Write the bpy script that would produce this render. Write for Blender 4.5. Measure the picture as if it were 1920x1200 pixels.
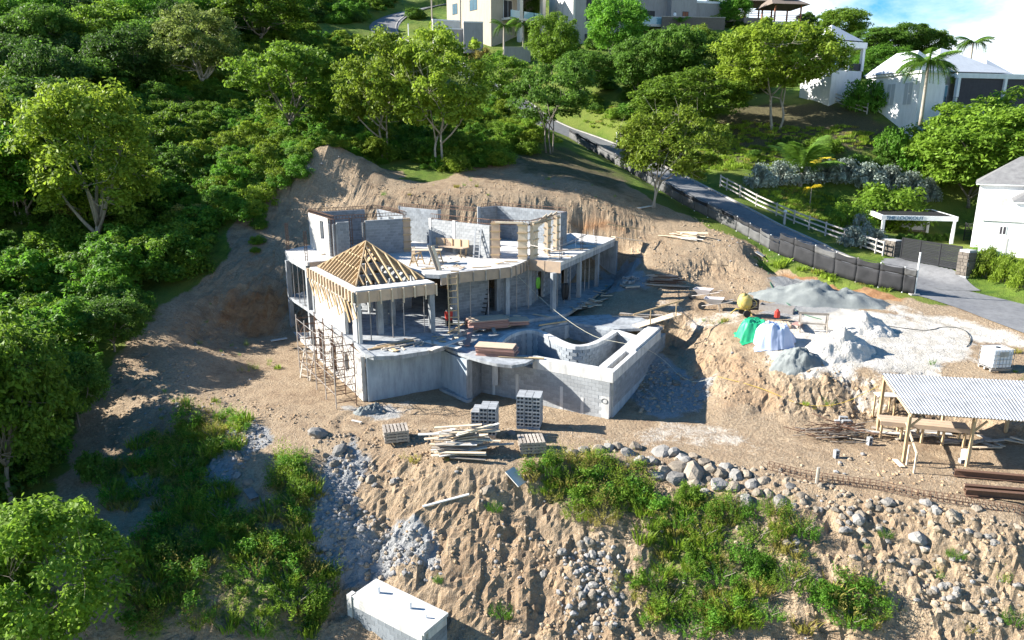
import bpy, bmesh, math, random
import numpy as np
from mathutils import Vector, Matrix, noise as mnoise
from mathutils.geometry import delaunay_2d_cdt, tessellate_polygon

random.seed(7)
RNG = np.random.default_rng(11)
for o in list(bpy.data.objects):
    bpy.data.objects.remove(o)
SC = bpy.context.scene
COL = SC.collection
R = math.radians

# ------------------------------------------------------------------ camera
CAM_H, PITCH, FPX = 14.0, R(14.5), 1331.0
cd = bpy.data.cameras.new('camera')
cam = bpy.data.objects.new('camera', cd)
COL.objects.link(cam)
cam.location = (0, 0, CAM_H)
cam.rotation_euler = (R(90) - PITCH, 0, 0)
cd.sensor_width = 36.0
cd.lens = 36.0 * FPX / 1920.0
cd.clip_start = 0.2
cd.clip_end = 20000
SC.camera = cam

# ------------------------------------------------------------------ sun, sky, exposure
SUN_EL, SUN_AZ = R(28), math.atan2(0.14, -1.0)        # towards the sun: low, from the left and a little behind
SUND = Vector((math.cos(SUN_EL) * math.cos(SUN_AZ), math.cos(SUN_EL) * math.sin(SUN_AZ), math.sin(SUN_EL)))
sl = bpy.data.lights.new('sun', 'SUN')
sl.energy = 5.0
sl.angle = R(0.53)
sl.color = (1.0, 0.955, 0.875)
sun = bpy.data.objects.new('sun', sl)
COL.objects.link(sun)
sun.rotation_euler = SUND.to_track_quat('Z', 'Y').to_euler()
W = bpy.data.worlds.new('World')
SC.world = W
W.use_nodes = True
nt = W.node_tree
nt.nodes.clear()
wo = nt.nodes.new('ShaderNodeOutputWorld')
bg = nt.nodes.new('ShaderNodeBackground')
sky = nt.nodes.new('ShaderNodeTexSky')
sky.sky_type = 'NISHITA'
sky.sun_disc = False
sky.sun_elevation = SUN_EL
sky.sun_rotation = math.atan2(SUND.x, SUND.y)
sky.altitude = 50
sky.air_density = 1.0
sky.dust_density = 0.6
sky.ozone_density = 1.6
tc = nt.nodes.new('ShaderNodeTexCoord')
mp = nt.nodes.new('ShaderNodeMapping')
mp.inputs['Scale'].default_value = (1.0, 1.0, 2.6)
n1 = nt.nodes.new('ShaderNodeTexNoise')
n1.inputs['Scale'].default_value = 5.5
n1.inputs['Detail'].default_value = 9
n1.inputs['Roughness'].default_value = 0.58
n1.inputs['Distortion'].default_value = 0.25
rp = nt.nodes.new('ShaderNodeValToRGB')
rp.color_ramp.elements[0].position = 0.50
rp.color_ramp.elements[0].color = (0, 0, 0, 1)
rp.color_ramp.elements[1].position = 0.74
rp.color_ramp.elements[1].color = (1, 1, 1, 1)
mx = nt.nodes.new('ShaderNodeMix')
mx.data_type = 'RGBA'
mx.inputs[7].default_value = (7.6, 8.2, 8.8, 1)
cm = nt.nodes.new('ShaderNodeMath')
cm.operation = 'MULTIPLY'
cm.inputs[1].default_value = 0.9
L = nt.links.new
L(tc.outputs['Generated'], mp.inputs['Vector'])
L(mp.outputs['Vector'], n1.inputs['Vector'])
sz = nt.nodes.new('ShaderNodeSeparateXYZ')
L(tc.outputs['Generated'], sz.inputs[0])
low = nt.nodes.new('ShaderNodeMapRange')          # a cloud layer closes up towards the horizon
low.inputs[1].default_value = 0.0
low.inputs[2].default_value = 0.55
low.inputs[3].default_value = 0.30
low.inputs[4].default_value = -0.10
L(sz.outputs['Z'], low.inputs[0])
ad = nt.nodes.new('ShaderNodeMath')
ad.operation = 'ADD'
L(n1.outputs['Fac'], ad.inputs[0])
L(low.outputs[0], ad.inputs[1])
L(ad.outputs[0], rp.inputs['Fac'])
L(rp.outputs['Color'], cm.inputs[0])
L(cm.outputs[0], mx.inputs[0])
hs_ = nt.nodes.new('ShaderNodeHueSaturation')
hs_.inputs['Saturation'].default_value = 1.85
L(sky.outputs['Color'], hs_.inputs['Color'])
L(hs_.outputs['Color'], mx.inputs[6])
L(mx.outputs[2], bg.inputs['Color'])
bg.inputs['Strength'].default_value = 0.065
L(bg.outputs[0], wo.inputs['Surface'])
SC.view_settings.view_transform = 'Standard'
SC.view_settings.look = 'None'
SC.view_settings.exposure = 1.65
SC.view_settings.gamma = 1.0
SC.view_settings.use_curve_mapping = False
SC.render.engine = 'CYCLES'
SC.cycles.max_bounces = 5
SC.cycles.diffuse_bounces = 3
SC.cycles.transmission_bounces = 4
SC.cycles.transparent_max_bounces = 6
SC.cycles.caustics_reflective = False
SC.cycles.caustics_refractive = False

# ------------------------------------------------------------------ from a sight line of the photograph to a place
CT, ST = math.cos(PITCH), math.sin(PITCH)
def ray(px, py):
    u, v = (px - 960) / FPX, (600 - py) / FPX
    return u, CT + v * ST, -ST + v * CT
def az(px, py, z):
    d = ray(px, py); t = (z - CAM_H) / d[2]
    return Vector((d[0] * t, d[1] * t, z))
def ay(px, py, y):
    d = ray(px, py); t = y / d[1]
    return Vector((d[0] * t, y, CAM_H + d[2] * t))
def proj(p):
    dz = p[2] - CAM_H
    dep = p[1] * CT - dz * ST
    return 960 + FPX * p[0] / dep, 600 - FPX * (p[1] * ST + dz * CT) / dep, FPX / dep
def V(*a): return Vector(a)

# ------------------------------------------------------------------ materials
MATS = {}
def mat(name, col, rough=0.85, var=0.12, scale=3.0, bump=0.0, bscale=30.0, col2=None, isl=0.0, objv=0.0, metal=0.0, spec=0.3, translucent=0.0, grain=None, thr=0.5, stain=0.0):
    m = bpy.data.materials.new(name)
    m.use_nodes = True
    t = m.node_tree
    bs = t.nodes['Principled BSDF']
    bs.inputs['Roughness'].default_value = rough
    bs.inputs['Metallic'].default_value = metal
    bs.inputs['Specular IOR Level'].default_value = spec
    co = t.nodes.new('ShaderNodeTexCoord')
    src = co.outputs['Object']
    if grain:
        mpn = t.nodes.new('ShaderNodeMapping'); mpn.inputs['Scale'].default_value = grain
        t.links.new(src, mpn.inputs['Vector']); src = mpn.outputs['Vector']
    ns = t.nodes.new('ShaderNodeTexNoise')
    ns.inputs['Scale'].default_value = scale; ns.inputs['Detail'].default_value = 6; ns.inputs['Roughness'].default_value = 0.62
    t.links.new(src, ns.inputs['Vector'])
    mr = t.nodes.new('ShaderNodeMapRange')
    mr.inputs[1].default_value = thr - 0.22; mr.inputs[2].default_value = thr + 0.22
    t.links.new(ns.outputs['Fac'], mr.inputs[0])
    mixn = t.nodes.new('ShaderNodeMix'); mixn.data_type = 'RGBA'
    c = list(col)
    c2 = col2 if col2 else [x * (1 - var * 2) for x in c]
    mixn.inputs[6].default_value = (*c2, 1); mixn.inputs[7].default_value = (*c, 1)
    t.links.new(mr.outputs[0], mixn.inputs[0])
    out = mixn.outputs[2]
    if stain:
        sm = t.nodes.new('ShaderNodeMapping'); sm.inputs['Scale'].default_value = (1.7, 1.7, 0.35)
        sn = t.nodes.new('ShaderNodeTexNoise'); sn.inputs['Scale'].default_value = 1.6; sn.inputs['Detail'].default_value = 8; sn.inputs['Roughness'].default_value = 0.7
        sr = t.nodes.new('ShaderNodeMapRange'); sr.inputs[1].default_value = 0.36; sr.inputs[2].default_value = 0.56; sr.inputs[3].default_value = 1 - stain; sr.inputs[4].default_value = 1.0
        sv = t.nodes.new('ShaderNodeHueSaturation')
        t.links.new(co.outputs['Object'], sm.inputs['Vector']); t.links.new(sm.outputs['Vector'], sn.inputs['Vector']); t.links.new(sn.outputs['Fac'], sr.inputs[0])
        t.links.new(sr.outputs[0], sv.inputs['Value']); t.links.new(out, sv.inputs['Color']); out = sv.outputs['Color']
    if isl or objv:
        oi = t.nodes.new('ShaderNodeObjectInfo'); ge = t.nodes.new('ShaderNodeNewGeometry')
        def seg(sock, amt, prev):
            a = t.nodes.new('ShaderNodeMapRange'); a.inputs[3].default_value = -amt; a.inputs[4].default_value = amt
            t.links.new(sock, a.inputs[0])
            if prev is None: return a.outputs[0]
            s = t.nodes.new('ShaderNodeMath'); s.operation = 'ADD'
            t.links.new(prev, s.inputs[0]); t.links.new(a.outputs[0], s.inputs[1]); return s.outputs[0]
        sk = None
        if isl: sk = seg(ge.outputs['Random Per Island'], isl, sk)
        if objv: sk = seg(oi.outputs['Random'], objv, sk)
        s = t.nodes.new('ShaderNodeMath'); s.operation = 'ADD'; s.inputs[1].default_value = 1.0
        t.links.new(sk, s.inputs[0])
        hv = t.nodes.new('ShaderNodeHueSaturation')
        t.links.new(s.outputs[0], hv.inputs['Value']); t.links.new(out, hv.inputs['Color']); out = hv.outputs['Color']
    t.links.new(out, bs.inputs['Base Color'])
    if bump:
        b = t.nodes.new('ShaderNodeBump'); b.inputs['Strength'].default_value = 1.0; b.inputs['Distance'].default_value = bump
        n2 = t.nodes.new('ShaderNodeTexNoise'); n2.inputs['Scale'].default_value = bscale; n2.inputs['Detail'].default_value = 4
        t.links.new(src, n2.inputs['Vector']); t.links.new(n2.outputs['Fac'], b.inputs['Height']); t.links.new(b.outputs[0], bs.inputs['Normal'])
    if translucent:
        tr = t.nodes.new('ShaderNodeBsdfTranslucent'); ms = t.nodes.new('ShaderNodeMixShader'); ms.inputs[0].default_value = translucent
        t.links.new(out, tr.inputs['Color'])
        t.links.new(bs.outputs[0], ms.inputs[1]); t.links.new(tr.outputs[0], ms.inputs[2])
        t.links.new(ms.outputs[0], t.nodes['Material Output'].inputs['Surface'])
    MATS[name] = m
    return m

mat('concrete', (0.40, 0.42, 0.43), 0.9, col2=(0.26, 0.275, 0.29), scale=1.1, bump=0.006, bscale=14, stain=0.4)
mat('slab', (0.68, 0.655, 0.62), 0.9, col2=(0.47, 0.455, 0.43), scale=0.55, bump=0.006, bscale=9, stain=0.3)
mat('coping', (0.62, 0.61, 0.59), 0.9, col2=(0.50, 0.49, 0.47), scale=1.2, bump=0.004, bscale=12, stain=0.32)
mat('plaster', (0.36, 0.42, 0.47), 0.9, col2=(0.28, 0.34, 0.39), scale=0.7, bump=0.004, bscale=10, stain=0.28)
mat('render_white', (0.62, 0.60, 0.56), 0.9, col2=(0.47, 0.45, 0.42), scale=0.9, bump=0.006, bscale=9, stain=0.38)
mat('block', (0.245, 0.265, 0.285), 0.95, col2=(0.18, 0.20, 0.22), scale=4, isl=0.16, objv=0.14, bump=0.004, bscale=60)
mat('block_pale', (0.33, 0.34, 0.345), 0.95, col2=(0.25, 0.26, 0.27), scale=4, isl=0.14, objv=0.14, bump=0.004, bscale=60)
mat('mortar', (0.50, 0.51, 0.51), 0.95, col2=(0.36, 0.37, 0.375), scale=2.0, bump=0.004, bscale=40, stain=0.3)
mat('hollow', (0.03, 0.03, 0.03), 0.95)
mat('timber', (0.52, 0.38, 0.225), 0.75, col2=(0.38, 0.265, 0.145), scale=3, isl=0.12, objv=0.16, grain=(1, 1, 1))
mat('timber_pale', (0.66, 0.54, 0.39), 0.8, col2=(0.52, 0.41, 0.29), scale=2.5, isl=0.14, objv=0.18)
mat('timber_grey', (0.42, 0.37, 0.31), 0.85, col2=(0.28, 0.24, 0.20), scale=3, isl=0.16, objv=0.2)
mat('ply', (0.52, 0.38, 0.26), 0.8, col2=(0.38, 0.29, 0.22), scale=2.2, isl=0.08, objv=0.16)
mat('ply_red', (0.42, 0.24, 0.19), 0.8, col2=(0.33, 0.20, 0.17), scale=2.2, objv=0.15)
mat('rust', (0.16, 0.085, 0.05), 0.8, col2=(0.10, 0.06, 0.045), scale=8, objv=0.1)
mat('steel', (0.42, 0.40, 0.38), 0.55, col2=(0.33, 0.29, 0.26), scale=6, metal=0.4, objv=0.1)
mat('galv', (0.46, 0.47, 0.48), 0.5, col2=(0.34, 0.345, 0.35), scale=0.8, metal=0.3, stain=0.3)
mat('white_paint', (0.80, 0.80, 0.79), 0.7, col2=(0.74, 0.74, 0.73), scale=0.6, stain=0.12)
mat('offwhite', (0.62, 0.59, 0.54), 0.8, col2=(0.55, 0.52, 0.475), scale=0.4, stain=0.15)
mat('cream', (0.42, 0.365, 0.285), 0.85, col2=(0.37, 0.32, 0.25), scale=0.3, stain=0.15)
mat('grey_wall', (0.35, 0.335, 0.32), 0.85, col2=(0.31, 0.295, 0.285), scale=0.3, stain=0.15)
mat('dark', (0.025, 0.027, 0.03), 0.5)
mat('dark_screen', (0.055, 0.05, 0.06), 0.7)
mat('black_metal', (0.02, 0.021, 0.024), 0.45, objv=0.1)
mat('glass', (0.10, 0.17, 0.22), 0.08, spec=0.8)
mat('glass_teal', (0.22, 0.42, 0.50), 0.12, spec=0.7)
mat('roof_shade_tint', (0.56, 0.58, 0.60), 0.75, col2=(0.50, 0.52, 0.545), scale=0.8, stain=0.1)  # white roofs; a slight blue of their shaded side is put into the colour
mat('slate', (0.20, 0.198, 0.195), 0.85, col2=(0.12, 0.118, 0.12), scale=2.2, isl=0.18, objv=0.1)
mat('shingle_brown', (0.20, 0.16, 0.13), 0.9, col2=(0.14, 0.11, 0.09), scale=2.5, isl=0.14)
mat('red_wood', (0.30, 0.12, 0.07), 0.7, objv=0.1)
mat('asphalt', (0.225, 0.225, 0.225), 0.95, col2=(0.155, 0.157, 0.165), scale=0.45, bump=0.008, bscale=25, stain=0.22)
mat('kerb', (0.42, 0.40, 0.37), 0.9, col2=(0.30, 0.28, 0.25), scale=1.5)
mat('stone_wall', (0.155, 0.135, 0.112), 0.9, col2=(0.11, 0.095, 0.08), scale=3, isl=0.2, objv=0.22)
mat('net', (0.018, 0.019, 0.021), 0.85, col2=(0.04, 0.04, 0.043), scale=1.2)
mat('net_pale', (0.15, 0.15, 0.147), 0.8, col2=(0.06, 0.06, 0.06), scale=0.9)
mat('rock', (0.26, 0.22, 0.17), 0.95, col2=(0.145, 0.122, 0.098), scale=2.2, objv=0.28, isl=0.2, bump=0.03, bscale=7)
mat('rock_blue', (0.235, 0.22, 0.20), 0.95, col2=(0.135, 0.13, 0.122), scale=2.2, objv=0.28, isl=0.25, bump=0.03, bscale=7)
mat('rubble', (0.26, 0.25, 0.24), 0.95, col2=(0.14, 0.138, 0.135), scale=4, isl=0.35, objv=0.1)
mat('rubble_tan', (0.31, 0.245, 0.175), 0.95, col2=(0.20, 0.155, 0.11), scale=4, isl=0.32, objv=0.1)
mat('sand_white', (0.58, 0.545, 0.49), 0.95, col2=(0.46, 0.425, 0.375), scale=3.5, bump=0.06, bscale=9)
mat('gravel_grey', (0.215, 0.232, 0.225), 0.95, col2=(0.155, 0.17, 0.168), scale=3.0, bump=0.03, bscale=14)
mat('yellow', (0.58, 0.42, 0.07), 0.6, col2=(0.42, 0.35, 0.17), scale=5)
mat('red_plastic', (0.50, 0.05, 0.035), 0.45)
mat('green_tarp', (0.02, 0.34, 0.16), 0.5, col2=(0.015, 0.26, 0.12), scale=2)
mat('blue_tarp', (0.46, 0.52, 0.66), 0.45, col2=(0.36, 0.42, 0.58), scale=2)
mat('barrow', (0.58, 0.54, 0.53), 0.6, col2=(0.44, 0.40, 0.39), scale=3)
mat('tote', (0.72, 0.76, 0.80), 0.4, col2=(0.66, 0.70, 0.75), scale=2)
mat('rope_yellow', (0.60, 0.42, 0.06), 0.7)
mat('cable_pale', (0.55, 0.52, 0.40), 0.7)
mat('cable_dark', (0.03, 0.035, 0.03), 0.7)
mat('hose_green', (0.05, 0.16, 0.09), 0.6)
mat('bark', (0.25, 0.215, 0.175), 0.95, col2=(0.13, 0.11, 0.09), scale=3, grain=(3, 3, 0.7), objv=0.2)
mat('bark_pale', (0.40, 0.355, 0.30), 0.95, col2=(0.25, 0.22, 0.18), scale=3, grain=(3, 3, 0.7), objv=0.1)
def leafmat(name, c, c2, tr=0.5, objv=0.22):
    return mat(name, c, 0.6, col2=c2, scale=0.55, isl=0.32, objv=objv, translucent=tr, spec=0.25)
leafmat('leaf', (0.2, 0.315, 0.03), (0.125, 0.225, 0.024))
leafmat('leaf_yellow', (0.255, 0.335, 0.032), (0.17, 0.26, 0.026))
leafmat('leaf_deep', (0.135, 0.25, 0.032), (0.085, 0.175, 0.025))
leafmat('leaf_dark', (0.085, 0.16, 0.026), (0.055, 0.115, 0.02))
leafmat('leaf_vivid', (0.155, 0.325, 0.03), (0.095, 0.225, 0.024))
leafmat('leaf_grey', (0.30, 0.35, 0.29), (0.19, 0.23, 0.19), 0.15)
leafmat('leaf_olive', (0.25, 0.31, 0.07), (0.17, 0.225, 0.05))
leafmat('leaf_dry', (0.42, 0.34, 0.1), (0.26, 0.26, 0.055))
leafmat('palm_leaf', (0.168, 0.288, 0.035), (0.096, 0.200, 0.029), 0.3)
leafmat('palm_gold', (0.750, 0.576, 0.032), (0.576, 0.464, 0.032), 0.3)
leafmat('grass_blade', (0.27, 0.37, 0.035), (0.17, 0.27, 0.025), 0.3)

# ------------------------------------------------------------------ mesh collecting
class MB:
    def __init__(self): self.v = []; self.f = []
    def add(self, vs, fs):
        k = len(self.v)
        self.v.extend([tuple(p) for p in vs]); self.f.extend([tuple(i + k for i in q) for q in fs])
        return self
    def box(self, c, s, rz=0.0, M=None):
        x, y, z = s[0] / 2, s[1] / 2, s[2] / 2
        m = M if M is not None else Matrix.Rotation(rz, 3, 'Z')
        c = Vector(c)
        vs = [c + m @ Vector((a * x, b * y, d * z)) for d in (-1, 1) for b in (-1, 1) for a in (-1, 1)]
        return self.add(vs, [(0, 2, 3, 1), (4, 5, 7, 6), (0, 1, 5, 4), (2, 6, 7, 3), (0, 4, 6, 2), (1, 3, 7, 5)])
    def beam(self, a, b, w, h, up=(0, 0, 1)):
        a, b = Vector(a), Vector(b); d = b - a; n = d.length
        if n < 1e-6: return self
        d /= n; up = Vector(up)
        s = d.cross(up)
        if s.length < 1e-4: s = d.cross(Vector((1, 0, 0)))
        s.normalize(); u = s.cross(d)
        m = Matrix((d, s, u)).transposed()
        return self.box((a + b) / 2, (n, w, h), M=m)
    def tube(self, pts, r, n=6, cap=True):
        pts = [Vector(p) for p in pts]
        rs = r if isinstance(r, (list, tuple)) else [r] * len(pts)
        k = len(self.v)
        prev = None
        for i, p in enumerate(pts):
            d = (pts[min(i + 1, len(pts) - 1)] - pts[max(i - 1, 0)])
            if d.length < 1e-7: d = Vector((0, 0, 1))
            d.normalize()
            if prev is None:
                a = d.orthogonal().normalized()
            else:
                a = prev - d * prev.dot(d)
                a = a.normalized() if a.length > 1e-5 else d.orthogonal().normalized()
            prev = a
            b = d.cross(a)
            for j in range(n):
                t = 2 * math.pi * j / n
                self.v.append(tuple(p + (a * math.cos(t) + b * math.sin(t)) * rs[i]))
        for i in range(len(pts) - 1):
            for j in range(n):
                q = k + i * n
                self.f.append((q + j, q + (j + 1) % n, q + n + (j + 1) % n, q + n + j))
        if cap:
            self.f.append(tuple(k + j for j in reversed(range(n))))
            self.f.append(tuple(k + (len(pts) - 1) * n + j for j in range(n)))
        return self
    def prism(self, poly, z0, z1, holes=()):
        loops = [[Vector((p[0], p[1], 0)) for p in poly]] + [[Vector((p[0], p[1], 0)) for p in h] for h in holes]
        tris = tessellate_polygon(loops)
        flat = [p for l in loops for p in l]
        n = len(flat); k = len(self.v)
        self.v.extend([(p.x, p.y, z0) for p in flat]); self.v.extend([(p.x, p.y, z1) for p in flat])
        for a, b, c in tris:
            nz = (flat[b] - flat[a]).cross(flat[c] - flat[a]).z
            if nz < 0: b, c = c, b
            self.f.append((k + n + a, k + n + b, k + n + c)); self.f.append((k + c, k + b, k + a))
        o = 0
        for l in loops:
            m = len(l)
            for i in range(m):
                j = (i + 1) % m
                self.f.append((k + o + i, k + o + j, k + n + o + j, k + n + o + i))
            o += m
        return self
    def strip(self, pts, th, z0, z1, side=0.0):
        """wall along a plan polyline; side 0 = centred, +1 = to the left"""
        P = [Vector((p[0], p[1])) for p in pts]; n = len(P); Lp, Rp = [], []
        for i in range(n):
            d = P[min(i + 1, n - 1)] - P[max(i - 1, 0)]; d.normalize()
            nn = Vector((-d.y, d.x))
            Lp.append(P[i] + nn * th * (0.5 + side / 2)); Rp.append(P[i] - nn * th * (0.5 - side / 2))
        zz0 = z0 if isinstance(z0, (list, tuple)) else [z0] * n
        zz1 = z1 if isinstance(z1, (list, tuple)) else [z1] * n
        k = len(self.v)
        for i in range(n):
            self.v += [(Lp[i].x, Lp[i].y, zz0[i]), (Rp[i].x, Rp[i].y, zz0[i]), (Rp[i].x, Rp[i].y, zz1[i]), (Lp[i].x, Lp[i].y, zz1[i])]
        for i in range(n - 1):
            q = k + 4 * i
            for j in range(4):
                self.f.append((q + j, q + 4 + j, q + 4 + (j + 1) % 4, q + (j + 1) % 4))
        self.f.append((k, k + 1, k + 2, k + 3)); q = k + 4 * (n - 1); self.f.append((q + 3, q + 2, q + 1, q))
        return self
    def mesh(self, name):
        me = bpy.data.meshes.new(name)
        me.from_pydata(self.v, [], self.f); me.update()
        return me
    def build(self, name, m=None, parent=None, smooth=False, fix=True):
        me = self.mesh(name)
        if fix:
            bm = bmesh.new(); bm.from_mesh(me); bmesh.ops.recalc_face_normals(bm, faces=bm.faces); bm.to_mesh(me); bm.free()
        if smooth: me.polygons.foreach_set('use_smooth', [True] * len(me.polygons))
        return link(name, me, m, parent)
def link(name, me, m=None, parent=None):
    o = bpy.data.objects.new(name, me); COL.objects.link(o)
    if m and not me.materials: me.materials.append(MATS[m] if isinstance(m, str) else m)
    if parent is not None: o.parent = parent
    return o
def tag(o, label=None, cat=None, group=None, kind=None):
    if label: o['label'] = label
    if cat: o['category'] = cat
    if group: o['group'] = group
    if kind: o['kind'] = kind
    return o
def empty(name, loc=(0, 0, 0), rz=0.0, label=None, cat=None, group=None):
    o = bpy.data.objects.new(name, None); COL.objects.link(o)
    o.location = loc; o.rotation_euler = (0, 0, rz); o.empty_display_size = 0.2
    return tag(o, label, cat, group)
def copy_tree(o, parent=None):
    c = o.copy(); COL.objects.link(c); c.parent = parent
    for ch in list(o.children): copy_tree(ch, c)
    return c
def root_at(name, p, label, cat, group=None):
    """an Empty at p whose children are written in world coordinates"""
    e = empty(name, p, 0, label, cat, group)
    return e
def adopt(e):
    """children were built in world coordinates: shift so that the Empty stands at the base"""
    inv = Matrix.Translation(e.location).inverted()
    for c in e.children: c.matrix_parent_inverse = inv

# ------------------------------------------------------------------ terrain: surveyed points, joined, smoothed, roughened
def hash2(ix, iy, s):
    h = (ix.astype(np.int64) * 374761393 + iy.astype(np.int64) * 668265263 + s * 1442695041) & 0xFFFFFFFF
    h = ((h ^ (h >> 13)) * 1274126177) & 0xFFFFFFFF
    return ((h ^ (h >> 16)) & 0xFFFF) / 65535.0
def vnoise(x, y, s=0):
    ix, iy = np.floor(x), np.floor(y)
    fx, fy = x - ix, y - iy
    fx = fx * fx * (3 - 2 * fx); fy = fy * fy * (3 - 2 * fy)
    a, b, c, d = hash2(ix, iy, s), hash2(ix + 1, iy, s), hash2(ix, iy + 1, s), hash2(ix + 1, iy + 1, s)
    return (a + (b - a) * fx) * (1 - fy) + (c + (d - c) * fx) * fy
def fbm(x, y, s=0, o=4, g=0.5):
    r, a, t = 0, 1.0, 0
    for i in range(o):
        r = r + a * (vnoise(x, y, s + i * 17) - 0.5); t += a
        x, y, a = x * 2.03 + 7.1, y * 2.03 - 3.3, a * g
    return r / t * 2

def cells(x, y, s=0):
    """height of the nearest broken piece and how near its edge is"""
    ix, iy = np.floor(x), np.floor(y); b1 = np.full(x.shape, 9.0); b2 = np.full(x.shape, 9.0); hv = np.zeros(x.shape)
    for dx in (-1, 0, 1):
        for dy in (-1, 0, 1):
            cx, cy = ix + dx, iy + dy
            px_, py_ = cx + hash2(cx, cy, s), cy + hash2(cx, cy, s + 5); d = np.hypot(x - px_, y - py_)
            tilt = (x - px_) * (hash2(cx, cy, s + 9) - .5) + (y - py_) * (hash2(cx, cy, s + 13) - .5)
            c = d < b1; b2 = np.where(c, b1, np.minimum(b2, d)); hv = np.where(c, hash2(cx, cy, s + 21) + 0.9 * tilt, hv); b1 = np.where(c, d, b1)
    return hv - 0.5, np.clip((b2 - b1) / 0.18, 0, 1)
TP = []
def tz(z, *pts):
    for p in pts: TP.append(az(p[0], p[1], z))
def ty(*pts):
    for p in pts: TP.append(ay(*p))
def tw(*pts):
    for p in pts: TP.append(Vector(p))
# front edge and floor of the building pad
EDGE = [(330, 760), (440, 772), (560, 792), (690, 818), (790, 858), (860, 880), (950, 880), (1050, 862), (1160, 855), (1250, 860), (1330, 868), (1400, 880), (1530, 912), (1620, 925), (1750, 948), (1920, 975), (2150, 1010)]
tz(0.0, *EDGE)
tz(0.0, (545, 652), (480, 692), (430, 725), (600, 700), (640, 720), (683, 762), (780, 770), (900, 780), (1000, 800), (1140, 792), (1240, 790), (1330, 800), (1450, 832), (1600, 850), (1700, 880), (1920, 905), (2150, 930))
tw((-15.5, 48.8, 0), (-10, 44, 0), (-5, 42, 0), (0, 39.5, 0), (3, 37, 0), (5.2, 34, 0), (7.0, 38, 0.1), (-12, 50, 0), (-4, 46, 0))
tw((-13, 53.5, 2.0), (-1, 48, 1.6), (2.6, 45.2, 1.9), (7.6, 55.5, 2.2), (5, 50, 2.0), (0, 52, 2.0), (-8, 52, 2.2), (9.2, 58.6, 2.6))
# slope below the pad
tw((-6.2, 28.6, -1.3), (-1.5, 27.0, -1.3), (2.0, 27.2, -1.2), (6.0, 26.8, -1.3), (10.5, 24.8, -1.3), (15, 23.6, -1.4), (21, 22.5, -1.4), (28, 21.5, -1.6))
tw((-9.5, 26.5, -1.6), (-6, 25.0, -3.4), (-2.5, 24.2, -3.0), (1.5, 24.2, -3.0), (6, 23.2, -3.5), (11, 21.5, -3.6), (17, 20, -3.7), (25, 18.5, -4))
tw((-9, 22.4, -4.6), (-5, 21.6, -4.9), (-0.5, 21.2, -5.1), (5, 20, -5.6), (11, 18.5, -5.8), (18, 17, -6), (30, 15, -6.5))
tw((-14, 18, -6), (-5, 16.5, -7.6), (5, 15, -8.5), (15, 13, -9), (30, 10, -9.5), (-20, 10, -9), (0, 5, -13), (25, 0, -14), (-25, 0, -13), (60, 0, -12), (60, 14, -5))
# spoil slope and gully on the left
ty((420, 802, 33.2), (500, 880, 29.4), (330, 715, 38.3), (330, 645, 42.8), (200, 765, 37), (150, 865, 32.6), (300, 855, 32.2), (100, 955, 28.6), (300, 1000, 26.8), (480, 1000, 26.0), (300, 1190, 22), (100, 1190, 21.5), (-60, 1190, 21.5), (470, 1150, 22.9))
ty((330, 580, 47.2), (400, 545, 50.2), (470, 505, 53.4), (260, 612, 44.2), (228, 682, 40.2), (215, 640, 42.5), (250, 570, 47.2), (330, 540, 50.4), (110, 600, 46.5), (195, 490, 59), (0, 700, 40), (50, 400, 60), (-100, 600, 46), (-150, 850, 32), (-150, 1000, 27))
tz(0.0, (405, 645), (445, 632), (520, 628), (470, 668), (500, 660))
ty((400, 560, 50.0), (450, 535, 51.6), (520, 505, 53.8), (540, 490, 55))
# behind the house: cut, spoil heap, hillside
ty((560, 440, 58), (450, 400, 60.5), (445, 372, 62), (480, 372, 62), (560, 345, 64), (700, 372, 61.5), (800, 365, 61.8), (900, 362, 62.5), (1000, 372, 62), (1060, 385, 62.2), (1120, 392, 62.6), (1165, 400, 62.8))
tw((-7, 58.5, 6.0), (0, 59.5, 6.2), (6, 61.2, 6.1), (9.4, 59.6, 6.0), (-13, 57.5, 5.6))
ty((580, 302, 66.5), (630, 288, 67.5), (670, 300, 67), (700, 330, 66), (600, 322, 65), (650, 330, 65), (560, 318, 66.5), (620, 282, 70), (690, 320, 70), (500, 350, 64))
ty((760, 330, 68), (860, 330, 69), (960, 300, 74), (1050, 290, 79), (1000, 345, 67), (1100, 350, 67), (1180, 372, 66.2), (1230, 390, 65.6), (1230, 420, 62), (1280, 440, 59.6), (1330, 430, 61), (1390, 455, 57.4))
ty((720, 300, 73), (828, 312, 72), (550, 275, 80), (440, 300, 74), (330, 340, 68), (385, 190, 95), (920, 240, 85), (1030, 285, 80.5), (960, 225, 92), (300, 250, 80), (150, 300, 72))
# bank and terrace on the right
ty((1175, 462, 59), (1200, 490, 55), (1150, 540, 51.0), (1250, 500, 53.5), (1340, 480, 55.5), (1420, 500, 53.5))
tz(2.5, (1110, 580)); tz(2.7, (1180, 590), (1240, 597)); tz(2.9, (1150, 562), (1265, 580), (1200, 550)); tz(3.1, (1250, 545), (1300, 560)); tz(3.3, (1320, 530)); tz(3.0, (1390, 590), (1440, 560), (1345, 575))
tz(2.9, (1520, 580), (1600, 590), (1470, 600)); tz(2.6, (1600, 640), (1700, 620), (1380, 625)); tz(2.3, (1430, 655), (1800, 660), (1310, 612), (1900, 650))
tz(2.0, (1500, 692), (1600, 696), (1700, 690), (1865, 695), (1350, 655), (1950, 715), (2150, 730)); tz(1.9, (1420, 672), (1540, 702), (1385, 670))
tz(0.6, (1250, 660), (1268, 700)); tz(0.25, (1230, 740), (1320, 745)); tz(0.1, (1345, 790), (1450, 790), (1540, 795), (1640, 793))
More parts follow.
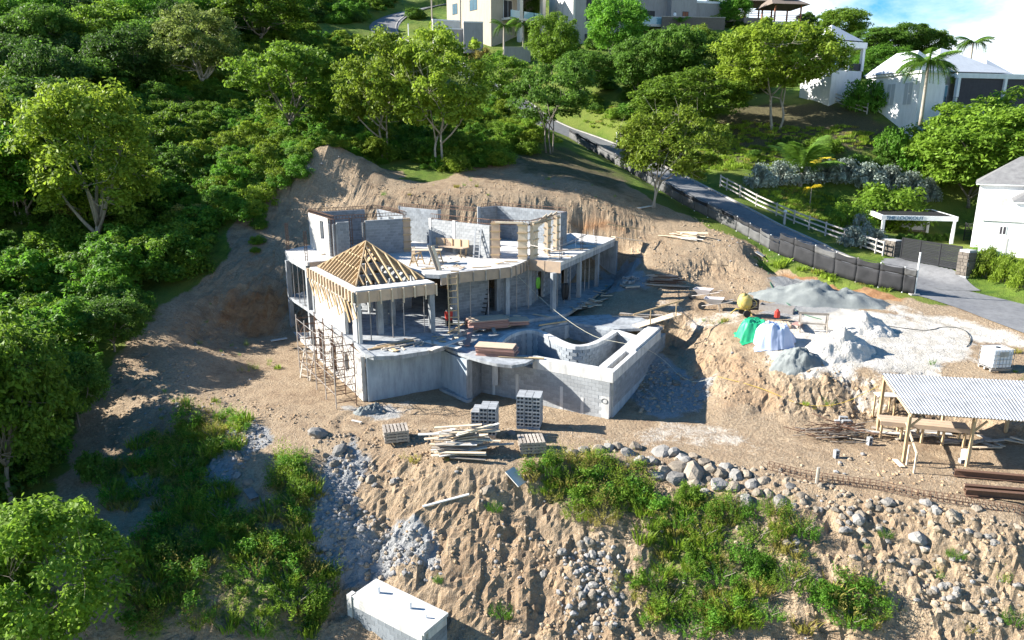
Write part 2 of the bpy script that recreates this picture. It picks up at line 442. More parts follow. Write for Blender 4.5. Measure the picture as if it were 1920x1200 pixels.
tw((17.5, 33.2, 0.05), (22, 32.8, 0.05), (30, 31.8, 0.05), (38, 31, 0.05), (19, 34.6, 1.9), (25, 34.2, 1.9), (33, 33.2, 1.9))
tz(1.5, (1395, 700)); tz(0.9, (1370, 735))
# lane and its verge
FENCE_PX = [(1714, 553, 48.3), (1625, 532, 50.4), (1545, 508, 53.2), (1470, 478, 56.2), (1435, 462, 58.2), (1395, 440, 60.6), (1340, 412, 63.6), (1290, 388, 67.6), (1250, 365, 72.5), (1200, 335, 79), (1140, 300, 87.5), (1068, 262, 97)]
FENCE = [ay(*p) for p in FENCE_PX]
TP += FENCE
tz(2.95, (1545, 541), (1620, 555), (1480, 560)); tz(3.2, (1480, 515), (1440, 520))
def offs(P, d):
    out = []
    for i, p in enumerate(P):
        t = P[min(i + 1, len(P) - 1)] - P[max(i - 1, 0)]; t.z = 0; t.normalize()
        out.append(Vector((p.x + t.y * d, p.y - t.x * d, p.z)))
    return out
ROAD = [az(2080, 640, 2.7), az(1960, 604, 2.9), az(1840, 566, 3.15)] + offs(FENCE, 3.3)[1:] + [ay(1010, 226, 106), ay(965, 190, 113), ay(915, 160, 120), ay(865, 126, 129), ay(800, 94, 139), ay(740, 76, 147), ay(712, 52, 157), ay(735, 30, 167), ay(790, 14, 177), ay(860, 4, 186), ay(960, -6, 195)]
WIDE = [3.0, 2.9, 2.7] + [2.0] * (len(ROAD) - 3)
TP += [p + V(0, 0, 0) for p in ROAD]
# garden right of the lane, villas' ground, hill
ty((1500, 395, 71), (1580, 425, 66), (1650, 440, 64), (1600, 310, 80), (1500, 255, 88), (1400, 300, 83), (1400, 200, 96), (1600, 215, 89), (1450, 175, 100))
tz(4.2, (1700, 470), (1760, 470), (1690, 490), (1800, 512), (1828, 478), (1900, 500), (1830, 440)); tz(3.6, (1850, 530), (1920, 550), (2050, 590)); tz(4.4, (1700, 440), (1800, 430), (1950, 440)); tw((34, 73.5, 4.6), (39, 73.5, 4.8)); tz(3.3, (1800, 545))
tw((31, 80, 9), (42, 79, 9.5), (52, 78, 10), (38, 84, 15), (48, 86, 15), (58, 86, 15), (66, 84, 14.5), (44, 95, 19.5), (49, 100, 20.5), (70, 110, 20))
ty((1100, 160, 112), (1250, 150, 118), (1300, 120, 124), (1380, 110, 128), (1480, 62, 143), (1400, 60, 140), (1300, 50, 142), (1080, 92, 136), (920, 102, 136), (990, 60, 146), (1540, 84, 138), (1600, 90, 150), (850, 75, 146), (650, 110, 128), (700, 160, 112), (560, 180, 102), (500, 100, 122), (250, 100, 118), (50, 150, 100), (-150, 200, 90), (50, 20, 140), (400, 20, 150), (-250, 60, 120))
tw((-100, 200, 62), (-50, 225, 64), (0, 230, 62), (40, 205, 46), (75, 190, 36), (120, 180, 24), (170, 180, 15), (-180, 150, 45), (-180, 60, 8), (-180, 0, -12), (-60, 20, -6), (-60, 45, 1), (-70, 80, 14), (200, 60, 2), (200, 0, -12), (90, 40, 2), (90, 70, 6), (120, 110, 14), (90, 130, 22), (-200, 300, 50), (240, 300, 5), (40, 300, 45), (-60, 300, 60), (240, -60, -18), (-200, -60, -18), (20, -60, -18))
xs0, ys0 = np.arange(-200, 240.01, 0.5), np.arange(-60, 300.01, 0.5)
Z0 = np.zeros((len(ys0), len(xs0)))
pts2 = [Vector((p.x, p.y)) for p in TP]
cv, ce, cf, ov, oe, of_ = delaunay_2d_cdt(pts2, [], [], 0, 1e-3)
zc = [TP[o[0]].z if o else 0.0 for o in ov]
for tri in cf:
    (x0, y0), (x1, y1), (x2, y2) = [(cv[i].x, cv[i].y) for i in tri]
    a0, a1 = np.searchsorted(xs0, [min(x0, x1, x2) - 1e-6, max(x0, x1, x2) + 1e-6])
    b0, b1 = np.searchsorted(ys0, [min(y0, y1, y2) - 1e-6, max(y0, y1, y2) + 1e-6])
    if a1 <= a0 or b1 <= b0: continue
    gx, gy = np.meshgrid(xs0[a0:a1], ys0[b0:b1])
    dd = (y1 - y2) * (x0 - x2) + (x2 - x1) * (y0 - y2)
    if abs(dd) < 1e-9: continue
    l0 = ((y1 - y2) * (gx - x2) + (x2 - x1) * (gy - y2)) / dd
    l1 = ((y2 - y0) * (gx - x2) + (x0 - x2) * (gy - y2)) / dd
    l2 = 1 - l0 - l1
    ok = (l0 > -1e-6) & (l1 > -1e-6) & (l2 > -1e-6)
    zz = l0 * zc[tri[0]] + l1 * zc[tri[1]] + l2 * zc[tri[2]]
    sub = Z0[b0:b1, a0:a1]; sub[ok] = zz[ok]
def gsm(Z, s):
    r = int(3 * s); k = np.exp(-0.5 * (np.arange(-r, r + 1) / s) ** 2); k /= k.sum()
    Zp = np.pad(Z, ((r, r), (0, 0)), 'edge'); Z = sum(k[i] * Zp[i:i + Z.shape[0]] for i in range(2 * r + 1))
    Zp = np.pad(Z, ((0, 0), (r, r)), 'edge'); return sum(k[i] * Zp[:, i:i + Z.shape[1]] for i in range(2 * r + 1))
ZA, ZB = gsm(Z0, 1.1), gsm(Z0, 5.0)
GX0, GY0 = np.meshgrid(xs0, ys0)
wf = np.clip((GY0 - 66) / 26, 0, 1) + np.clip((-18 - GX0) / 16, 0, 1)
wf = np.clip(wf, 0, 1)
ZS = ZA * (1 - wf) + ZB * wf
def bil(xs, ys, Z, x, y):
    x = np.clip(x, xs[0], xs[-1] - 1e-6); y = np.clip(y, ys[0], ys[-1] - 1e-6)
    i = np.clip(np.searchsorted(xs, x, 'right') - 1, 0, len(xs) - 2); j = np.clip(np.searchsorted(ys, y, 'right') - 1, 0, len(ys) - 2)
    fx = (x - xs[i]) / (xs[i + 1] - xs[i]); fy = (y - ys[j]) / (ys[j + 1] - ys[j])
    return (Z[j, i] * (1 - fx) + Z[j, i + 1] * fx) * (1 - fy) + (Z[j + 1, i] * (1 - fx) + Z[j + 1, i + 1] * fx) * fy
def dense(P, step=0.5):
    out = []
    for a, b in zip(P[:-1], P[1:]):
        n = max(1, int((b - a).length / step))
        out += [a.lerp(b, i / n) for i in range(n)]
    return out + [P[-1]]
def smoothline(P, it=3):
    for _ in range(it):
        Q = [P[0]]
        for a, b in zip(P[:-1], P[1:]): Q += [a.lerp(b, 0.25), a.lerp(b, 0.75)]
        P = Q + [P[-1]]
    return P
ROADS = dense(smoothline(ROAD, 3), 0.6)
# sheet: fine in the site, wider towards the horizon
def lines(fine0, fine1, step, lo, hi, mid, midstep):
    a = list(np.arange(fine0, fine1, step)); x = a[-1]; s = step
    while x < hi:
        s = min(s * 1.03, midstep) if x < mid[1] else s * 1.25
        x += s; a.append(x)
    x = fine0; s = step; b = []
    while x > lo:
        s = min(s * 1.06, midstep) if x > mid[0] else s * 1.25
        x -= s; b.append(x)
    return np.array(b[::-1] + a)
TX = lines(-20, 26, 0.15, -6000, 6000, (-110, 120), 1.1)
TY = lines(20.5, 47, 0.15, -400, 9000, (0, 210), 1.1)
GX, GY = np.meshgrid(TX, TY)
Z = bil(xs0, ys0, ZS, GX, GY)
out = np.maximum(np.maximum(-200 - GX, GX - 240), np.maximum(-60 - GY, GY - 300))
Z = np.where(out > 0, Z + (-20 - Z) * (1 - np.exp(-np.maximum(out, 0) / 160)), Z)
# distance to the lane
RP = np.array([(p.x, p.y, p.z) for p in ROADS[::2]])
m = (GY > 36) & (GY < 200) & (GX > -60) & (GX < 60)
gi = np.argwhere(m)
rd = np.full(GX.shape, 1e3); rz_ = np.zeros(GX.shape)
xm, ym = GX[m], GY[m]
best = np.full(xm.shape, 1e9); bz = np.zeros(xm.shape)
for a, b in zip(RP[:-1], RP[1:]):
    d = b[:2] - a[:2]; l2 = (d * d).sum() + 1e-9
    t = np.clip(((xm - a[0]) * d[0] + (ym - a[1]) * d[1]) / l2, 0, 1)
    q = (xm - a[0] - t * d[0]) ** 2 + (ym - a[1] - t * d[1]) ** 2
    c = q < best; best[c] = q[c]; bz[c] = (a[2] + t * (b[2] - a[2]))[c]
rd[m] = np.sqrt(best); rz_[m] = bz
gy_, gx_ = np.gradient(Z, TY, TX)
slope = np.hypot(gx_, gy_)
near = np.clip((75 - GY) / 15, 0, 1) * np.clip((GX + 30) / 8, 0, 1) * np.clip((60 - GX) / 10, 0, 1)
rough = np.clip((slope - 0.22) / 0.45, 0, 1)
for _ in range(2): rough = (rough + np.roll(rough, 2, 0) + np.roll(rough, -2, 0) + np.roll(rough, 2, 1) + np.roll(rough, -2, 1)) / 5
wx_, wy_ = GX + 0.35 * fbm(GX * 1.3, GY * 1.3, 171, 3), GY + 0.35 * fbm(GX * 1.3, GY * 1.3, 177, 3)
c1, e1 = cells(wx_ * 0.8, wy_ * 0.8, 3); c2, e2 = cells(wx_ * 1.9, wy_ * 1.9, 8)
brok = 0.26 * c1 * (0.4 + 0.6 * e1) + 0.17 * c2 * (0.3 + 0.7 * e2) - 0.05 * (1 - e1) - 0.035 * (1 - e2)
# gullies run down the banks: noise squeezed across the fall line
nx_, ny_ = gx_ / (slope + 1e-4), gy_ / (slope + 1e-4)
across = GX * (-ny_) + GY * nx_
gul = np.abs(fbm(GX * 0.9, GY * 0.28, 5, 4))
gul2 = np.abs(fbm(GX * 2.3, GY * 0.8, 9, 3))
lump = fbm(GX * 0.55 + 0.3 * fbm(GX, GY, 81, 2), GY * 0.55, 21, 6, 0.6)
fine = fbm(GX * 3.1, GY * 3.1, 33, 3, 0.6)
clod = np.maximum(0, np.abs(fbm(GX * 1.7, GY * 1.7, 77, 4, 0.7)) - 0.12) + 0.6 * np.maximum(0, fbm(GX * 4.3, GY * 4.3, 87, 2, 0.6) - 0.15)
step_ = np.abs(((Z * 1.1 + 0.7 * fbm(GX * 0.35, GY * 0.35, 95, 4)) % 1.0) - 0.5)
bankw = 1 - 0.5 * np.clip((GY - 54) / 5, 0, 1)
Z = Z + near * (rough * bankw * (0.24 * lump - 0.36 * gul - 0.10 * gul2 + 0.12 * fine + 0.12 * clod + 1.0 * brok) + (1 - rough) * (0.06 * lump + 0.035 * fine + 0.05 * clod)) + (1 - near) * (0.55 * fbm(GX * 0.12, GY * 0.12, 41, 4) + 0.10 * lump)
hp = ay(612, 305, 66.0)
hr_ = np.hypot((GX - hp.x) / 6.2, (GY - hp.y) / 4.0) + 0.25 * fbm(GX * 0.5, GY * 0.5, 131, 3)
Z = Z + 1.35 * np.clip(1 - hr_, 0, 1) ** 0.9 * (1 + 0.25 * lump)
# wheel ruts along the track across the pad
TK = [az(*q, 0) for q in ((700, 790), (860, 822), (1000, 825), (1150, 818), (1300, 828), (1450, 852), (1600, 884), (1750, 908), (1920, 930), (2100, 950))]
td = np.full(GX.shape, 1e3)
for a, b in zip(TK[:-1], TK[1:]):
    dx, dy = b.x - a.x, b.y - a.y; l2 = dx * dx + dy * dy
    t_ = np.clip(((GX - a.x) * dx + (GY - a.y) * dy) / l2, 0, 1)
    td = np.minimum(td, np.hypot(GX - a.x - t_ * dx, GY - a.y - t_ * dy))
td = td + 0.25 * fbm(GX * 0.5, GY * 0.5, 151, 2)
for o_ in (0.3, 1.75): Z = Z - 0.055 * np.exp(-((td - o_) / 0.2) ** 2) + 0.03 * np.exp(-((td - o_ - 0.35) / 0.15) ** 2)
rw = np.clip((rd - 2.6) / 2.6, 0, 1); rw = rw * rw * (3 - 2 * rw)
Z = np.where(rd < 5.3, (rz_ - 0.10) * (1 - rw) + Z * rw, Z)
# holes cut for the house's lower floor and pool: keep the ground under them
def inpoly(poly, X, Y):
    c = np.zeros(X.shape, bool); n = len(poly)
    for i in range(n):
        x0, y0 = poly[i][0], poly[i][1]; x1, y1 = poly[(i + 1) % n][0], poly[(i + 1) % n][1]
        if y0 == y1: continue
        c ^= ((y0 > Y) != (y1 > Y)) & (X < (x1 - x0) * (Y - y0) / (y1 - y0) + x0)
    return c
def h(x, y): return float(bil(TX, TY, Z, np.array([x]), np.array([y]))[0])
def hs(x, y): return bil(TX, TY, Z, x, y)
def hit(px, py, near_=12.0, far=260.0):
    d = ray(px, py); t = near_
    T = np.arange(near_, far, 0.25)
    zz = CAM_H + d[2] * T; g = hs(d[0] * T, d[1] * T)
    k = np.argmax(zz <= g)
    if zz[k] > g[k]: k = len(T) - 1
    t = T[k]
    return Vector((d[0] * t, d[1] * t, h(d[0] * t, d[1] * t)))
# ground covers, as patches on the sheet
cov = {k: np.zeros(GX.shape) for k in ('grass', 'pale', 'red', 'grey', 'litter')}
wx, wy = GX + 1.2 * fbm(GX * 0.5, GY * 0.5, 61, 3), GY + 1.2 * fbm(GX * 0.5, GY * 0.5, 67, 3)
def patch(kind, poly, soft=0.6, val=1.0, world=False):
    P = [(p[0], p[1]) for p in poly] if world else [tuple(hit(*p)[:2]) for p in poly]
    x0, x1 = min(p[0] for p in P) - 3, max(p[0] for p in P) + 3; y0, y1 = min(p[1] for p in P) - 3, max(p[1] for p in P) + 3
    a0, a1 = np.searchsorted(TX, [x0, x1]); b0, b1 = np.searchsorted(TY, [y0, y1])
    X, Y = wx[b0:b1, a0:a1], wy[b0:b1, a0:a1]
    ins = inpoly(P, X, Y)
    dm = np.full(X.shape, 1e9)
    for i in range(len(P)):
        (ax_, ay_), (bx_, by_) = P[i], P[(i + 1) % len(P)]
        dx, dy = bx_ - ax_, by_ - ay_; l2 = dx * dx + dy * dy + 1e-9
        t = np.clip(((X - ax_) * dx + (Y - ay_) * dy) / l2, 0, 1)
        dm = np.minimum(dm, np.hypot(X - ax_ - t * dx, Y - ay_ - t * dy))
    w = np.clip(0.5 + np.where(ins, dm, -dm) / (2 * soft), 0, 1) * val
    c = cov[kind][b0:b1, a0:a1]
    cov[kind][b0:b1, a0:a1] = np.maximum(c, w) if val >= 0 else np.minimum(c, 1 + w)

# the wild and mown hillside is green, the site is bare
cov['grass'][:] = 1.0
BARE = [(440, 400), (470, 350), (560, 320), (640, 296), (700, 330), (760, 338), (840, 335), (905, 300), (960, 290), (1050, 300), (1150, 330), (1200, 362), (1262, 392), (1330, 425), (1400, 458), (1440, 480), (1480, 510), (1560, 530), (1640, 548), (1714, 562), (1760, 572), (1840, 590), (1960, 622), (2200, 700), (2200, 1300), (60, 1300), (80, 1000), (120, 850), (180, 720), (230, 640), (300, 575), (380, 530), (430, 470)]
patch('grass', [tuple(hit(*p)[:2]) for p in BARE], 0.8, -1.0, True)
for P in ([(1280, 600), (1310, 620), (1320, 645), (1290, 640), (1268, 612)], [(1410, 798), (1460, 800), (1490, 815), (1450, 822), (1410, 810)], [(1640, 800), (1665, 790), (1660, 815), (1640, 815)],
          [(1780, 650), (1830, 650), (1820, 680), (1790, 670)], [(1890, 690), (1960, 690), (1960, 720), (1880, 715)],
          [(980, 870), (1060, 862), (1160, 870), (1230, 900), (1220, 960), (1130, 975), (1060, 950), (1000, 920)],
          [(1200, 950), (1300, 930), (1420, 930), (1520, 990), (1530, 1060), (1450, 1150), (1400, 1230), (1200, 1230), (1180, 1130), (1190, 1020)],
          [(360, 780), (430, 770), (470, 810), (420, 880), (330, 900), (260, 880), (240, 840)], [(500, 860), (600, 850), (610, 930), (590, 1000), (520, 980), (500, 920)],
          [(350, 940), (500, 1010), (600, 1060), (640, 1100), (600, 1230), (200, 1230), (220, 1020)], [(1510, 1080), (1600, 1080), (1640, 1160), (1600, 1230), (1500, 1230)]):
    patch('grass', P, 0.8, 0.5)
patch('grass', [(1400, 475), (1450, 480), (1520, 506), (1600, 530), (1700, 556), (1690, 564), (1560, 535), (1470, 508)], 0.4, 0.9)
patch('grass', [(440, 372), (520, 318), (560, 320), (500, 360), (450, 385)], 0.5, -0.6)
hpp = ay(612, 305, 66.0)
patch('grass', [(hpp.x + 7.0 * math.cos(k * .524), hpp.y + 1.0 + 4.6 * math.sin(k * .524)) for k in range(12)], 0.6, -1.0, True)
for P in ([(1160, 800), (1240, 775), (1330, 790), (1420, 822), (1500, 850), (1400, 862), (1270, 850), (1170, 845)], [(1280, 640), (1390, 620), (1440, 590), (1380, 570), (1330, 580), (1250, 560), (1180, 565), (1240, 590), (1280, 600)]):
    patch('pale', P, 1.2, 0.52)
patch('pale', [(1500, 600), (1600, 580), (1700, 600), (1800, 620), (1830, 660), (1790, 690), (1700, 700), (1600, 712), (1500, 705), (1440, 690), (1440, 640)], 0.9, 1.0)
patch('pale', [(1620, 570), (1720, 585), (1900, 620), (2000, 650), (1960, 665), (1820, 640), (1700, 610)], 0.9, 0.7)
patch('pale', [(1460, 690), (1600, 695), (1640, 760), (1600, 770), (1560, 720), (1500, 722)], 0.5, 0.55)
patch('pale', [(640, 760), (760, 740), (820, 745), (740, 790), (660, 790)], 0.6, 0.45)
patch('pale', [(900, 770), (1140, 795), (1340, 795), (1460, 825), (1700, 850), (1960, 870), (1960, 960), (1700, 930), (1530, 900), (1250, 850), (1000, 850), (760, 830), (700, 790)], 1.5, 0.36)
patch('red', [(1470, 512), (1540, 522), (1620, 540), (1700, 560), (1690, 572), (1600, 562), (1540, 548), (1480, 545)], 0.4, 1.0)
patch('red', [(1050, 395), (1130, 400), (1175, 420), (1160, 440), (1060, 432)], 0.8, 0.75)
patch('red', [(400, 560), (470, 535), (540, 530), (545, 625), (440, 632), (405, 610)], 0.8, 0.75)
patch('red', [(1300, 640), (1400, 670), (1500, 720), (1480, 790), (1370, 790), (1330, 740), (1290, 690)], 0.8, 0.5)
patch('red', [(690, 960), (860, 940), (1000, 960), (1100, 1040), (1120, 1230), (860, 1230), (820, 1100), (840, 1000)], 1.2, 0.45)
patch('red', [(500, 640), (640, 730), (600, 770), (470, 745), (440, 700)], 1.0, 0.3)
patch('red', [(1560, 850), (1920, 870), (1960, 960), (1700, 930), (1560, 900)], 1.0, 0.22)
for P in ([(430, 800), (480, 790), (510, 830), (450, 880), (420, 960), (390, 950), (380, 900)], [(600, 870), (650, 830), (690, 880), (640, 960), (620, 1060), (840, 1060), (800, 1010), (700, 1000), (600, 1080), (560, 1040)], [(640, 900), (760, 1000), (830, 1040), (830, 1090), (660, 1090), (600, 1060)],
          [(1180, 680), (1240, 670), (1330, 720), (1320, 770), (1200, 775)], [(1120, 500), (1180, 480), (1230, 540), (1130, 560)], [(660, 760), (720, 755), (735, 780), (670, 785)]):
    patch('grey', P, 0.6, 0.9)
patch('grey', [(1440, 520), (1500, 520), (1600, 560), (1640, 590), (1720, 590), (1640, 605), (1520, 600), (1440, 590)], 0.8, 0.9)
patch('grey', [(240, 700), (330, 620), (430, 700), (420, 780), (330, 780), (240, 880), (170, 880), (180, 760)], 1.2, 0.25)
patch('litter', [(1370, 190), (1560, 190), (1720, 260), (1720, 310), (1560, 300), (1400, 310), (1340, 300), (1330, 240)], 3.0, 0.9)  # leaf litter; shade of the big trees is also put into this dark cover
patch('litter', [(930, 290), (1060, 270), (1200, 340), (1180, 375), (1060, 345), (960, 330)], 2.0, 0.6)

nyv, nxv = GX.shape
me = bpy.data.meshes.new('ground')
co = np.empty((nyv * nxv, 3)); co[:, 0] = GX.ravel(); co[:, 1] = GY.ravel(); co[:, 2] = Z.ravel()
ii = (np.arange(nyv - 1)[:, None] * nxv + np.arange(nxv - 1)[None, :]).ravel()
fa = np.stack([ii, ii + 1, ii + nxv + 1, ii + nxv], 1)
me.vertices.add(len(co)); me.vertices.foreach_set('co', co.ravel())
me.loops.add(fa.size); me.loops.foreach_set('vertex_index', fa.ravel())
me.polygons.add(len(fa)); me.polygons.foreach_set('loop_start', np.arange(0, fa.size, 4)); me.polygons.foreach_set('loop_total', np.full(len(fa), 4))
me.update(calc_edges=True)
fq = (near * rough).ravel()[fa[:, 0]]
me.polygons.foreach_set('use_smooth', fq < 0.35)
for k, a in cov.items():
    at = me.attributes.new(k, 'FLOAT', 'POINT'); at.data.foreach_set('value', a.ravel().astype(np.float32))
gm = bpy.data.materials.new('ground'); gm.use_nodes = True
t = gm.node_tree; bs = t.nodes['Principled BSDF']; bs.inputs['Roughness'].default_value = 0.97; bs.inputs['Specular IOR Level'].default_value = 0.15
tcn = t.nodes.new('ShaderNodeTexCoord')
def NZ(sc, det=6, ro=0.6):
    n = t.nodes.new('ShaderNodeTexNoise'); n.inputs['Scale'].default_value = sc; n.inputs['Detail'].default_value = det; n.inputs['Roughness'].default_value = ro
    t.links.new(tcn.outputs['Object'], n.inputs['Vector']); return n.outputs['Fac']
def MR(s, a, b, c=0.0, d=1.0):
    n = t.nodes.new('ShaderNodeMapRange'); n.inputs[1].default_value = a; n.inputs[2].default_value = b; n.inputs[3].default_value = c; n.inputs[4].default_value = d
    t.links.new(s, n.inputs[0]); return n.outputs[0]
def MX(f, a, b):
    n = t.nodes.new('ShaderNodeMix'); n.data_type = 'RGBA'
    if isinstance(f, float): n.inputs[0].default_value = f
    else: t.links.new(f, n.inputs[0])
    for s, i in ((a, 6), (b, 7)):
        if isinstance(s, tuple): n.inputs[i].default_value = (*s, 1)
        else: t.links.new(s, n.inputs[i])
    return n.outputs[2]
def ADD(a, b, op='ADD'):
    n = t.nodes.new('ShaderNodeMath'); n.operation = op
    for s, i in ((a, 0), (b, 1)):
        if isinstance(s, float): n.inputs[i].default_value = s
        else: t.links.new(s, n.inputs[i])
    return n.outputs[0]
def AT(k):
    n = t.nodes.new('ShaderNodeAttribute'); n.attribute_name = k; return n.outputs['Fac']
big, mid_, fin, spk = NZ(0.22, 5), NZ(1.3, 7, 0.65), NZ(7.0, 6, 0.65), NZ(22.0, 3, 0.6)
vor = t.nodes.new('ShaderNodeTexVoronoi'); vor.inputs['Scale'].default_value = 5.0; t.links.new(tcn.outputs['Object'], vor.inputs['Vector'])
brk = ADD(ADD(ADD(mid_, fin), -1.0), 0.9, 'MULTIPLY')
def fac(k, lo=0.4, hi=0.6, amp=0.55):
    return MR(ADD(AT(k), ADD(brk, amp, 'MULTIPLY')), lo, hi)
dirt = MX(MR(mid_, 0.36, 0.64), (0.225, 0.155, 0.098), (0.37, 0.275, 0.178))
dirt = MX(MR(big, 0.4, 0.6), dirt, MX(MR(fin, 0.4, 0.6), (0.26, 0.190, 0.122), (0.42, 0.32, 0.215)))
dirt = MX(MR(spk, 0.60, 0.68), dirt, (0.44, 0.39, 0.32))
red = MX(MR(mid_, 0.38, 0.62), (0.23, 0.115, 0.055), (0.37, 0.22, 0.115))
grey = MX(MR(fin, 0.36, 0.62), (0.155, 0.155, 0.155), (0.38, 0.375, 0.365))
grey = MX(MR(vor.outputs['Distance'], 0.1, 0.5), grey, (0.30, 0.30, 0.295))
pale = MX(MR(mid_, 0.36, 0.62), (0.42, 0.385, 0.33), (0.62, 0.58, 0.52))
gr = MX(MR(mid_, 0.38, 0.62), (0.060, 0.110, 0.018), (0.125, 0.190, 0.026))
gr = MX(MR(big, 0.42, 0.58), gr, (0.15, 0.185, 0.036))
gr = MX(MR(spk, 0.55, 0.7), gr, (0.045, 0.085, 0.014))
lit = MX(MR(fin, 0.4, 0.6), (0.075, 0.062, 0.038), (0.135, 0.125, 0.060))
c = MX(fac('red', 0.42, 0.72), dirt, red)
c = MX(fac('grey', 0.42, 0.62), c, grey)
c = MX(fac('pale', 0.40, 0.66), c, pale)
c = MX(fac('grass', 0.42, 0.56), c, gr)
c = MX(fac('litter', 0.42, 0.62), c, lit)
t.links.new(c, bs.inputs['Base Color'])
bp = t.nodes.new('ShaderNodeBump'); bp.inputs['Distance'].default_value = 0.16; bp.inputs['Strength'].default_value = 0.9
t.links.new(ADD(fin, ADD(spk, 0.45, 'MULTIPLY')), bp.inputs['Height']); t.links.new(bp.outputs[0], bs.inputs['Normal'])
me.materials.append(gm)
ground = bpy.data.objects.new('ground', me); COL.objects.link(ground); ground['kind'] = 'structure'

# the lane: a sheet of patched asphalt between low kerbs
def ribbon(name, P, wl, wr, dz, m, th=0.0):
    v, f = [], []
    n = len(P)
    for i in range(n):
        d = P[min(i + 1, n - 1)] - P[max(i - 1, 0)]; d.z = 0; d.normalize()
        nn = Vector((-d.y, d.x, 0))
        a = wl[i] if isinstance(wl, list) else wl; b = wr[i] if isinstance(wr, list) else wr
        p = P[i] + V(0, 0, dz)
        v += [p + nn * a, p + nn * b]
        if th: v += [p + nn * b - V(0, 0, th), p + nn * a - V(0, 0, th)]
    k = 4 if th else 2
    for i in range(n - 1):
        q = i * k
        if th:
            for j in range(4): f.append((q + j, q + k + j, q + k + (j + 1) % 4, q + (j + 1) % 4))
        else: f.append((q, q + 1, q + 3, q + 2))
    b = MB(); b.v = [tuple(x) for x in v]; b.f = f
    return b.build(name, m)
ROADS = [Vector((p.x, p.y, p.z)) for p in ROADS]
nR = len(ROADS)
wl = [-(2.45 + 1.2 * max(0, 1 - i / 22) + 0.9 * min(1, max(0, (i - 0.7 * nR) / 20))) for i in range(nR)]
wr_ = [(2.45 + 1.3 * max(0, 1 - i / 22) + 0.5 * min(1, max(0, (i - 0.7 * nR) / 20))) for i in range(nR)]
lane = ribbon('lane', ROADS, wr_, wl, -0.055, 'asphalt'); lane['kind'] = 'structure'
kb = ribbon('kerb', ROADS[30:], [-2.47] * (nR - 30), [-2.72] * (nR - 30), 0.05, 'kerb', 0.3); kb['kind'] = 'structure'

# ------------------------------------------------------------------ block walls
BLK = {}
def block_mesh(l, t, m):
    k = (round(l, 2), round(t, 2), m)
    if k not in BLK:
        b = MB().box((0, 0, 0), (l - 0.012, t, 0.188)); BLK[k] = b.mesh('block'); BLK[k].materials.append(MATS[m])
    return BLK[k]
class Wall:
    """runs of blocks: singles as objects while the allowance lasts, the rest gathered into one part"""
    def __init__(self, allowance): self.left = allowance; self.rest = MB()
    def run(self, part, pts, z0, z1, th=0.2, m='block', single=True, gaps=(), proud=0.012, par=None):
        P = [Vector((p[0], p[1])) for p in pts]
        seg = [(b - a).length for a, b in zip(P[:-1], P[1:])]; tot = sum(seg)
        def at(s):
            for i, q in enumerate(seg):
                if s <= q or i == len(seg) - 1:
                    d = (P[i + 1] - P[i]) / q; return P[i] + d * s, math.atan2(d.y, d.x)
                s -= q
        n = int(round((z1 - z0) / 0.2))
        # mortar body
        mb = MB()
        cuts = sorted({0.0, tot, *[g[0] for g in gaps], *[g[1] for g in gaps]})
        for a, b in zip(cuts[:-1], cuts[1:]):
            zz = [(z0, z1)]
            for g in gaps:
                if g[0] <= a + 1e-6 and g[1] >= b - 1e-6:
                    zz = [q for q in ((z0, g[2]), (g[3], z1)) if q[1] - q[0] > 0.02]
            k = max(1, int((b - a) / 0.5)) if len(P) > 2 else 1
            line = [at(a + (b - a) * i / k)[0] for i in range(k + 1)]
            for q in zz: mb.strip(line, th, q[0], q[1])
        body = mb.build(part, 'mortar', par)
        for r in range(n):
            s = 0.0 if r % 2 == 0 else -0.2
            z = z0 + 0.1 + 0.2 * r
            while s < tot - 0.02:
                a, b = max(s, 0), min(s + 0.4, tot); s += 0.4
                if b - a < 0.08: continue
                c = (a + b) / 2
                if any(g[0] - 0.03 < c < g[1] + 0.03 and g[2] < z < g[3] for g in gaps): continue
                p, ang = at(c)
                if single and self.left > 0:
                    o = link('block', block_mesh(b - a, th + 2 * proud, m), None, body)
                    o.location = (p.x, p.y, z); o.rotation_euler = (0, 0, ang); self.left -= 1
                else:
                    self.rest.box((p.x, p.y, z), (b - a - 0.012, th + 2 * proud, 0.188), ang)
        return body
def cage(P, z, w=0.16, hgt=0.22, step=0.22, r=0.011, par=None, name='rebar_cage'):
    b = MB(); Q = [Vector((p[0], p[1], 0)) for p in P]
    for p, q in zip(Q[:-1], Q[1:]):
        d = (q - p); n = d.length
        if n < 0.01: continue
        d /= n; s = Vector((-d.y, d.x, 0)) * w / 2
        for k in (-1, 1):
            for zz in (z, z + hgt):
                b.beam(p + s * k + V(0, 0, zz), q + s * k + V(0, 0, zz), 2 * r, 2 * r)
        for i in range(int(n / step) + 1):
            c = p + d * i * step
            for k in (-1, 1): b.beam(c + s * k + V(0, 0, z), c + s * k + V(0, 0, z + hgt), 1.6 * r, 1.6 * r)
            for zz in (z, z + hgt): b.beam(c - s + V(0, 0, zz), c + s + V(0, 0, zz), 1.6 * r, 1.6 * r)
    return b.build(name, 'rust', par, fix=False)
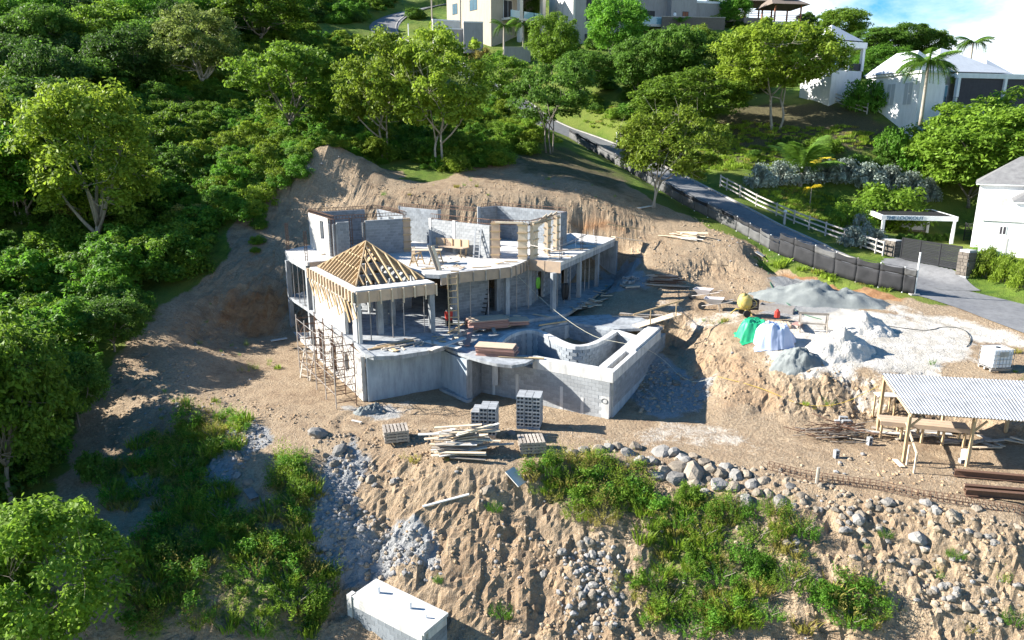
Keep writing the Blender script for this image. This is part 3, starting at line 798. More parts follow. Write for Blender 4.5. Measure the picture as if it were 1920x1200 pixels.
def starter(p, z0, hgt, par, n=4, w=0.12, r=0.011):
    b = MB()
    for i in range(n):
        dx, dy = (w if i & 1 else -w) / 2, (w if i & 2 else -w) / 2
        b.beam((p[0] + dx, p[1] + dy, z0), (p[0] + dx, p[1] + dy, z0 + hgt), 2 * r, 2 * r)
    for k in range(int(hgt / 0.2)):
        zz = z0 + 0.1 + 0.2 * k
        for i, j in ((0, 1), (1, 3), (3, 2), (2, 0)):
            b.beam((p[0] + (w if i & 1 else -w) / 2, p[1] + (w if i & 2 else -w) / 2, zz), (p[0] + (w if j & 1 else -w) / 2, p[1] + (w if j & 2 else -w) / 2, zz), r, r)
    return b.build('starter_bars', 'rust', par, fix=False)

# ------------------------------------------------------------------ the unfinished house
MF, US, WT = 2.75, 6.0, 8.6
house = root_at('unfinished_house', V(-5, 47, 0), 'large unfinished grey concrete and block house with bare rafter pyramid', 'house')
HW = Wall(300)
a_ = V(0.853, 0.522, 0); b_ = V(-0.522, 0.853, 0)
F0 = V(-8.62, 38.0, 0)                         # front corner of the corner pavilion
def pv(a, b, z=0.0): return F0 + a_ * a + b_ * b + V(0, 0, z)
PA, PB = 4.9, 8.7
c_ = V(0.756, -0.655, 0); d_ = V(0.655, 0.756, 0)
e_ = V(0.415, 0.91, 0)
# slabs
low = [(-16.0, 49.2), (-13.2, 44.6), (-12.3, 45.2), (-15.2, 49.8)]
MB().prism([(-16.2, 50.2), (-13.1, 45.2), (-9.2, 47.5), (-12.2, 52.6)], 0.0, 0.26).build('patio_slab', 'slab', house)
front = [az(*p, MF) for p in ((676, 655), (684, 663), (700, 668), (740, 667), (800, 658), (832, 650))]
midpoly = [(-16.35, 50.6), (-13.45, 46.06)] + [tuple(pv(0, 7.6)[:2])] + [tuple(pv(-0.05, 0.3)[:2])] + [(p.x, p.y) for p in front] + [(-3.5, 38.45), (-3.4, 39.9), (-1.4, 42.6), (2.6, 44.4), (3.6, 45.2), (9.2, 57.6), (4.6, 61.4), (-2, 59.6), (-9, 58.2), (-14, 55)]
MB().prism(midpoly, MF - 0.22, MF).build('floor_slab', 'concrete', house)
upoly = [(-16.5, 51.2), (-13.45, 46.05)] + [tuple(pv(PA + 0.0, PB + 0.65 - 0.02)[:2])] + [tuple(pv(PA + 0.02, 1.6)[:2]), (-4.35, 41.75), (-3.25, 42.62), (-2.4, 43.1), (-1.66, 43.51), (-0.8, 43.95), (-0.1, 44.45), (0.52, 45.62), (1.11, 47.25), (3.18, 46.02), (8.4, 57.45), (4.6, 61.6), (-1.5, 59.9), (-9, 58.6), (-14.5, 55.6)]
MB().prism(upoly, US - 0.24, US).build('roof_slab', 'slab', house)
# pavilion ring beam and flat front of its roof
ring = MB()
ring.prism([pv(0, 0), pv(PA, 0), pv(PA, PB), pv(0, PB)], 5.2, 5.7, [[pv(0.35, 0.4), pv(PA - 0.3, 0.4), pv(PA - 0.3, PB - 0.3), pv(0.35, PB - 0.3)]])
ring.build('ring_beam', 'concrete', house)
MB().prism([pv(0.05, 0.05), pv(PA - 0.05, 0.05), pv(PA - 0.05, 1.15), pv(0.05, 1.15)], 5.702, 5.78).build('flat_roof_strip', 'slab', house)
MB().prism([pv(0.05, 1.16), pv(0.5, 1.16), pv(0.5, PB), pv(0.05, PB)], 5.702, 5.78).build('wall_plate', 'slab', house)
# formwork of that beam: pale sheets and battens
def formwork(P, z0, z1, sheet_m, batten_m, step=0.42, th=0.03, side=1, bw=0.09, bt=0.09, longer=0.0):
    Q = [Vector((p[0], p[1], 0)) for p in P]
    for p, q in zip(Q[:-1], Q[1:]):
        d = q - p; n = d.length
        if n < 0.05: continue
        d /= n; s = Vector((d.y, -d.x, 0)) * side
        k = max(1, int(round(n / 1.2)))
        for i in range(k):
            u0, u1 = n * i / k + 0.004, n * (i + 1) / k - 0.004
            c0, c1 = p + d * u0 + s * th / 2, p + d * u1 + s * th / 2
            MB().beam(c0 + V(0, 0, (z0 + z1) / 2), c1 + V(0, 0, (z0 + z1) / 2), th, z1 - z0).build('formwork_sheet', sheet_m, house)
        k = max(1, int(n / step))
        for i in range(k + 1):
            c = p + d * (n * i / k if k else 0) + s * (th + bt / 2 + 0.002)
            e = longer * random.random()
            MB().box((c.x, c.y, (z0 - e + z1) / 2 - 0.01), (bw, bt, z1 - z0 + e), math.atan2(d.y, d.x)).build('batten', batten_m, house)
formwork([pv(0, PB), pv(0, 0.1)], 5.12, 5.74, 'ply', 'timber_pale', 0.55, side=1, bw=0.11, bt=0.12)
formwork([pv(0.1, 0), pv(PA, 0)], 5.08, 5.72, 'ply', 'timber_pale', 0.62, side=1, bw=0.07, longer=0.25)
for i in range(14):
    MB().beam(pv(-0.13, 0.3 + i * 0.62, 5.1), pv(0.0, 0.15 + i * 0.62 - 0.3, 5.1 - 0.8 - 0.25 * (i % 3)), 0.05, 0.1).build('form_brace', 'timber', house)
fr = [(-4.3, 41.85), (-3.25, 42.62), (-2.4, 43.1), (-1.66, 43.51), (-0.8, 43.95), (-0.1, 44.45), (0.52, 45.62), (1.11, 47.25)]
formwork(fr, 5.32, 5.985, 'ply', 'timber_grey', 0.55, side=1, bw=0.06)
formwork([(1.13, 47.2), (3.2, 46.02)], 5.28, 6.02, 'ply', 'ply', 0.8, side=1, bw=0.02, bt=0.02)
MB().strip([(1.25, 47.35), (3.15, 46.2)], 0.3, 5.3, 5.75).build('box_beam', 'concrete', house)
MB().strip([(3.05, 46.2), (8.2, 57.4)], 0.3, 5.4, 5.75).build('edge_beam', 'concrete', house)
MB().strip([(-16.3, 51.1), (-13.5, 46.4)], 0.3, 5.35, 5.75).build('edge_beam', 'concrete', house)
formwork([(-13.3, 46.1), pv(1.6, PB + 0.62)], 5.6, 5.98, 'ply', 'ply', 0.5, side=1, bw=0.02, bt=0.02)
# columns
def column(p, z0, z1, s=0.26, rz=0.0, m='concrete'):
    return MB().box((p[0], p[1], (z0 + z1) / 2), (s, s, z1 - z0), rz).build('column', m, house)
ra = math.atan2(a_.y, a_.x)
for p in (pv(0.2, 0.25), pv(PA - 0.2, 0.25), pv(0.2, PB - 0.2)): column(p, MF, 5.2, 0.3, ra)
for q in ((-16.1, 50.35), (-13.55, 46.4)):
    column(q, MF, US - 0.6, 0.3, ra); column(q, 0.26, MF - 0.2, 0.3, ra)
column(pv(0.0 + 1.9, 1.4), MF, 5.3, 0.34, ra)
for q in ((-0.35, 44.95), (2.72, 45.75)): column(q, MF, 5.35, 0.3, ra)
for t_ in (4.6, 8.8): 
    q = V(2.9, 45.9, 0) + e_ * t_; column(q, MF, 5.5, 0.28, math.atan2(e_.y, e_.x))
# lower storey: rendered left side with openings, plastered front
lw = MB(); 
def wall_open(name, p, q, z0, z1, th, ops, m):
    """plain wall with rectangular openings (s0,s1,za,zb)"""
    p, q = Vector((p[0], p[1])), Vector((q[0], q[1])); n = (q - p).length; d = (q - p) / n
    b = MB(); cuts = sorted({0, n, *[o[0] for o in ops], *[o[1] for o in ops]})
    for s0, s1 in zip(cuts[:-1], cuts[1:]):
        zz = [(z0, z1)]
        for o in ops:
            if o[0] <= s0 + 1e-6 and o[1] >= s1 - 1e-6: zz = [k for k in ((z0, o[2]), (o[3], z1)) if k[1] - k[0] > 0.01]
        for k in zz: b.strip([p + d * s0, p + d * s1], th, k[0], k[1])
    return b.build(name, m, house)
L0, L1 = pv(0.22, 0.0), pv(0.22, PB - 0.4)
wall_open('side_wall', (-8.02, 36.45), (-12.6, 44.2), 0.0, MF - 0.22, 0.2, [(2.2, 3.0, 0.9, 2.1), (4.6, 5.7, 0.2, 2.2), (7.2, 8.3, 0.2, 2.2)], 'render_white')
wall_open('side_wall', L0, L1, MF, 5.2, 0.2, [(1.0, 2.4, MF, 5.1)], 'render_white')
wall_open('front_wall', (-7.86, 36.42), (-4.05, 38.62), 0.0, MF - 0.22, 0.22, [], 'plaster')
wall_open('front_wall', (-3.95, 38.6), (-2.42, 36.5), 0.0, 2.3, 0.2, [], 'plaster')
MB().strip([(-4.0, 38.2), (-2.3, 36.2)], 0.35, 0, 0.16).build('footing', 'concrete', house)
for s0 in (4.7, 7.3):
    p = V(-8.02, 36.45, 0).lerp(V(-12.6, 44.2, 0), (s0 + 0.5) / 9.0)
    g = MB()
    for k in range(5): g.beam(p + b_ * (k - 2) * 0.2 + V(0, 0, 0.2), p + b_ * (k - 2) * 0.2 + V(0, 0, 2.2), 0.03, 0.03)
    for k in range(6): g.beam(p - b_ * 0.45 + V(0, 0, 0.3 + k * 0.36), p + b_ * 0.45 + V(0, 0, 0.3 + k * 0.36), 0.03, 0.03)
    g.build('window_grille', 'rust', house)
# rooms of the main floor seen in shade
HW.run('block_wall', [(-3.6, 43.9), (-1.6, 45.4)], MF, MF + 2.6, 0.2, 'block', False, par=house)
HW.run('block_wall', [(-0.9, 46.2), (0.9, 47.6)], MF, MF + 2.6, 0.2, 'block', False, par=house)
HW.run('block_wall', [(1.0, 47.5), (1.5, 48.6)], MF, MF + 2.6, 0.2, 'block', False, par=house)
HW.run('block_wall', [V(1.6, 48.9, 0), V(1.6, 48.9, 0) + e_ * 9.5], MF, MF + 2.6, 0.2, 'block', False, [(0.3, 1.4, MF, MF + 2.2), (3.0, 3.6, MF + 0.9, MF + 1.9), (5.0, 6.4, MF, MF + 2.2)], par=house)
HW.run('block_wall', [pv(2.6, 3.2), pv(3.1, 3.2)], MF, MF + 2.4, 0.2, 'block', False, par=house)
HW.run('block_wall', [pv(1.0, 6.5), pv(PA + 1.2, 6.5)], MF, MF + 2.6, 0.2, 'block', False, [(1.5, 2.6, MF, MF + 2.2)], par=house)
wall_open('rear_wall', (-14.5, 53.5), (-8, 57.2), 0.0, US - 0.24, 0.25, [], 'concrete')
wall_open('rear_wall', (-8, 57.2), (4.4, 60.2), 0.0, US - 0.24, 0.25, [], 'concrete')
wall_open('rear_wall', (4.4, 60.2), (8.6, 57.6), 1.5, US - 0.24, 0.25, [], 'concrete')
for q in (pv(3.3, 2.9), pv(3.35, 6.9), (-3.7, 43.7), (1.15, 47.7), (-0.95, 46.05)): column(q, MF, 5.7, 0.3, ra)
# walls of the storey that has just been started
A0 = V(-12.0, 47.75, 0)
def ra_(u, w): return A0 + a_ * u + b_ * w
HW.run('upper_block_wall', [ra_(0.22, 0), ra_(1.05, 0)], US, WT - 0.2, 0.2, 'block', True, par=house)
HW.run('upper_block_wall', [ra_(2.2, 0), ra_(5.0, 0)], US, WT - 0.2, 0.2, 'block', True, par=house)
cc = [V(-5.85, 51.55, 0), V(-1.45, 47.75, 0)]
HW.run('upper_block_wall', cc, US, WT - 0.4, 0.2, 'block_pale', True, par=house)
wall_open('upper_side_wall', ra_(0, 0.9), ra_(0, 5.5), US, WT, 0.2, [(1.0, 1.9, US + 1.0, WT - 0.3)], 'render_white')
HW.run('upper_block_wall', [ra_(0, 5.5), ra_(4.2, 5.5)], US, WT, 0.2, 'block', False, par=house)
HW.run('upper_block_wall', [ra_(5.3, 5.5), ra_(5.3, 0.4)], US, WT, 0.2, 'block_pale', False, [(2.4, 3.4, US, US + 2.2)], par=house)
B0 = [V(-8.9, 56.9, 0), V(-5.6, 54.05, 0)]
HW.run('upper_block_wall', B0, US, WT, 0.2, 'block_pale', False, par=house)
HW.run('upper_block_wall', [V(4.0, 53.1, 0), V(-1.25, 57.6, 0)], US, WT, 0.2, 'block_pale', False, par=house)
HW.run('upper_block_wall', [V(-1.3, 57.5, 0), V(-2.5, 56.3, 0)], US, WT, 0.2, 'block', False, par=house)
HW.run('upper_block_wall', [V(1.3, 47.15, 0) + e_ * 5.2, V(1.3, 47.15, 0) + e_ * 6.5], US, WT, 0.2, 'block', False, par=house)
for q, hh in ((ra_(0, 0), 2.6), (ra_(0, 0.8), 2.6), (ra_(1.2, 0), 2.6), (ra_(2.1, 0), 2.6)): starter(q, US, hh, house, w=0.16)
for q in (ra_(0, 0.0), ra_(0, 0.82), ra_(0.2, 0), ra_(2.1, 0.02)): column(q, US, WT - 0.3, 0.17, ra)
for q in (cc[0], V(-4.0, 49.95, 0) ): column(q, US, WT - 0.3, 0.27, math.atan2(c_.y, c_.x), 'coping')
for q in (B0[1] + V(0.1, -.1, 0), V(-2.6, 56.2, 0), B0[0]): column(q, US, WT + 0.05, 0.24, 0.2)
cage([ra_(0, 5.6), ra_(0, 0), ra_(5.3, 0)], WT + 0.02, par=house)
cage([ra_(0, 5.5), ra_(5.3, 5.5), ra_(5.3, 0.4)], WT + 0.03, par=house)
cage([cc[0], cc[1], (1.25, 47.15, 0), V(1.3, 47.15, 0) + e_ * 6.5], WT - 0.3, par=house, hgt=0.3)
cage(B0, WT + 0.04, par=house)
cage([V(4.0, 53.1, 0), V(-1.25, 57.6, 0), V(-2.5, 56.3, 0)], WT + 0.03, par=house)
cage([V(-5.6, 54.05, 0), V(-2.6, 51.4, 0)], WT + 0.2, par=house)
# column boxes of plywood
def form_column(p, z0, z1, s, rz, m='ply', cleats=5):
    p = Vector((p[0], p[1], 0))
    MB().box((p.x, p.y, (z0 + z1) / 2), (s, 0.26, z1 - z0), rz).build('column_form', m, house)
    Mr = Matrix.Rotation(rz, 3, 'Z')
    for k in range(cleats):
        zz = z0 + 0.25 + k * (z1 - z0 - 0.4) / (cleats - 1)
        for sd in (-1, 1):
            c = p + Mr @ V(0, sd * 0.165, 0)
            MB().box((c.x, c.y, zz), (s + 0.1, 0.06, 0.08), rz).build('cleat', 'timber', house)
fr_ = math.atan2(-0.2, 1)
form_column((-1.1, 47.7), US, WT - 0.1, 0.55, fr_, 'ply'); form_column((0.72, 47.2), US, WT - 0.15, 0.6, fr_, 'timber_pale')
re_ = math.atan2(e_.y, e_.x)
for t_, w in ((0.45, 0.75), (2.9, 0.6), (4.6, 0.5)): form_column(V(1.3, 47.15, 0) + e_ * t_, US, WT - 0.1, w, re_, 'timber_pale')
form_column(ra_(5.25, 0), US, WT - 0.2, 0.55, ra, 'ply')
MB().beam((-1.1, 47.55, WT - 0.15), (0.75, 47.1, WT - 0.15), 0.2, 0.12).build('lintel_form', 'timber_pale', house)
for k in range(3): MB().beam(V(1.25, 47.1, 8.1) + e_ * (k * 0.6), V(1.1, 46.9, 8.7) + e_ * (3.2 + k), 0.06, 0.14).build('form_brace', 'timber_pale', house)
for q in ((-16.2, 51.0), (-13.6, 46.5)): starter(q, US, 2.0, house, w=0.14)
for t_ in (0.9, 5.2, 8.5): starter(V(2.9, 46.4, 0) + e_ * t_, US, 1.5, house, w=0.14)
for t_ in range(4): MB().beam(V(4.7, 52.2, US + 0.05) + e_ * t_ * 1.4, V(4.7, 52.2, US + 0.9) + e_ * t_ * 1.4, 0.02, 0.02).build('pipe_stub', 'white_paint', house)
# rafters
apex = pv(PA / 2 + 0.1, 4.85, 7.72)
q0, q1, q2, q3 = pv(0.5, 1.2, 5.8), pv(PA - 0.2, 1.2, 5.8), pv(PA - 0.2, PB - 0.3, 5.8), pv(0.5, PB - 0.3, 5.8)
def rafter(p, q, name='rafter', w=0.065, hh=0.21): return MB().beam(p, q, w, hh).build(name, 'timber', house)
for q in (q0, q1, q2, q3): rafter(q, apex, 'hip_rafter', 0.07, 0.2)
def face(A, B, n):
    for i in range(1, n):
        f = i / n; base = A.lerp(B, f)
        g = min(f, 1 - f) * 2
        hipq = (A if f < 0.5 else B)
        top = hipq.lerp(apex, g) if f != 0.5 else apex
        mid = A.lerp(B, 0.5)
        dirn = (apex - mid)
        rafter(base, base + dirn * g * 0.985)
face(q3, q0, 14); face(q0, q1, 9); face(q1, q2, 14); face(q2, q3, 9)
for f in (0.35, 0.62):
    for A, B in ((q3, q0), (q1, q2)): rafter(A.lerp(apex, f), B.lerp(apex, f), 'purlin', 0.05, 0.08)
MB().beam(pv(PA / 2, 4.85, 5.3), apex, 0.1, 0.1).build('king_post', 'timber', house)
rest = HW.rest.build('blockwork', 'block', house, fix=False); rest['kind'] = 'stuff'
adopt(house)

# ------------------------------------------------------------------ the pool shell
pool = root_at('pool_shell', V(3, 38, 0), 'grey block swimming pool shell with curved inner wall and pale coping', 'pool')
PW = Wall(300)
C0 = V(5.0, 33.95, 0); C1 = V(-1.75, 37.95, 0); C2 = V(9.55, 43.1, 0); C3 = V(-2.38, 36.55, 0)
PZ = 2.55
fd = (C1 - C0).normalized(); rd_ = (C2 - C0).normalized()
PW.run('front_wall', [C0, C1], 0.0, 2.0, 0.25, 'block_pale', True, [(0.0, 0.45, 0, 1.2)], par=pool)
for s_, z_ in ((2.7, 1.3), (5.4, 1.5), (1.5, 0.9), (6.9, 2.0)): MB().strip([C0 + (C1 - C0).normalized() * (s_ - .09), C0 + (C1 - C0).normalized() * (s_ + .09)], 0.31, 0, z_).build('pilaster', 'coping', pool)
MB().strip([C0, C0 + fd * 0.44], 0.27, -0.2, 1.2).build('corner_pier', 'coping', pool)
PW.run('side_wall', [C0 + rd_ * 0.1, C2], 0.6, 2.0, 0.25, 'block', True, par=pool)
MB().strip([C0 + rd_ * 0.135, C2], 0.24, -0.3, 0.6).build('side_wall_base', 'plaster', pool)
PW.run('return_wall', [C1, C3], 0.0, 2.4, 0.2, 'block', True, par=pool)
def inset(P, d): return P
cw = 0.5
inn = lambda p: p
nF = V(-fd.y, fd.x, 0); nF = nF if nF.y > 0 else -nF
nRr = V(-rd_.y, rd_.x, 0); nRr = nRr if nRr.x < 0 else -nRr
Q0 = C0 - nF * 0.16 - nRr * 0.16; Qi = C0 + nF * 0.4 + nRr * 0.95
FL = V(1.2, 35.95, 0) - nF * 0.1
MB().prism([Q0, Q0 + fd * 4.6, Q0 + fd * 4.6 + nF * 0.55, C0 + nF * 0.4 + nRr * 0.3 ], 2.0, PZ).build('front_coping', 'coping', pool)
tr0, tr1 = C0 + rd_ * 0.35 + nRr * 0.12, C0 + rd_ * 3.6 + nRr * 0.12
MB().prism([Q0 + nF * 0.001, C0 - nRr * 0.16 + rd_ * 8.9, C0 + nRr * 0.85 + rd_ * 8.9, C0 + nRr * 0.85 + rd_ * 0.62], 2.001, PZ + 0.002,
           [[C0 + rd_ * 0.45 + nRr * 0.08, C0 + rd_ * 3.7 + nRr * 0.08, C0 + rd_ * 3.7 + nRr * 0.42, C0 + rd_ * 0.45 + nRr * 0.42]]).build('side_coping', 'coping', pool)
MB().box(tuple(C0 + rd_ * 6.4 + nRr * 0.3 + V(0, 0, PZ + 0.06)), (5.0, 0.75, 0.12), math.atan2(rd_.y, rd_.x)).build('upstand', 'coping', pool)
# curved inner wall
cur = smoothline([az(*p, PZ) for p in ((928, 664), (932, 644), (950, 628), (975, 619), (995, 617), (1012, 620), (1035, 631), (1060, 644), (1083, 649), (1107, 646), (1131, 635), (1155, 619))], 2)
PW.run('curved_wall', [(p.x, p.y) for p in cur], 0.75, PZ - 0.2, 0.3, 'block', False, par=pool)
MB().strip([(p.x, p.y) for p in cur], 0.36, PZ - 0.2, PZ + 0.004).build('curved_coping', 'coping', pool)
ce_ = cur[-1]
ci = C0 + nRr * 0.85 + rd_ * 6.9
PW.run('inner_wall', [(ce_.x, ce_.y), (ci.x, ci.y)], 0.75, PZ - 0.2, 0.25, 'block', False, par=pool)
MB().strip([(ce_.x, ce_.y), (ci.x, ci.y)], 0.3, PZ - 0.2, PZ + 0.006).build('inner_coping', 'coping', pool)
MB().prism([C0 + nF * 0.1 + nRr * 0.1, C0 + rd_ * 8.6 + nRr * 0.1, (4, 44), (-1, 42), C1 + nF * 0.1], 0.55, 0.75).build('pool_floor', 'concrete', pool)
MB().strip([C0 + nF * 0.42 + fd * 0.4, C1 + nF * 0.4 + fd * 0.5], 0.2, 0.7, 2.05).build('inner_face', 'plaster', pool)
MB().strip([C0 + nRr * 0.83 + rd_ * 0.6, C0 + nRr * 0.83 + rd_ * 8.6], 0.1, 0.7, 2.05).build('inner_face', 'plaster', pool)
# deck around, with the round front balcony
rear = [az(*p, PZ) for p in ((1019, 612), (1065, 603), (1150, 617))]
deck_l = [az(*p, PZ) for p in ((836, 652), (858, 661), (878, 668), (905, 676), (932, 682), (960, 685), (985, 681), (1002, 673))]
body = [(p.x, p.y) for p in deck_l] + [tuple((Q0 + fd * 4.62 + nF * 0.58)[:2])] + [(p.x, p.y) for p in cur[:13]]
hole_top = [(p.x, p.y) for p in cur]
MB().prism(body + [(-2.6, 41.3), (-3.35, 39.7)], PZ - 0.16, PZ - 0.004).build('deck', 'concrete', pool)
back = [(p.x, p.y) for p in cur[12:21]] + [(rear[0].x, rear[0].y), (rear[1].x, rear[1].y), (rear[2].x, rear[2].y), tuple((C0 + nRr * 0.86 + rd_ * 8.9)[:2]), tuple((C0 + nRr * -0.1 + rd_ * 9.6)[:2]), (8.0, 46.2), (3.7, 45.2), (2.6, 44.35), (-1.35, 42.55), (-2.6, 41.32)]
MB().prism(back, PZ - 0.18, PZ - 0.006).build('deck', 'concrete', pool)
PW.run('rear_wall', [(rear[0].x, rear[0].y), (rear[1].x, rear[1].y), (rear[2].x, rear[2].y)], 1.0, PZ - 0.2, 0.2, 'block', False, par=pool)
MB().strip([C3 + V(0.15, 0.1, 0), C3 + V(-0.12, -0.1, 0)], 0.22, 0, 2.38).build('corner_pier', 'concrete', pool)
rb = PW.rest.build('blockwork', 'block', pool, fix=False); rb['kind'] = 'stuff'
# drawn mark on the pier
ring_ = MB(); pc = C0 + fd * 0.25 - nF * 0.15 + V(0, 0, 0.95)
ring_.tube([pc + fd * 0.16 * math.cos(t) + V(0, 0, 0.13 * math.sin(t)) for t in [k * math.pi / 10 for k in range(21)]], 0.012, 4)
ring_.build('painted_ring', 'dark', pool)
adopt(pool)

# ------------------------------------------------------------------ vegetation: models
def leaves_mesh(C, Rr, n_per, size, seed, mname, flat=0.75, up=0.55, shell=0.55):
    """leaf-shaped faces round clump centres C with radii Rr"""
    g = np.random.default_rng(seed)
    C = np.asarray(C); Rr = np.asarray(Rr)
    idx = np.repeat(np.arange(len(C)), n_per)
    N = len(idx)
    d = g.normal(size=(N, 3)); d /= np.linalg.norm(d, axis=1)[:, None]
    d[:, 2] = np.where(d[:, 2] < -0.45, -d[:, 2], d[:, 2])
    rad = (shell + (1 - shell) * g.random(N)) * (1 + 0.18 * g.normal(size=N))
    p = C[idx] + d * (rad * Rr[idx])[:, None] * np.array([1, 1, flat])
    nrm = d * 0.6 + g.normal(size=(N, 3)) * 0.55 + np.array([0, 0, up])
    nrm /= np.linalg.norm(nrm, axis=1)[:, None]
    t = np.cross(nrm, g.normal(size=(N, 3))); t /= np.linalg.norm(t, axis=1)[:, None] + 1e-9
    b = np.cross(nrm, t)
    s = size * (0.6 + 0.8 * g.random(N))[:, None]
    v = np.stack([p - t * s, p + b * s * 0.46 + nrm * s * 0.1, p + t * s, p - b * s * 0.46 + nrm * s * 0.1], 1).reshape(-1, 3)
    me = bpy.data.meshes.new('crown')
    me.vertices.add(len(v)); me.vertices.foreach_set('co', v.ravel())
    me.loops.add(4 * N); me.loops.foreach_set('vertex_index', np.arange(4 * N))
    me.polygons.add(N); me.polygons.foreach_set('loop_start', np.arange(0, 4 * N, 4)); me.polygons.foreach_set('loop_total', np.full(N, 4))
    me.update(calc_edges=True)
    me.materials.append(MATS[mname])
    return me
def bend(a, b, k, g, n=4):
    a, b = Vector(a), Vector(b); L_ = (b - a).length
    o = Vector(g.normal(size=3)) * k * L_
    return [a.lerp(b, i / n) + o * math.sin(math.pi * i / n) for i in range(n + 1)]
def tree_model(seed, mname, H=10.0, rx=4.2, crown0=0.36, clumps=80, n_per=120, leaf=0.2, trunks=1, lean=0.0, bark='bark', shape='dome', bare=0, cr=0.85, limbs=6):
    """trunk with limbs, and a crown of leaf clumps at the ends of the branches"""
    g = np.random.default_rng(seed)
    zc, rz = H * (crown0 + (1 - crown0) * 0.5), H * (1 - crown0) * 0.5
    if shape == 'umbrella': zc, rz = H * (crown0 + (1 - crown0) * 0.42), H * (1 - crown0) * 0.56
    C = []; tries = 0
    lobes = [(g.uniform(0, 6.28), g.uniform(-0.5, 0.7), g.uniform(0.75, 1.2)) for _ in range(9)]
    while len(C) < clumps and tries < 9000:
        tries += 1
        d = g.normal(size=3); d /= np.linalg.norm(d)
        lob = 0.72
        for a, e, w in lobes:
            c = d[0] * math.cos(a) * math.cos(e) + d[1] * math.sin(a) * math.cos(e) + d[2] * math.sin(e)
            lob = max(lob, w * (1 if c > 0.82 else 0.70 + 0.25 * max(c, 0)))
        r = (0.42 + 0.58 * g.random() ** 0.45) * lob
        p = np.array([d[0] * rx * r + lean * H * 0.5, d[1] * rx * r, zc + d[2] * rz * r])
        if shape == 'umbrella' and p[2] < zc - rz * 0.35 and np.hypot(p[0], p[1]) < rx * 0.5: continue
        if p[2] < H * crown0 * 0.85: continue
        if all(((p - q) ** 2).sum() > (0.42 * cr) ** 2 * 1.6 for q in C): C.append(p)
    C = np.array(C)
    Rr = cr * (0.65 + 0.6 * g.random(len(C)))
    wood = MB(); nodes = []
    for k in range(trunks):
        a = 2 * math.pi * k / max(1, trunks) + g.random()
        base = Vector((0.12 * trunks * math.cos(a), 0.12 * trunks * math.sin(a), -0.4)) if trunks > 1 else Vector((0, 0, -0.4))
        fork = Vector((lean * H * crown0 + (0.5 * math.cos(a) if trunks > 1 else 0) + g.normal() * 0.12, (0.5 * math.sin(a) if trunks > 1 else 0) + g.normal() * 0.12, H * crown0 * g.uniform(0.8, 1.0)))
        r0 = 0.019 * H / math.sqrt(trunks) * g.uniform(0.9, 1.1)
        pts = bend(base, fork, 0.06, g, 5)
        wood.tube(pts, [r0 * (1.35 if i == 0 else 1 - 0.07 * i) for i in range(6)], 7)
        for j in range(max(2, limbs // trunks)):
            th = 2 * math.pi * (j + g.random() * 0.6) / max(2, limbs // trunks) + a
            rr = rx * g.uniform(0.35, 0.7)
            end = Vector((lean * H * 0.5 + rr * math.cos(th), rr * math.sin(th), zc + rz * g.uniform(-0.25, 0.55)))
            q = bend(pts[4] if j % 3 == 0 else pts[5], end, 0.1, g, 5)
            wood.tube(q, [r0 * 0.62 * (1 - 0.15 * i) for i in range(6)], 5)
            nodes += [(q[i], r0 * 0.62 * (1 - 0.15 * i)) for i in range(2, 6)]
    NP = np.array([tuple(n[0]) for n in nodes])
    for i, c in enumerate(C):
        if i % 5 == 4: continue
        k = int(np.argmin(((NP - c) ** 2).sum(1) + 4 * np.maximum(0, NP[:, 2] - c[2])))
        q = bend(nodes[k][0], c, 0.1, g, 3)
        r = min(nodes[k][1] * 0.6, 0.05)
        wood.tube(q, [r, r * 0.75, r * 0.5, r * 0.25], 4, cap=False)
    for i in range(bare):
        c = C[g.integers(len(C))] * np.array([1.05, 1.05, 1.02]); k = int(np.argmin(((NP - c) ** 2).sum(1)))
        q = bend(nodes[k][0], Vector(c) + Vector(g.normal(size=3)) * 0.5, 0.12, g, 4); wood.tube(q, [0.035, 0.028, 0.02, 0.014, 0.008], 4, cap=False)
        for _ in range(3):
            wood.tube(bend(q[3], Vector(q[4]) + Vector(g.normal(size=3)) * 0.7, 0.1, g, 2), [0.014, 0.01, 0.006], 3, cap=False)
    wm = wood.mesh('trunk'); wm.materials.append(MATS[bark]); wm.polygons.foreach_set('use_smooth', [True] * len(wm.polygons))
    cm_ = leaves_mesh(C, Rr, n_per, leaf, seed + 1, mname)
    return dict(trunk=wm, crown=cm_, H=H, R=rx * 1.08)
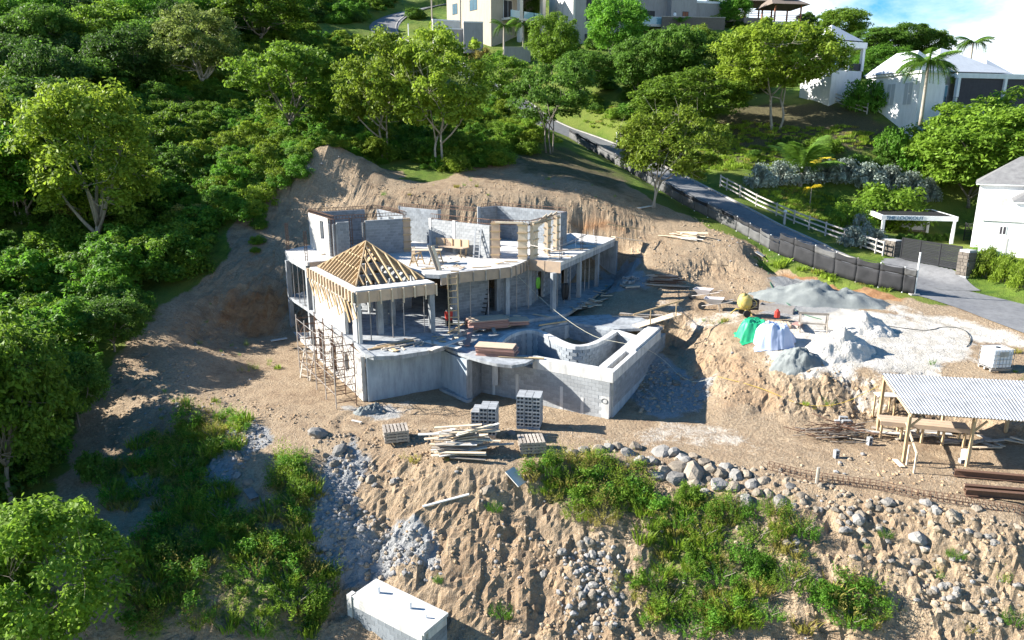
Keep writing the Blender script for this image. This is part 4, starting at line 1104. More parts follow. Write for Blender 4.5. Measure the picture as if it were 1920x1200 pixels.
TREES = dict(
    tall_yellow=tree_model(1, 'leaf_yellow', 12, 4.4, 0.24, 128, 175, 0.152, 1, 0.0, 'bark_pale', 'umbrella', 6, 0.95, 7),
    olive=tree_model(2, 'leaf_olive', 10, 4.3, 0.26, 114, 162, 0.152, 1, 0.02, 'bark_pale', 'umbrella', 10, 0.85, 7),
    green_a=tree_model(3, 'leaf', 10, 4.4, 0.27, 114, 168, 0.16, 1, 0.03, 'bark', 'umbrella', 4, 0.9, 6),
    green_b=tree_model(4, 'leaf', 10, 4.0, 0.26, 108, 168, 0.16, 2, -0.03, 'bark', 'dome', 4, 0.95, 6),
    yellow_b=tree_model(5, 'leaf_yellow', 10, 4.6, 0.27, 114, 162, 0.16, 2, 0.03, 'bark_pale', 'umbrella', 8, 0.9, 6),
    vivid=tree_model(6, 'leaf_vivid', 9, 4.2, 0.22, 128, 175, 0.16, 2, 0.0, 'bark', 'dome', 0, 1.0, 6),
    round_=tree_model(7, 'leaf', 8, 4.6, 0.12, 148, 168, 0.16, 1, 0.0, 'bark', 'dome', 0, 1.0, 6),
    deep=tree_model(8, 'leaf_deep', 9, 4.4, 0.20, 128, 168, 0.168, 1, 0.0, 'bark', 'dome', 0, 1.05, 6),
    deep_b=tree_model(9, 'leaf_deep', 9, 4.8, 0.24, 121, 162, 0.176, 2, 0.05, 'bark', 'dome', 4, 1.05, 6),
    multi=tree_model(10, 'leaf_deep', 9, 4.3, 0.38, 83, 162, 0.16, 3, 0.03, 'bark', 'umbrella', 3, 0.85, 6),
    forest_a=tree_model(11, 'leaf_deep', 9, 4.6, 0.2, 108, 162, 0.192, 1, 0.0, 'bark', 'dome', 0, 1.2, 5),
    forest_b=tree_model(12, 'leaf', 9, 4.4, 0.22, 108, 162, 0.192, 1, 0.04, 'bark', 'dome', 0, 1.15, 5),
    forest_c=tree_model(13, 'leaf_dark', 9, 4.6, 0.2, 108, 162, 0.192, 1, 0.0, 'bark', 'dome', 0, 1.2, 5),
    forest_d=tree_model(14, 'leaf_vivid', 9, 4.4, 0.2, 108, 162, 0.176, 2, -0.04, 'bark', 'umbrella', 0, 1.15, 5),
    dense_round=tree_model(18, 'leaf', 9, 5.0, 0.06, 210, 165, 0.16, 2, 0.0, 'bark', 'dome', 0, 0.85, 7),
    dense=tree_model(16, 'leaf', 9, 5.0, 0.2, 170, 165, 0.16, 2, 0.0, 'bark_pale', 'dome', 0, 0.85, 7),
    dense_olive=tree_model(17, 'leaf_yellow', 9, 5.0, 0.33, 165, 165, 0.16, 2, 0.06, 'bark_pale', 'dome', 10, 0.85, 7),
    lean=tree_model(15, 'leaf_yellow', 9, 5.0, 0.30, 135, 165, 0.152, 2, 0.16, 'bark_pale', 'umbrella', 26, 0.9, 6),
)
TREES['forest_b']['crown'].materials[0] = MATS['leaf']
def put_tree(kind, p, height, width, label, group=None, rz=None, name='tree'):
    T = TREES[kind]
    e = empty(name, p, random.uniform(0, 6.28) if rz is None else rz, label, 'tree', group)
    e.scale = (width / (2 * T['R']), width / (2 * T['R']), height / T['H'])
    for part in ('trunk', 'crown'): link(part, T[part], None, e)
    return e
def tree_px(kind, bx, by, top, wpx, label, group=None, y=None, rz=None, name='tree'):
    p = hit(bx, by) if y is None else ay(bx, by, y)
    if y is not None: p.z = h(p.x, p.y)
    s = proj(p)[2]
    return put_tree(kind, p, max(2.0, (proj(p)[1] - top) / s * 1.02), wpx / s, label, group, rz, name)

tree_px('tall_yellow', 195, 492, 150, 250, 'tall yellow-green tree with pale trunk rising left of the spoil bank', rz=0.4)
tree_px('yellow_b', 40, 420, 200, 130, 'yellow-green tree at the left edge beside the tall pale-trunked tree')
tree_px('olive', 385, 192, 24, 165, 'dull olive tree on straight trunk high on the left hillside')
tree_px('green_a', 490, 95, -25, 175, 'green tree cut by the top edge above the olive tree')
tree_px('green_a', 548, 277, 78, 205, 'spreading tree with bare pale trunk behind the spoil heap', rz=1.2)
tree_px('yellow_b', 720, 302, 80, 190, 'yellowish forked tree left of the two behind the house', rz=2.0)
tree_px('yellow_b', 828, 316, 74, 205, 'thick-trunked yellow-green tree standing behind the middle of the house', rz=4.4)
tree_px('green_b', 952, 224, 118, 110, 'slender small tree on grass beside the lane')
tree_px('multi', 1032, 287, 128, 165, 'dark many-stemmed tree where the screen fence begins')
tree_px('lean', 1225, 390, 213, 215, 'leaning yellow-green tree with bare grey twigs on the cut bank', rz=0.0)
tree_px('dense', 1275, 262, 143, 215, 'dense bright green tree just behind the leaning tree')
tree_px('dense_olive', 1453, 242, 62, 235, 'broad olive-yellow tree with bent pale trunk below the small pavilion', rz=3.0)
tree_px('dense_round', 1815, 385, 196, 280, 'huge bright dense tree behind the white slate-roofed house', rz=1.0)
tree_px('vivid', 1935, 330, 205, 170, 'bright tree at the right edge below the white villa')
tree_px('round_', 1035, 142, 38, 100, 'rounded light green tree in front of the grey villa corner')
tree_px('vivid', 1150, 128, 8, 115, 'tall bright green tree hiding the grey villa balcony')
tree_px('deep', 1195, 196, 78, 130, 'dark rounded tree left of a pair on the middle slope')
tree_px('deep_b', 1262, 190, 66, 130, 'dark rounded tree right of a pair on the middle slope')
tree_px('deep', 1320, 185, 82, 120, 'dark tree with grey twigs left of the grassy terrace')
tree_px('deep_b', 1090, 190, 105, 110, 'low dark tree on the shaded bank above the lane')
tree_px('forest_b', 1575, 95, 22, 95, 'green skyline tree above the white car', y=165)
tree_px('deep', 1640, 120, 55, 100, 'dark skyline tree left of the villa roofs', y=150)
tree_px('deep_b', 1700, 122, 52, 100, 'dark skyline tree right behind the round palm', y=150)
tree_px('forest_b', 1745, 120, 62, 70, 'smaller skyline tree touching the villa roof', y=150)
tree_px('forest_d', 1655, 150, 84, 110, 'fresh green tree between pavilion and villa', y=112)
tree_px('deep', 1510, 80, 26, 40, 'dark narrow tree hugging the thatched pavilion', y=150)
tree_px('forest_d', 1378, 60, -10, 60, 'pale yellowish tree beside the brown roofs', y=146)
tree_px('deep', 1335, 60, 2, 60, 'dark tree between grey villa and brown roofs', y=152)
tree_px('deep', 985, 62, -14, 70, 'dark tree between the cream and the grey villa', y=150)
tree_px('green_a', 25, 945, 580, 235, 'light green many-branched tree on the left edge of the gully', rz=0.7)
tree_px('green_b', 120, 1275, 930, 265, 'rounded light green tree filling the lower left corner', rz=2.2)
tree_px('forest_b', -10, 1190, 960, 190, 'light green tree cut by the lower left edge')
tree_px('forest_b', 20, 330, 170, 160, 'fresh green crown at the left edge above the yellow tree')
tree_px('forest_a', 150, 800, 660, 130, 'dark low tree in the gully left of the spoil slope')
tree_px('forest_a', 215, 660, 560, 120, 'dark bushy tree at the foot of the left forest')
# the forest on the left hillside: trees that nothing tells apart
fg = np.random.default_rng(5); placed = []
bx_ = []
for k in range(4000):
    x, y = fg.uniform(-95, 8), fg.uniform(58, 175)
    p = V(x, y, h(x, y)); q = proj(p)
    if q[0] < -120 or q[0] > 700 or q[1] > 560: continue
    lim = 335 - 0.78 * max(0, q[0] - 60)             # bright scrub below this line
    if q[1] > lim and q[0] > 90: continue
    if q[0] > 560 and q[1] > 100: continue
    if q[0] > 650: continue
    if math.hypot(x - ROADS[-1].x, y - ROADS[-1].y) < 1: continue
    if min(math.hypot(x - r.x, y - r.y) for r in ROADS[::6]) < 8: continue
    if any(math.hypot(x - a, y - b) < 5.2 for a, b in placed): continue
    dsh = -14 - x
    if 0 < dsh < 60 and 36 < y - 0.14 * dsh < 57 and p.z + 8.5 - 0.577 * dsh > 1.0: continue
    placed.append((x, y))
    kind = fg.choice(['forest_a', 'forest_b', 'forest_c', 'forest_c', 'forest_a', 'forest_d'])
    put_tree(kind, p, fg.uniform(6, 9.5), fg.uniform(7, 10.5), 'dense green tree of the closed forest on the upper left hillside', 'forest trees on the left hillside', name='forest_tree')
    if len(placed) >= 120: break

for i, (x, y, hh) in enumerate([(-31, 33, 8.5), (-26, 29.5, 8.5), (-31, 27.5, 10), (-37, 30, 11), (-33, 22.5, 8)]):
    put_tree(['forest_a', 'forest_b', 'deep'][i % 3], V(x, y, h(x, y)), hh, 8.5, 'tall leafy tree of the gully just outside the left edge', 'gully trees left of the picture', name='forest_tree')

# ------------------------------------------------------------------ bushes
def bush_model(seed, mname, clumps, n_per, leaf, cr=0.33, H=1.0, stem=True, up=0.6):
    g = np.random.default_rng(seed); C = []
    while len(C) < clumps:
        d = g.normal(size=3); d /= np.linalg.norm(d); r = g.random() ** 0.4
        p = np.array([d[0] * r, d[1] * r, abs(d[2]) * r * H * 0.9])
        C.append(p)
    return leaves_mesh(np.array(C), cr * (0.6 + 0.6 * g.random(clumps)), n_per, leaf, seed + 3, mname, 0.85, up)
BUSH = dict(
    green=bush_model(31, 'leaf', 51, 93, 0.061), vivid=bush_model(32, 'leaf_vivid', 51, 93, 0.061), deep=bush_model(33, 'leaf_deep', 51, 93, 0.065),
    grey=bush_model(34, 'leaf_grey', 45, 87, 0.072, up=0.9), yellow=bush_model(35, 'leaf_yellow', 51, 93, 0.058), dark=bush_model(36, 'leaf_dark', 45, 87, 0.072),
    dry=bush_model(37, 'leaf_dry', 39, 75, 0.065))
THICK = [tree_model(61 + i, m_, 1.7, 0.95, 0.08, 34, 120, 0.06, 3, 0.0, 'bark', 'dome', 3, 0.25, 6) for i, m_ in enumerate(('leaf_vivid', 'leaf', 'leaf_deep', 'leaf_yellow'))]
def stems_mesh():
    b = MB(); g = np.random.default_rng(3)
    for k in range(9):
        a = 6.28 * k / 9; b.tube([(0, 0, -0.3), (0.25 * math.cos(a), 0.25 * math.sin(a), 0.3), (0.6 * math.cos(a), 0.6 * math.sin(a), 0.6)], [0.03, 0.02, 0.01], 4)
    m_ = b.mesh('stem'); m_.materials.append(MATS['bark']); return m_
STEM = stems_mesh()
def feather(seed, mname, n=46, per=15, leaf=0.07, rad=0.55):
    g = np.random.default_rng(seed); vs = []; fs = []
    for k in range(n):
        a = g.uniform(0, 6.28); r = rad * math.sqrt(g.random()); b0 = np.array([r * math.cos(a), r * math.sin(a), 0.0])
        o = np.array([math.cos(a), math.sin(a), 0]) * g.uniform(0.05, 0.55) + g.normal(size=3) * 0.12; hh = g.uniform(0.45, 1.0) * (1.1 - 0.5 * r / rad)
        for i in range(per):
            t_ = 0.18 + 0.82 * (i + g.random()) / per
            p = b0 + np.array([0, 0, hh * t_]) + o * t_ * t_ * hh
            d = g.normal(size=3); d[2] = abs(d[2]) * 0.7 + 0.25; d /= np.linalg.norm(d)
            w = np.cross(d, g.normal(size=3)); w /= np.linalg.norm(w) + 1e-9
            s_ = leaf * g.uniform(0.5, 1.2) * (1.15 - 0.6 * t_); q = len(vs)
            vs += [p, p + d * s_ + w * s_ * .34, p + d * s_ * 2.1, p + d * s_ - w * s_ * .34]; fs.append((q, q + 1, q + 2, q + 3))
    m_ = bpy.data.meshes.new('foliage'); m_.from_pydata([tuple(v) for v in vs], [], fs); m_.update(); m_.materials.append(MATS[mname]); return m_
for k_, m_ in (('f_vivid', 'leaf_vivid'), ('f_green', 'leaf'), ('f_yellow', 'leaf_yellow'), ('f_dry', 'leaf_dry'), ('f_deep', 'leaf_deep')): BUSH[k_] = feather(hash(m_) % 97 if False else len(m_) * 7, m_, 90, 20, 0.06, 0.85)
def bush(kind, p, rx, ry, hz, label, rz=0.0, group=None, name='shrub', cat='shrub'):
    e = empty(name, p, rz, label, cat, group); e.scale = (rx, ry, hz)
    link('foliage', BUSH[kind], None, e); link('stem', STEM, None, e)
    return e
def bush_px(kind, px, py, wpx, hpx, label, depth=0.8, **k):
    p = hit(px, py); s = proj(p)[2]
    return bush(kind, p, wpx / s / 2 * 0.85, wpx / s / 2 * 0.85 * depth, hpx / s * 0.9, label, **k)
bush_px('f_vivid', 940, 1168, 68, 36, 'lone bright shrub on the bare slope right of the concrete tank')
bush_px('f_vivid', 822, 1100, 28, 27, 'tiny bright shrub just above the concrete tank')
bush_px('f_vivid', 352, 775, 37, 46, 'small bright upright shrub on the spoil slope left of the house')
bush_px('f_yellow', 400, 830, 68, 45, 'yellowish weedy shrub below the pad corner on the left')
bush_px('f_green', 345, 890, 92, 53, 'darker shrub below the yellowish weedy shrub')
bush_px('f_green', 555, 1150, 146, 66, 'wide feathery green shrub left of the concrete tank')
bush_px('f_vivid', 480, 1190, 92, 48, 'green shrub at the bottom edge left of the feathery shrub')
bush_px('f_green', 560, 930, 61, 53, 'green shrub on the rubble between the two grey chutes')
bush_px('f_vivid', 1225, 1105, 67, 41, 'bright round shrub on the slope above the bottom edge')
bush_px('f_vivid', 1270, 990, 92, 48, 'bushy weeds patch below the boulder heap')
bush_px('f_green', 1420, 1020, 107, 48, 'dark green scrub in the middle of the right slope')
bush_px('f_vivid', 1350, 1090, 116, 53, 'loose green scrub left of the vines on the right slope')
bush_px('f_vivid', 1590, 1190, 116, 48, 'bright leafy vine heap at the bottom right')
bush_px('f_vivid', 1290, 1190, 116, 48, 'pale green scrub at the bottom middle right')
bush_px('f_vivid', 1440, 1170, 92, 41, 'fresh green scrub left of the bright vine heap')
bush_px('f_vivid', 1180, 930, 85, 41, 'tall green weeds below the row of boulders')
bush_px('f_yellow', 1090, 920, 85, 38, 'yellow-green weeds beside the discarded pale board')
bush_px('f_vivid', 1030, 900, 68, 46, 'low green weeds below the right pallet')
bush_px('f_dry', 1130, 980, 92, 41, 'dry brownish weeds under the green weeds')
bush_px('f_vivid', 928, 965, 45, 31, 'small green weed left of the discarded pale board')
bush_px('f_yellow', 1080, 975, 78, 37, 'yellow-green weed above the bare slope')
bush_px('f_dry', 1040, 480, 0, 0, 'x') if False else None
bush_px('f_vivid', 1900, 1190, 67, 46, 'small bright shrub in the lower right corner')
for (kd, x, y, w_, hh, l) in (('f_green', 1450, 965, 90, 55, 'feathery green scrub right below the boulder heap'), ('f_vivid', 1500, 1010, 100, 55, 'bright feathery scrub at the right end of the green slope'), ('f_yellow', 1320, 1020, 100, 50, 'yellow-green scrub in the middle of the green slope'), ('vivid', 1420, 1080, 70, 45, 'leafy green bush in the middle of the green slope'), ('f_green', 1480, 1110, 110, 60, 'green scrub above the bright vine heap'), ('vivid', 1545, 1130, 80, 45, 'leafy creeper patch above the vine heap'), ('f_green', 1250, 1150, 100, 60, 'green scrub at the left foot of the green slope'), ('f_yellow', 1370, 1160, 110, 55, 'yellowish scrub at the foot of the green slope'), ('green', 1290, 940, 60, 40, 'leafy bush among the boulders'), ('f_deep', 1380, 970, 90, 50, 'deep green scrub touching the boulder heap'), ('f_vivid', 1660, 1010, 40, 28, 'small green tuft on the stony right slope'), ('f_vivid', 1790, 1060, 50, 30, 'small green tuft among stones at the right')):
    bush_px(kd, x, y, w_, hh, l)
for (kd, x, y, w_, hh, l) in (('f_deep', 280, 930, 90, 50, 'dark feathery scrub on the shaded left slope'), ('f_green', 420, 985, 100, 55, 'green feathery scrub in the middle of the left slope'), ('deep', 330, 1060, 90, 60, 'dark leafy bush beside the lower left tree'), ('f_vivid', 480, 1080, 90, 55, 'brighter scrub left of the feathery shrub'), ('f_deep', 260, 1130, 90, 60, 'dark scrub at the foot of the lower left tree'), ('f_green', 560, 1020, 60, 50, 'green scrub on the rubble left of the tank'), ('deep', 180, 900, 80, 60, 'dark bush between the two left trees')):
    bush_px(kd, x, y, w_, hh, l)
# garden planting on the right
def row_px(kind, pts, wpx, hpx, labels, **k):
    for (x, y), l in zip(pts, labels): bush_px(kind, x, y, wpx, hpx, l, **k)
for i, (x, y, s) in enumerate([(1425, 352, 62), (1462, 348, 70), (1500, 345, 75), (1545, 343, 80), (1585, 345, 80), (1625, 350, 75), (1665, 357, 75), (1705, 366, 70), (1738, 378, 50)]):
    bush_px('grey', x, y, s, 52, 'silver-grey bush of the long hedge behind the garden lawn', group='silver-grey hedge behind the lawn')
bush_px('green', 1660, 425, 170, 85, 'big light green bush between lawn and pergola')
bush_px('green', 1590, 432, 100, 55, 'lower green bush left of the big garden bush')
for i, (x, y, s) in enumerate([(1600, 462, 60), (1640, 466, 60), (1610, 440, 50)]):
    bush_px('grey', x, y, s, 45, 'silver-grey bush behind the white rail fence near the pergola', group='silver bushes by the rail fence')
for i, (x, y) in enumerate([(1845, 520), (1880, 530), (1915, 540)]):
    bush_px('yellow', x, y, 62, 62, 'yellow-green hedge bush in front of the white slate-roofed house', group='hedge along the white house')
bush_px('vivid', 1855, 478, 80, 22, 'clipped low hedge at the white house wall')
for i, (x, y) in enumerate([(1610, 205), (1645, 208), (1680, 212)]):
    bush_px('vivid', x, y, 80, 62, 'bright clipped bush of the hedge below the white villa', group='hedge below the white villa')
for i, (x, y) in enumerate([(44.5, 80.5), (47.0, 79.5), (49.5, 79.0), (52.0, 79.0), (42.2, 81.5)]):
    bush(['vivid', 'green'][i % 2], V(x, y, h(x, y)), 2.0, 1.6, 3.6, 'dense dark green bush at the foot of the white villa', 0.4 * i, 'bushes at the villa foot')
for i in range(6):
    bush_px('deep', 1690 + i * 17, 452, 24, 16, 'small dark plant in the bed under the pergola', group='plants under the pergola')
for i, (x, y, s, hh, kd) in enumerate([(1270, 75, 60, 30, 'green'), (1310, 80, 60, 34, 'yellow'), (1345, 88, 60, 30, 'green'), (1385, 85, 60, 34, 'vivid'), (1425, 92, 60, 30, 'vivid'), (1470, 96, 70, 34, 'green'), (1510, 92, 60, 30, 'yellow'), (1340, 52, 40, 24, 'yellow'), (1385, 50, 46, 26, 'yellow'), (1420, 52, 40, 22, 'green'), (900, 112, 60, 26, 'dry'), (860, 110, 60, 26, 'vivid'), (940, 116, 50, 24, 'vivid'), (1120, 92, 60, 30, 'deep'), (1075, 110, 60, 34, 'deep')]):
    bush_px(kd, x, y, s, hh, 'garden shrub among others on the upper slope below the villas', group='shrubs of the upper gardens')

# ------------------------------------------------------------------ scrub, weeds and stones nobody could count
def scatter(name, sources, pts, rots, scls, picks, label=None, cat=None):
    col = bpy.data.collections.new(name + '_source')
    for i, me_ in enumerate(sources):
        o = bpy.data.objects.new('%s_%02d' % (name, i), me_); col.objects.link(o)
    me_ = bpy.data.meshes.new(name); n = len(pts)
    me_.vertices.add(n); me_.vertices.foreach_set('co', np.asarray(pts, dtype=np.float32).ravel())
    for nm, ty_, dat in (('rot', 'FLOAT', rots), ('scl', 'FLOAT', scls)):
        a = me_.attributes.new(nm, ty_, 'POINT'); a.data.foreach_set('value', np.asarray(dat, dtype=np.float32))
    a = me_.attributes.new('pick', 'INT', 'POINT'); a.data.foreach_set('value', np.asarray(picks, dtype=np.int32))
    o = bpy.data.objects.new(name, me_); COL.objects.link(o)
    ng = bpy.data.node_groups.new(name, 'GeometryNodeTree')
    ng.interface.new_socket('Geometry', in_out='INPUT', socket_type='NodeSocketGeometry')
    ng.interface.new_socket('Geometry', in_out='OUTPUT', socket_type='NodeSocketGeometry')
    gi_, go = ng.nodes.new('NodeGroupInput'), ng.nodes.new('NodeGroupOutput')
    ip = ng.nodes.new('GeometryNodeInstanceOnPoints'); ci_ = ng.nodes.new('GeometryNodeCollectionInfo')
    ci_.inputs['Collection'].default_value = col; ci_.inputs['Separate Children'].default_value = True; ci_.inputs['Reset Children'].default_value = True
    ip.inputs['Pick Instance'].default_value = True
    def nat(nm, ty_):
        k = ng.nodes.new('GeometryNodeInputNamedAttribute'); k.data_type = ty_; k.inputs[0].default_value = nm; return k.outputs[0]
    cx = ng.nodes.new('ShaderNodeCombineXYZ')
    ng.links.new(nat('rot', 'FLOAT'), cx.inputs['Z'])
    ng.links.new(gi_.outputs[0], ip.inputs['Points']); ng.links.new(ci_.outputs[0], ip.inputs['Instance'])
    ng.links.new(nat('pick', 'INT'), ip.inputs['Instance Index']); ng.links.new(cx.outputs[0], ip.inputs['Rotation']); ng.links.new(nat('scl', 'FLOAT'), ip.inputs['Scale'])
    ng.links.new(ip.outputs[0], go.inputs[0])
    md = o.modifiers.new('scatter', 'NODES'); md.node_group = ng
    tag(o, label, cat, None, 'stuff')
    return o
def blades(seed, mname, n=70, hgt=0.5, w=0.025, spread=0.35):
    g = np.random.default_rng(seed); b = MB()
    for k in range(n):
        a, r = g.uniform(0, 6.28), spread * math.sqrt(g.random())
        p = V(r * math.cos(a), r * math.sin(a), -0.03); t = V(math.cos(a), math.sin(a), 0) * g.uniform(0.1, 0.6) + V(g.normal() * .15, g.normal() * .15, 1)
        s = V(-math.sin(a + g.normal()), math.cos(a + g.normal()), 0) * w; q = p + t * hgt * g.uniform(0.5, 1.1)
        mm = p.lerp(q, 0.55) + V(0, 0, 0.04)
        b.add([p - s, p + s, mm + s * 0.8, mm - s * 0.8, q + V(t.x, t.y, 0) * 0.1], [(0, 1, 2, 3), (3, 2, 4)])
    m_ = b.mesh('tuft'); m_.materials.append(MATS[mname]); return m_
def weed(seed, mname, leaf=0.07, n=9, hz=0.6, per=34):
    g = np.random.default_rng(seed)
    C = [np.array([g.normal() * 0.22, g.normal() * 0.22, hz * g.uniform(0.15, 1.0)]) for _ in range(n)]
    return leaves_mesh(np.array(C), 0.2 * (0.6 + 0.7 * g.random(n)), per, leaf, seed, mname, 1.0, 0.6)
def region(n, polys, seed, minw=None, world=False):
    """n random points inside polygons given on the photograph, put on the ground"""
    g = np.random.default_rng(seed); out = []
    for P in polys:
        Wp = [(p[0], p[1]) for p in P] if world else [tuple(hit(*p)[:2]) for p in P]
        x0, x1 = min(p[0] for p in Wp), max(p[0] for p in Wp); y0, y1 = min(p[1] for p in Wp), max(p[1] for p in Wp)
        ar = abs(sum(Wp[i][0] * Wp[(i + 1) % len(Wp)][1] - Wp[(i + 1) % len(Wp)][0] * Wp[i][1] for i in range(len(Wp)))) / 2
        k = int(n * ar); kk = int(k * (x1 - x0) * (y1 - y0) / max(ar, 1e-3)) + 1
        X, Y = g.uniform(x0, x1, kk), g.uniform(y0, y1, kk); c = inpoly(Wp, X, Y)
        X, Y = X[c], Y[c]; out.append(np.stack([X, Y, hs(X, Y)], 1))
    return np.concatenate(out) if out else np.zeros((0, 3))
def clear_of(P, dmin):
    rp = np.array([(r.x, r.y) for r in ROADS[::2]])
    d = np.min(np.hypot(P[:, None, 0] - rp[None, :, 0], P[:, None, 1] - rp[None, :, 1]), 1)
    return P[d > dmin]
sg = np.random.default_rng(91)
# dark undergrowth under the forest and bright scrub on the open hillside
dark_poly = [[(-80, 8), (-60, 8), (-24, 25), (-20, 36), (-20, 42), (-21.5, 48), (-20, 54), (-20, 60), (-30, 66), (-34, 75), (-42, 95), (-50, 120), (-40, 150), (-20, 165), (-30, 185), (-120, 185), (-120, 60)]]
P1 = region(0.42, dark_poly, 1, world=True); P1 = clear_of(P1, 4.5)
P1 = P1[bil(TX, TY, cov['grass'], P1[:, 0] + 1.3, P1[:, 1] - 0.6) > 0.6]
kinds_src = [BUSH['deep'], BUSH['dark'], BUSH['green'], BUSH['vivid'], THICK[0]['crown'], THICK[1]['crown'], THICK[2]['crown'], BUSH['dry']]
scatter('undergrowth', kinds_src, P1, sg.uniform(0, 6.28, len(P1)), 0.7 + 1.9 * sg.random(len(P1)) ** 1.6, sg.choice(8, len(P1), p=[.18, .06, .17, .18, .14, .14, .09, .04]), 'dark leafy undergrowth covering the left hillside and gully', 'undergrowth')
br = [[(-20, 55), (-19.5, 61), (-17, 65), (-13, 71.5), (-7, 69.5), (-1, 71), (2, 77), (3, 86), (-2, 100), (-12, 118), (-22, 135), (-40, 140), (-50, 118), (-42, 95), (-34, 76), (-29, 66)]]
P2 = clear_of(region(0.95, br, 2, world=True), 6.0)
scatter('scrub', [BUSH['vivid'], BUSH['green'], BUSH['yellow'], BUSH['deep'], THICK[0]['crown'], THICK[3]['crown'], THICK[1]['crown']], P2, sg.uniform(0, 6.28, len(P2)), 0.4 + 1.3 * sg.random(len(P2)) ** 1.5, sg.choice(7, len(P2), p=[.22, .16, .22, .10, .10, .10, .10]), 'bright green scrub on the open hillside behind the spoil heap', 'scrub')
mid = [[(8, 104), (16, 96), (26, 88), (30, 100), (40, 104), (55, 108), (75, 118), (80, 150), (60, 170), (44, 160), (40, 150), (48, 136), (40, 128), (28, 122), (18, 122)]]
P3 = clear_of(region(0.10, mid, 3, world=True), 4.5)
rg = [[(30, 80), (46, 79), (64, 74), (66, 82), (52, 80.5), (38, 82), (30, 86), (26, 84)], [(66, 80), (90, 80), (100, 140), (80, 150), (64, 120), (62, 100), (70, 92)]]
P4 = region(0.22, rg, 4, world=True)
P34 = np.concatenate([P3, P4])
scatter('hillside_scrub', [BUSH['deep'], BUSH['green'], BUSH['vivid'], BUSH['dark']], P34, sg.uniform(0, 6.28, len(P34)), sg.uniform(0.6, 1.7, len(P34)), sg.choice(4, len(P34), p=[.4, .25, .15, .2]), 'patchy green scrub among the gardens on the right hillside', 'scrub')
# weeds on the slopes
WEED = [feather(41, 'leaf_vivid', 22, 12, .06, .3), feather(42, 'leaf', 22, 12, .06, .3), feather(43, 'leaf_yellow', 22, 12, .055, .3), feather(44, 'leaf_dry', 20, 11, .055, .3), blades(45, 'grass_blade'), blades(46, 'leaf_dry', 60, 0.45), weed(47, 'leaf_vivid', .055), weed(48, 'leaf', .055)]
wp = [[(980, 868), (1060, 862), (1160, 868), (1225, 905), (1215, 960), (1130, 985), (1060, 950), (1000, 920)], [(1205, 955), (1300, 930), (1420, 935), (1520, 1000), (1530, 1060), (1450, 1150), (1400, 1199), (1210, 1199), (1185, 1130), (1195, 1020)],
      [(250, 840), (360, 785), (450, 775), (470, 810), (420, 890), (300, 920)], [(500, 865), (600, 850), (610, 930), (590, 1000), (520, 980)], [(350, 950), (500, 1010), (640, 1090), (600, 1199), (240, 1199), (240, 1030)], [(200, 860), (330, 880), (500, 960), (600, 1030), (600, 1090), (480, 1040), (330, 980), (200, 960)], [(1510, 1090), (1600, 1080), (1660, 1170), (1600, 1199), (1500, 1199)]]
P5 = region(11.0, wp, 5)
keep = fbm(P5[:, 0] * 0.8, P5[:, 1] * 0.8, 3, 3) > -0.22
P5 = P5[keep]
scatter('weeds', WEED, P5, sg.uniform(0, 6.28, len(P5)), 0.35 + 0.95 * sg.random(len(P5)) ** 1.3, sg.choice(8, len(P5), p=[.15, .11, .16, .21, .09, .12, .09, .07]), 'green and yellowing weeds growing over the front slopes', 'weeds')
wp2 = [[(700, 830), (1200, 980), (1200, 1199), (860, 1199), (700, 1000)], [(1500, 930), (1900, 980), (1900, 1199), (1560, 1199)], [(1400, 560), (1500, 690), (1640, 780), (1500, 790), (1330, 700), (1300, 620)], [(240, 640), (420, 540), (470, 660), (440, 780), (250, 800)], [(700, 345), (1050, 330), (1180, 380), (1050, 390), (720, 372)], [(1640, 790), (1920, 700), (1920, 650), (1780, 650)], [(420, 640), (560, 640), (600, 700), (470, 740)]]
P6 = region(0.55, wp2, 6)
P6 = P6[fbm(P6[:, 0] * 0.5, P6[:, 1] * 0.5, 8, 3) > 0.12]
scatter('sparse_weeds', WEED, P6, sg.uniform(0, 6.28, len(P6)), sg.uniform(0.25, 0.75, len(P6)), sg.choice(6, len(P6), p=[.3, .2, .2, .1, .1, .1]), 'sparse small weeds dotted over the bare earth', 'weeds')
gp = [[(905, 215), (935, 200), (1000, 235), (1060, 270), (1000, 275), (930, 280)], [(1060, 190), (1150, 200), (1150, 240), (1110, 240)], [(1350, 150), (1400, 150), (1440, 170), (1360, 175)], [(1400, 480), (1460, 488), (1560, 518), (1700, 556), (1560, 530), (1460, 508)], [(1500, 350), (1600, 380), (1560, 425), (1420, 365)], [(1200, 240), (1400, 230), (1700, 280), (1500, 320), (1330, 330)], [(640, 120), (790, 90), (820, 150), (700, 200)]]
P7 = clear_of(region(3.2, gp, 7), 2.6)
scatter('grass', [blades(51, 'grass_blade', 60, 0.28), blades(52, 'grass_blade', 60, 0.34), blades(53, 'leaf_dry', 50, 0.26)], P7, sg.uniform(0, 6.28, len(P7)), sg.uniform(0.6, 1.4, len(P7)), sg.choice(3, len(P7), p=[.5, .35, .15]), 'short grass on the verges and lawns of the slope', 'grass')
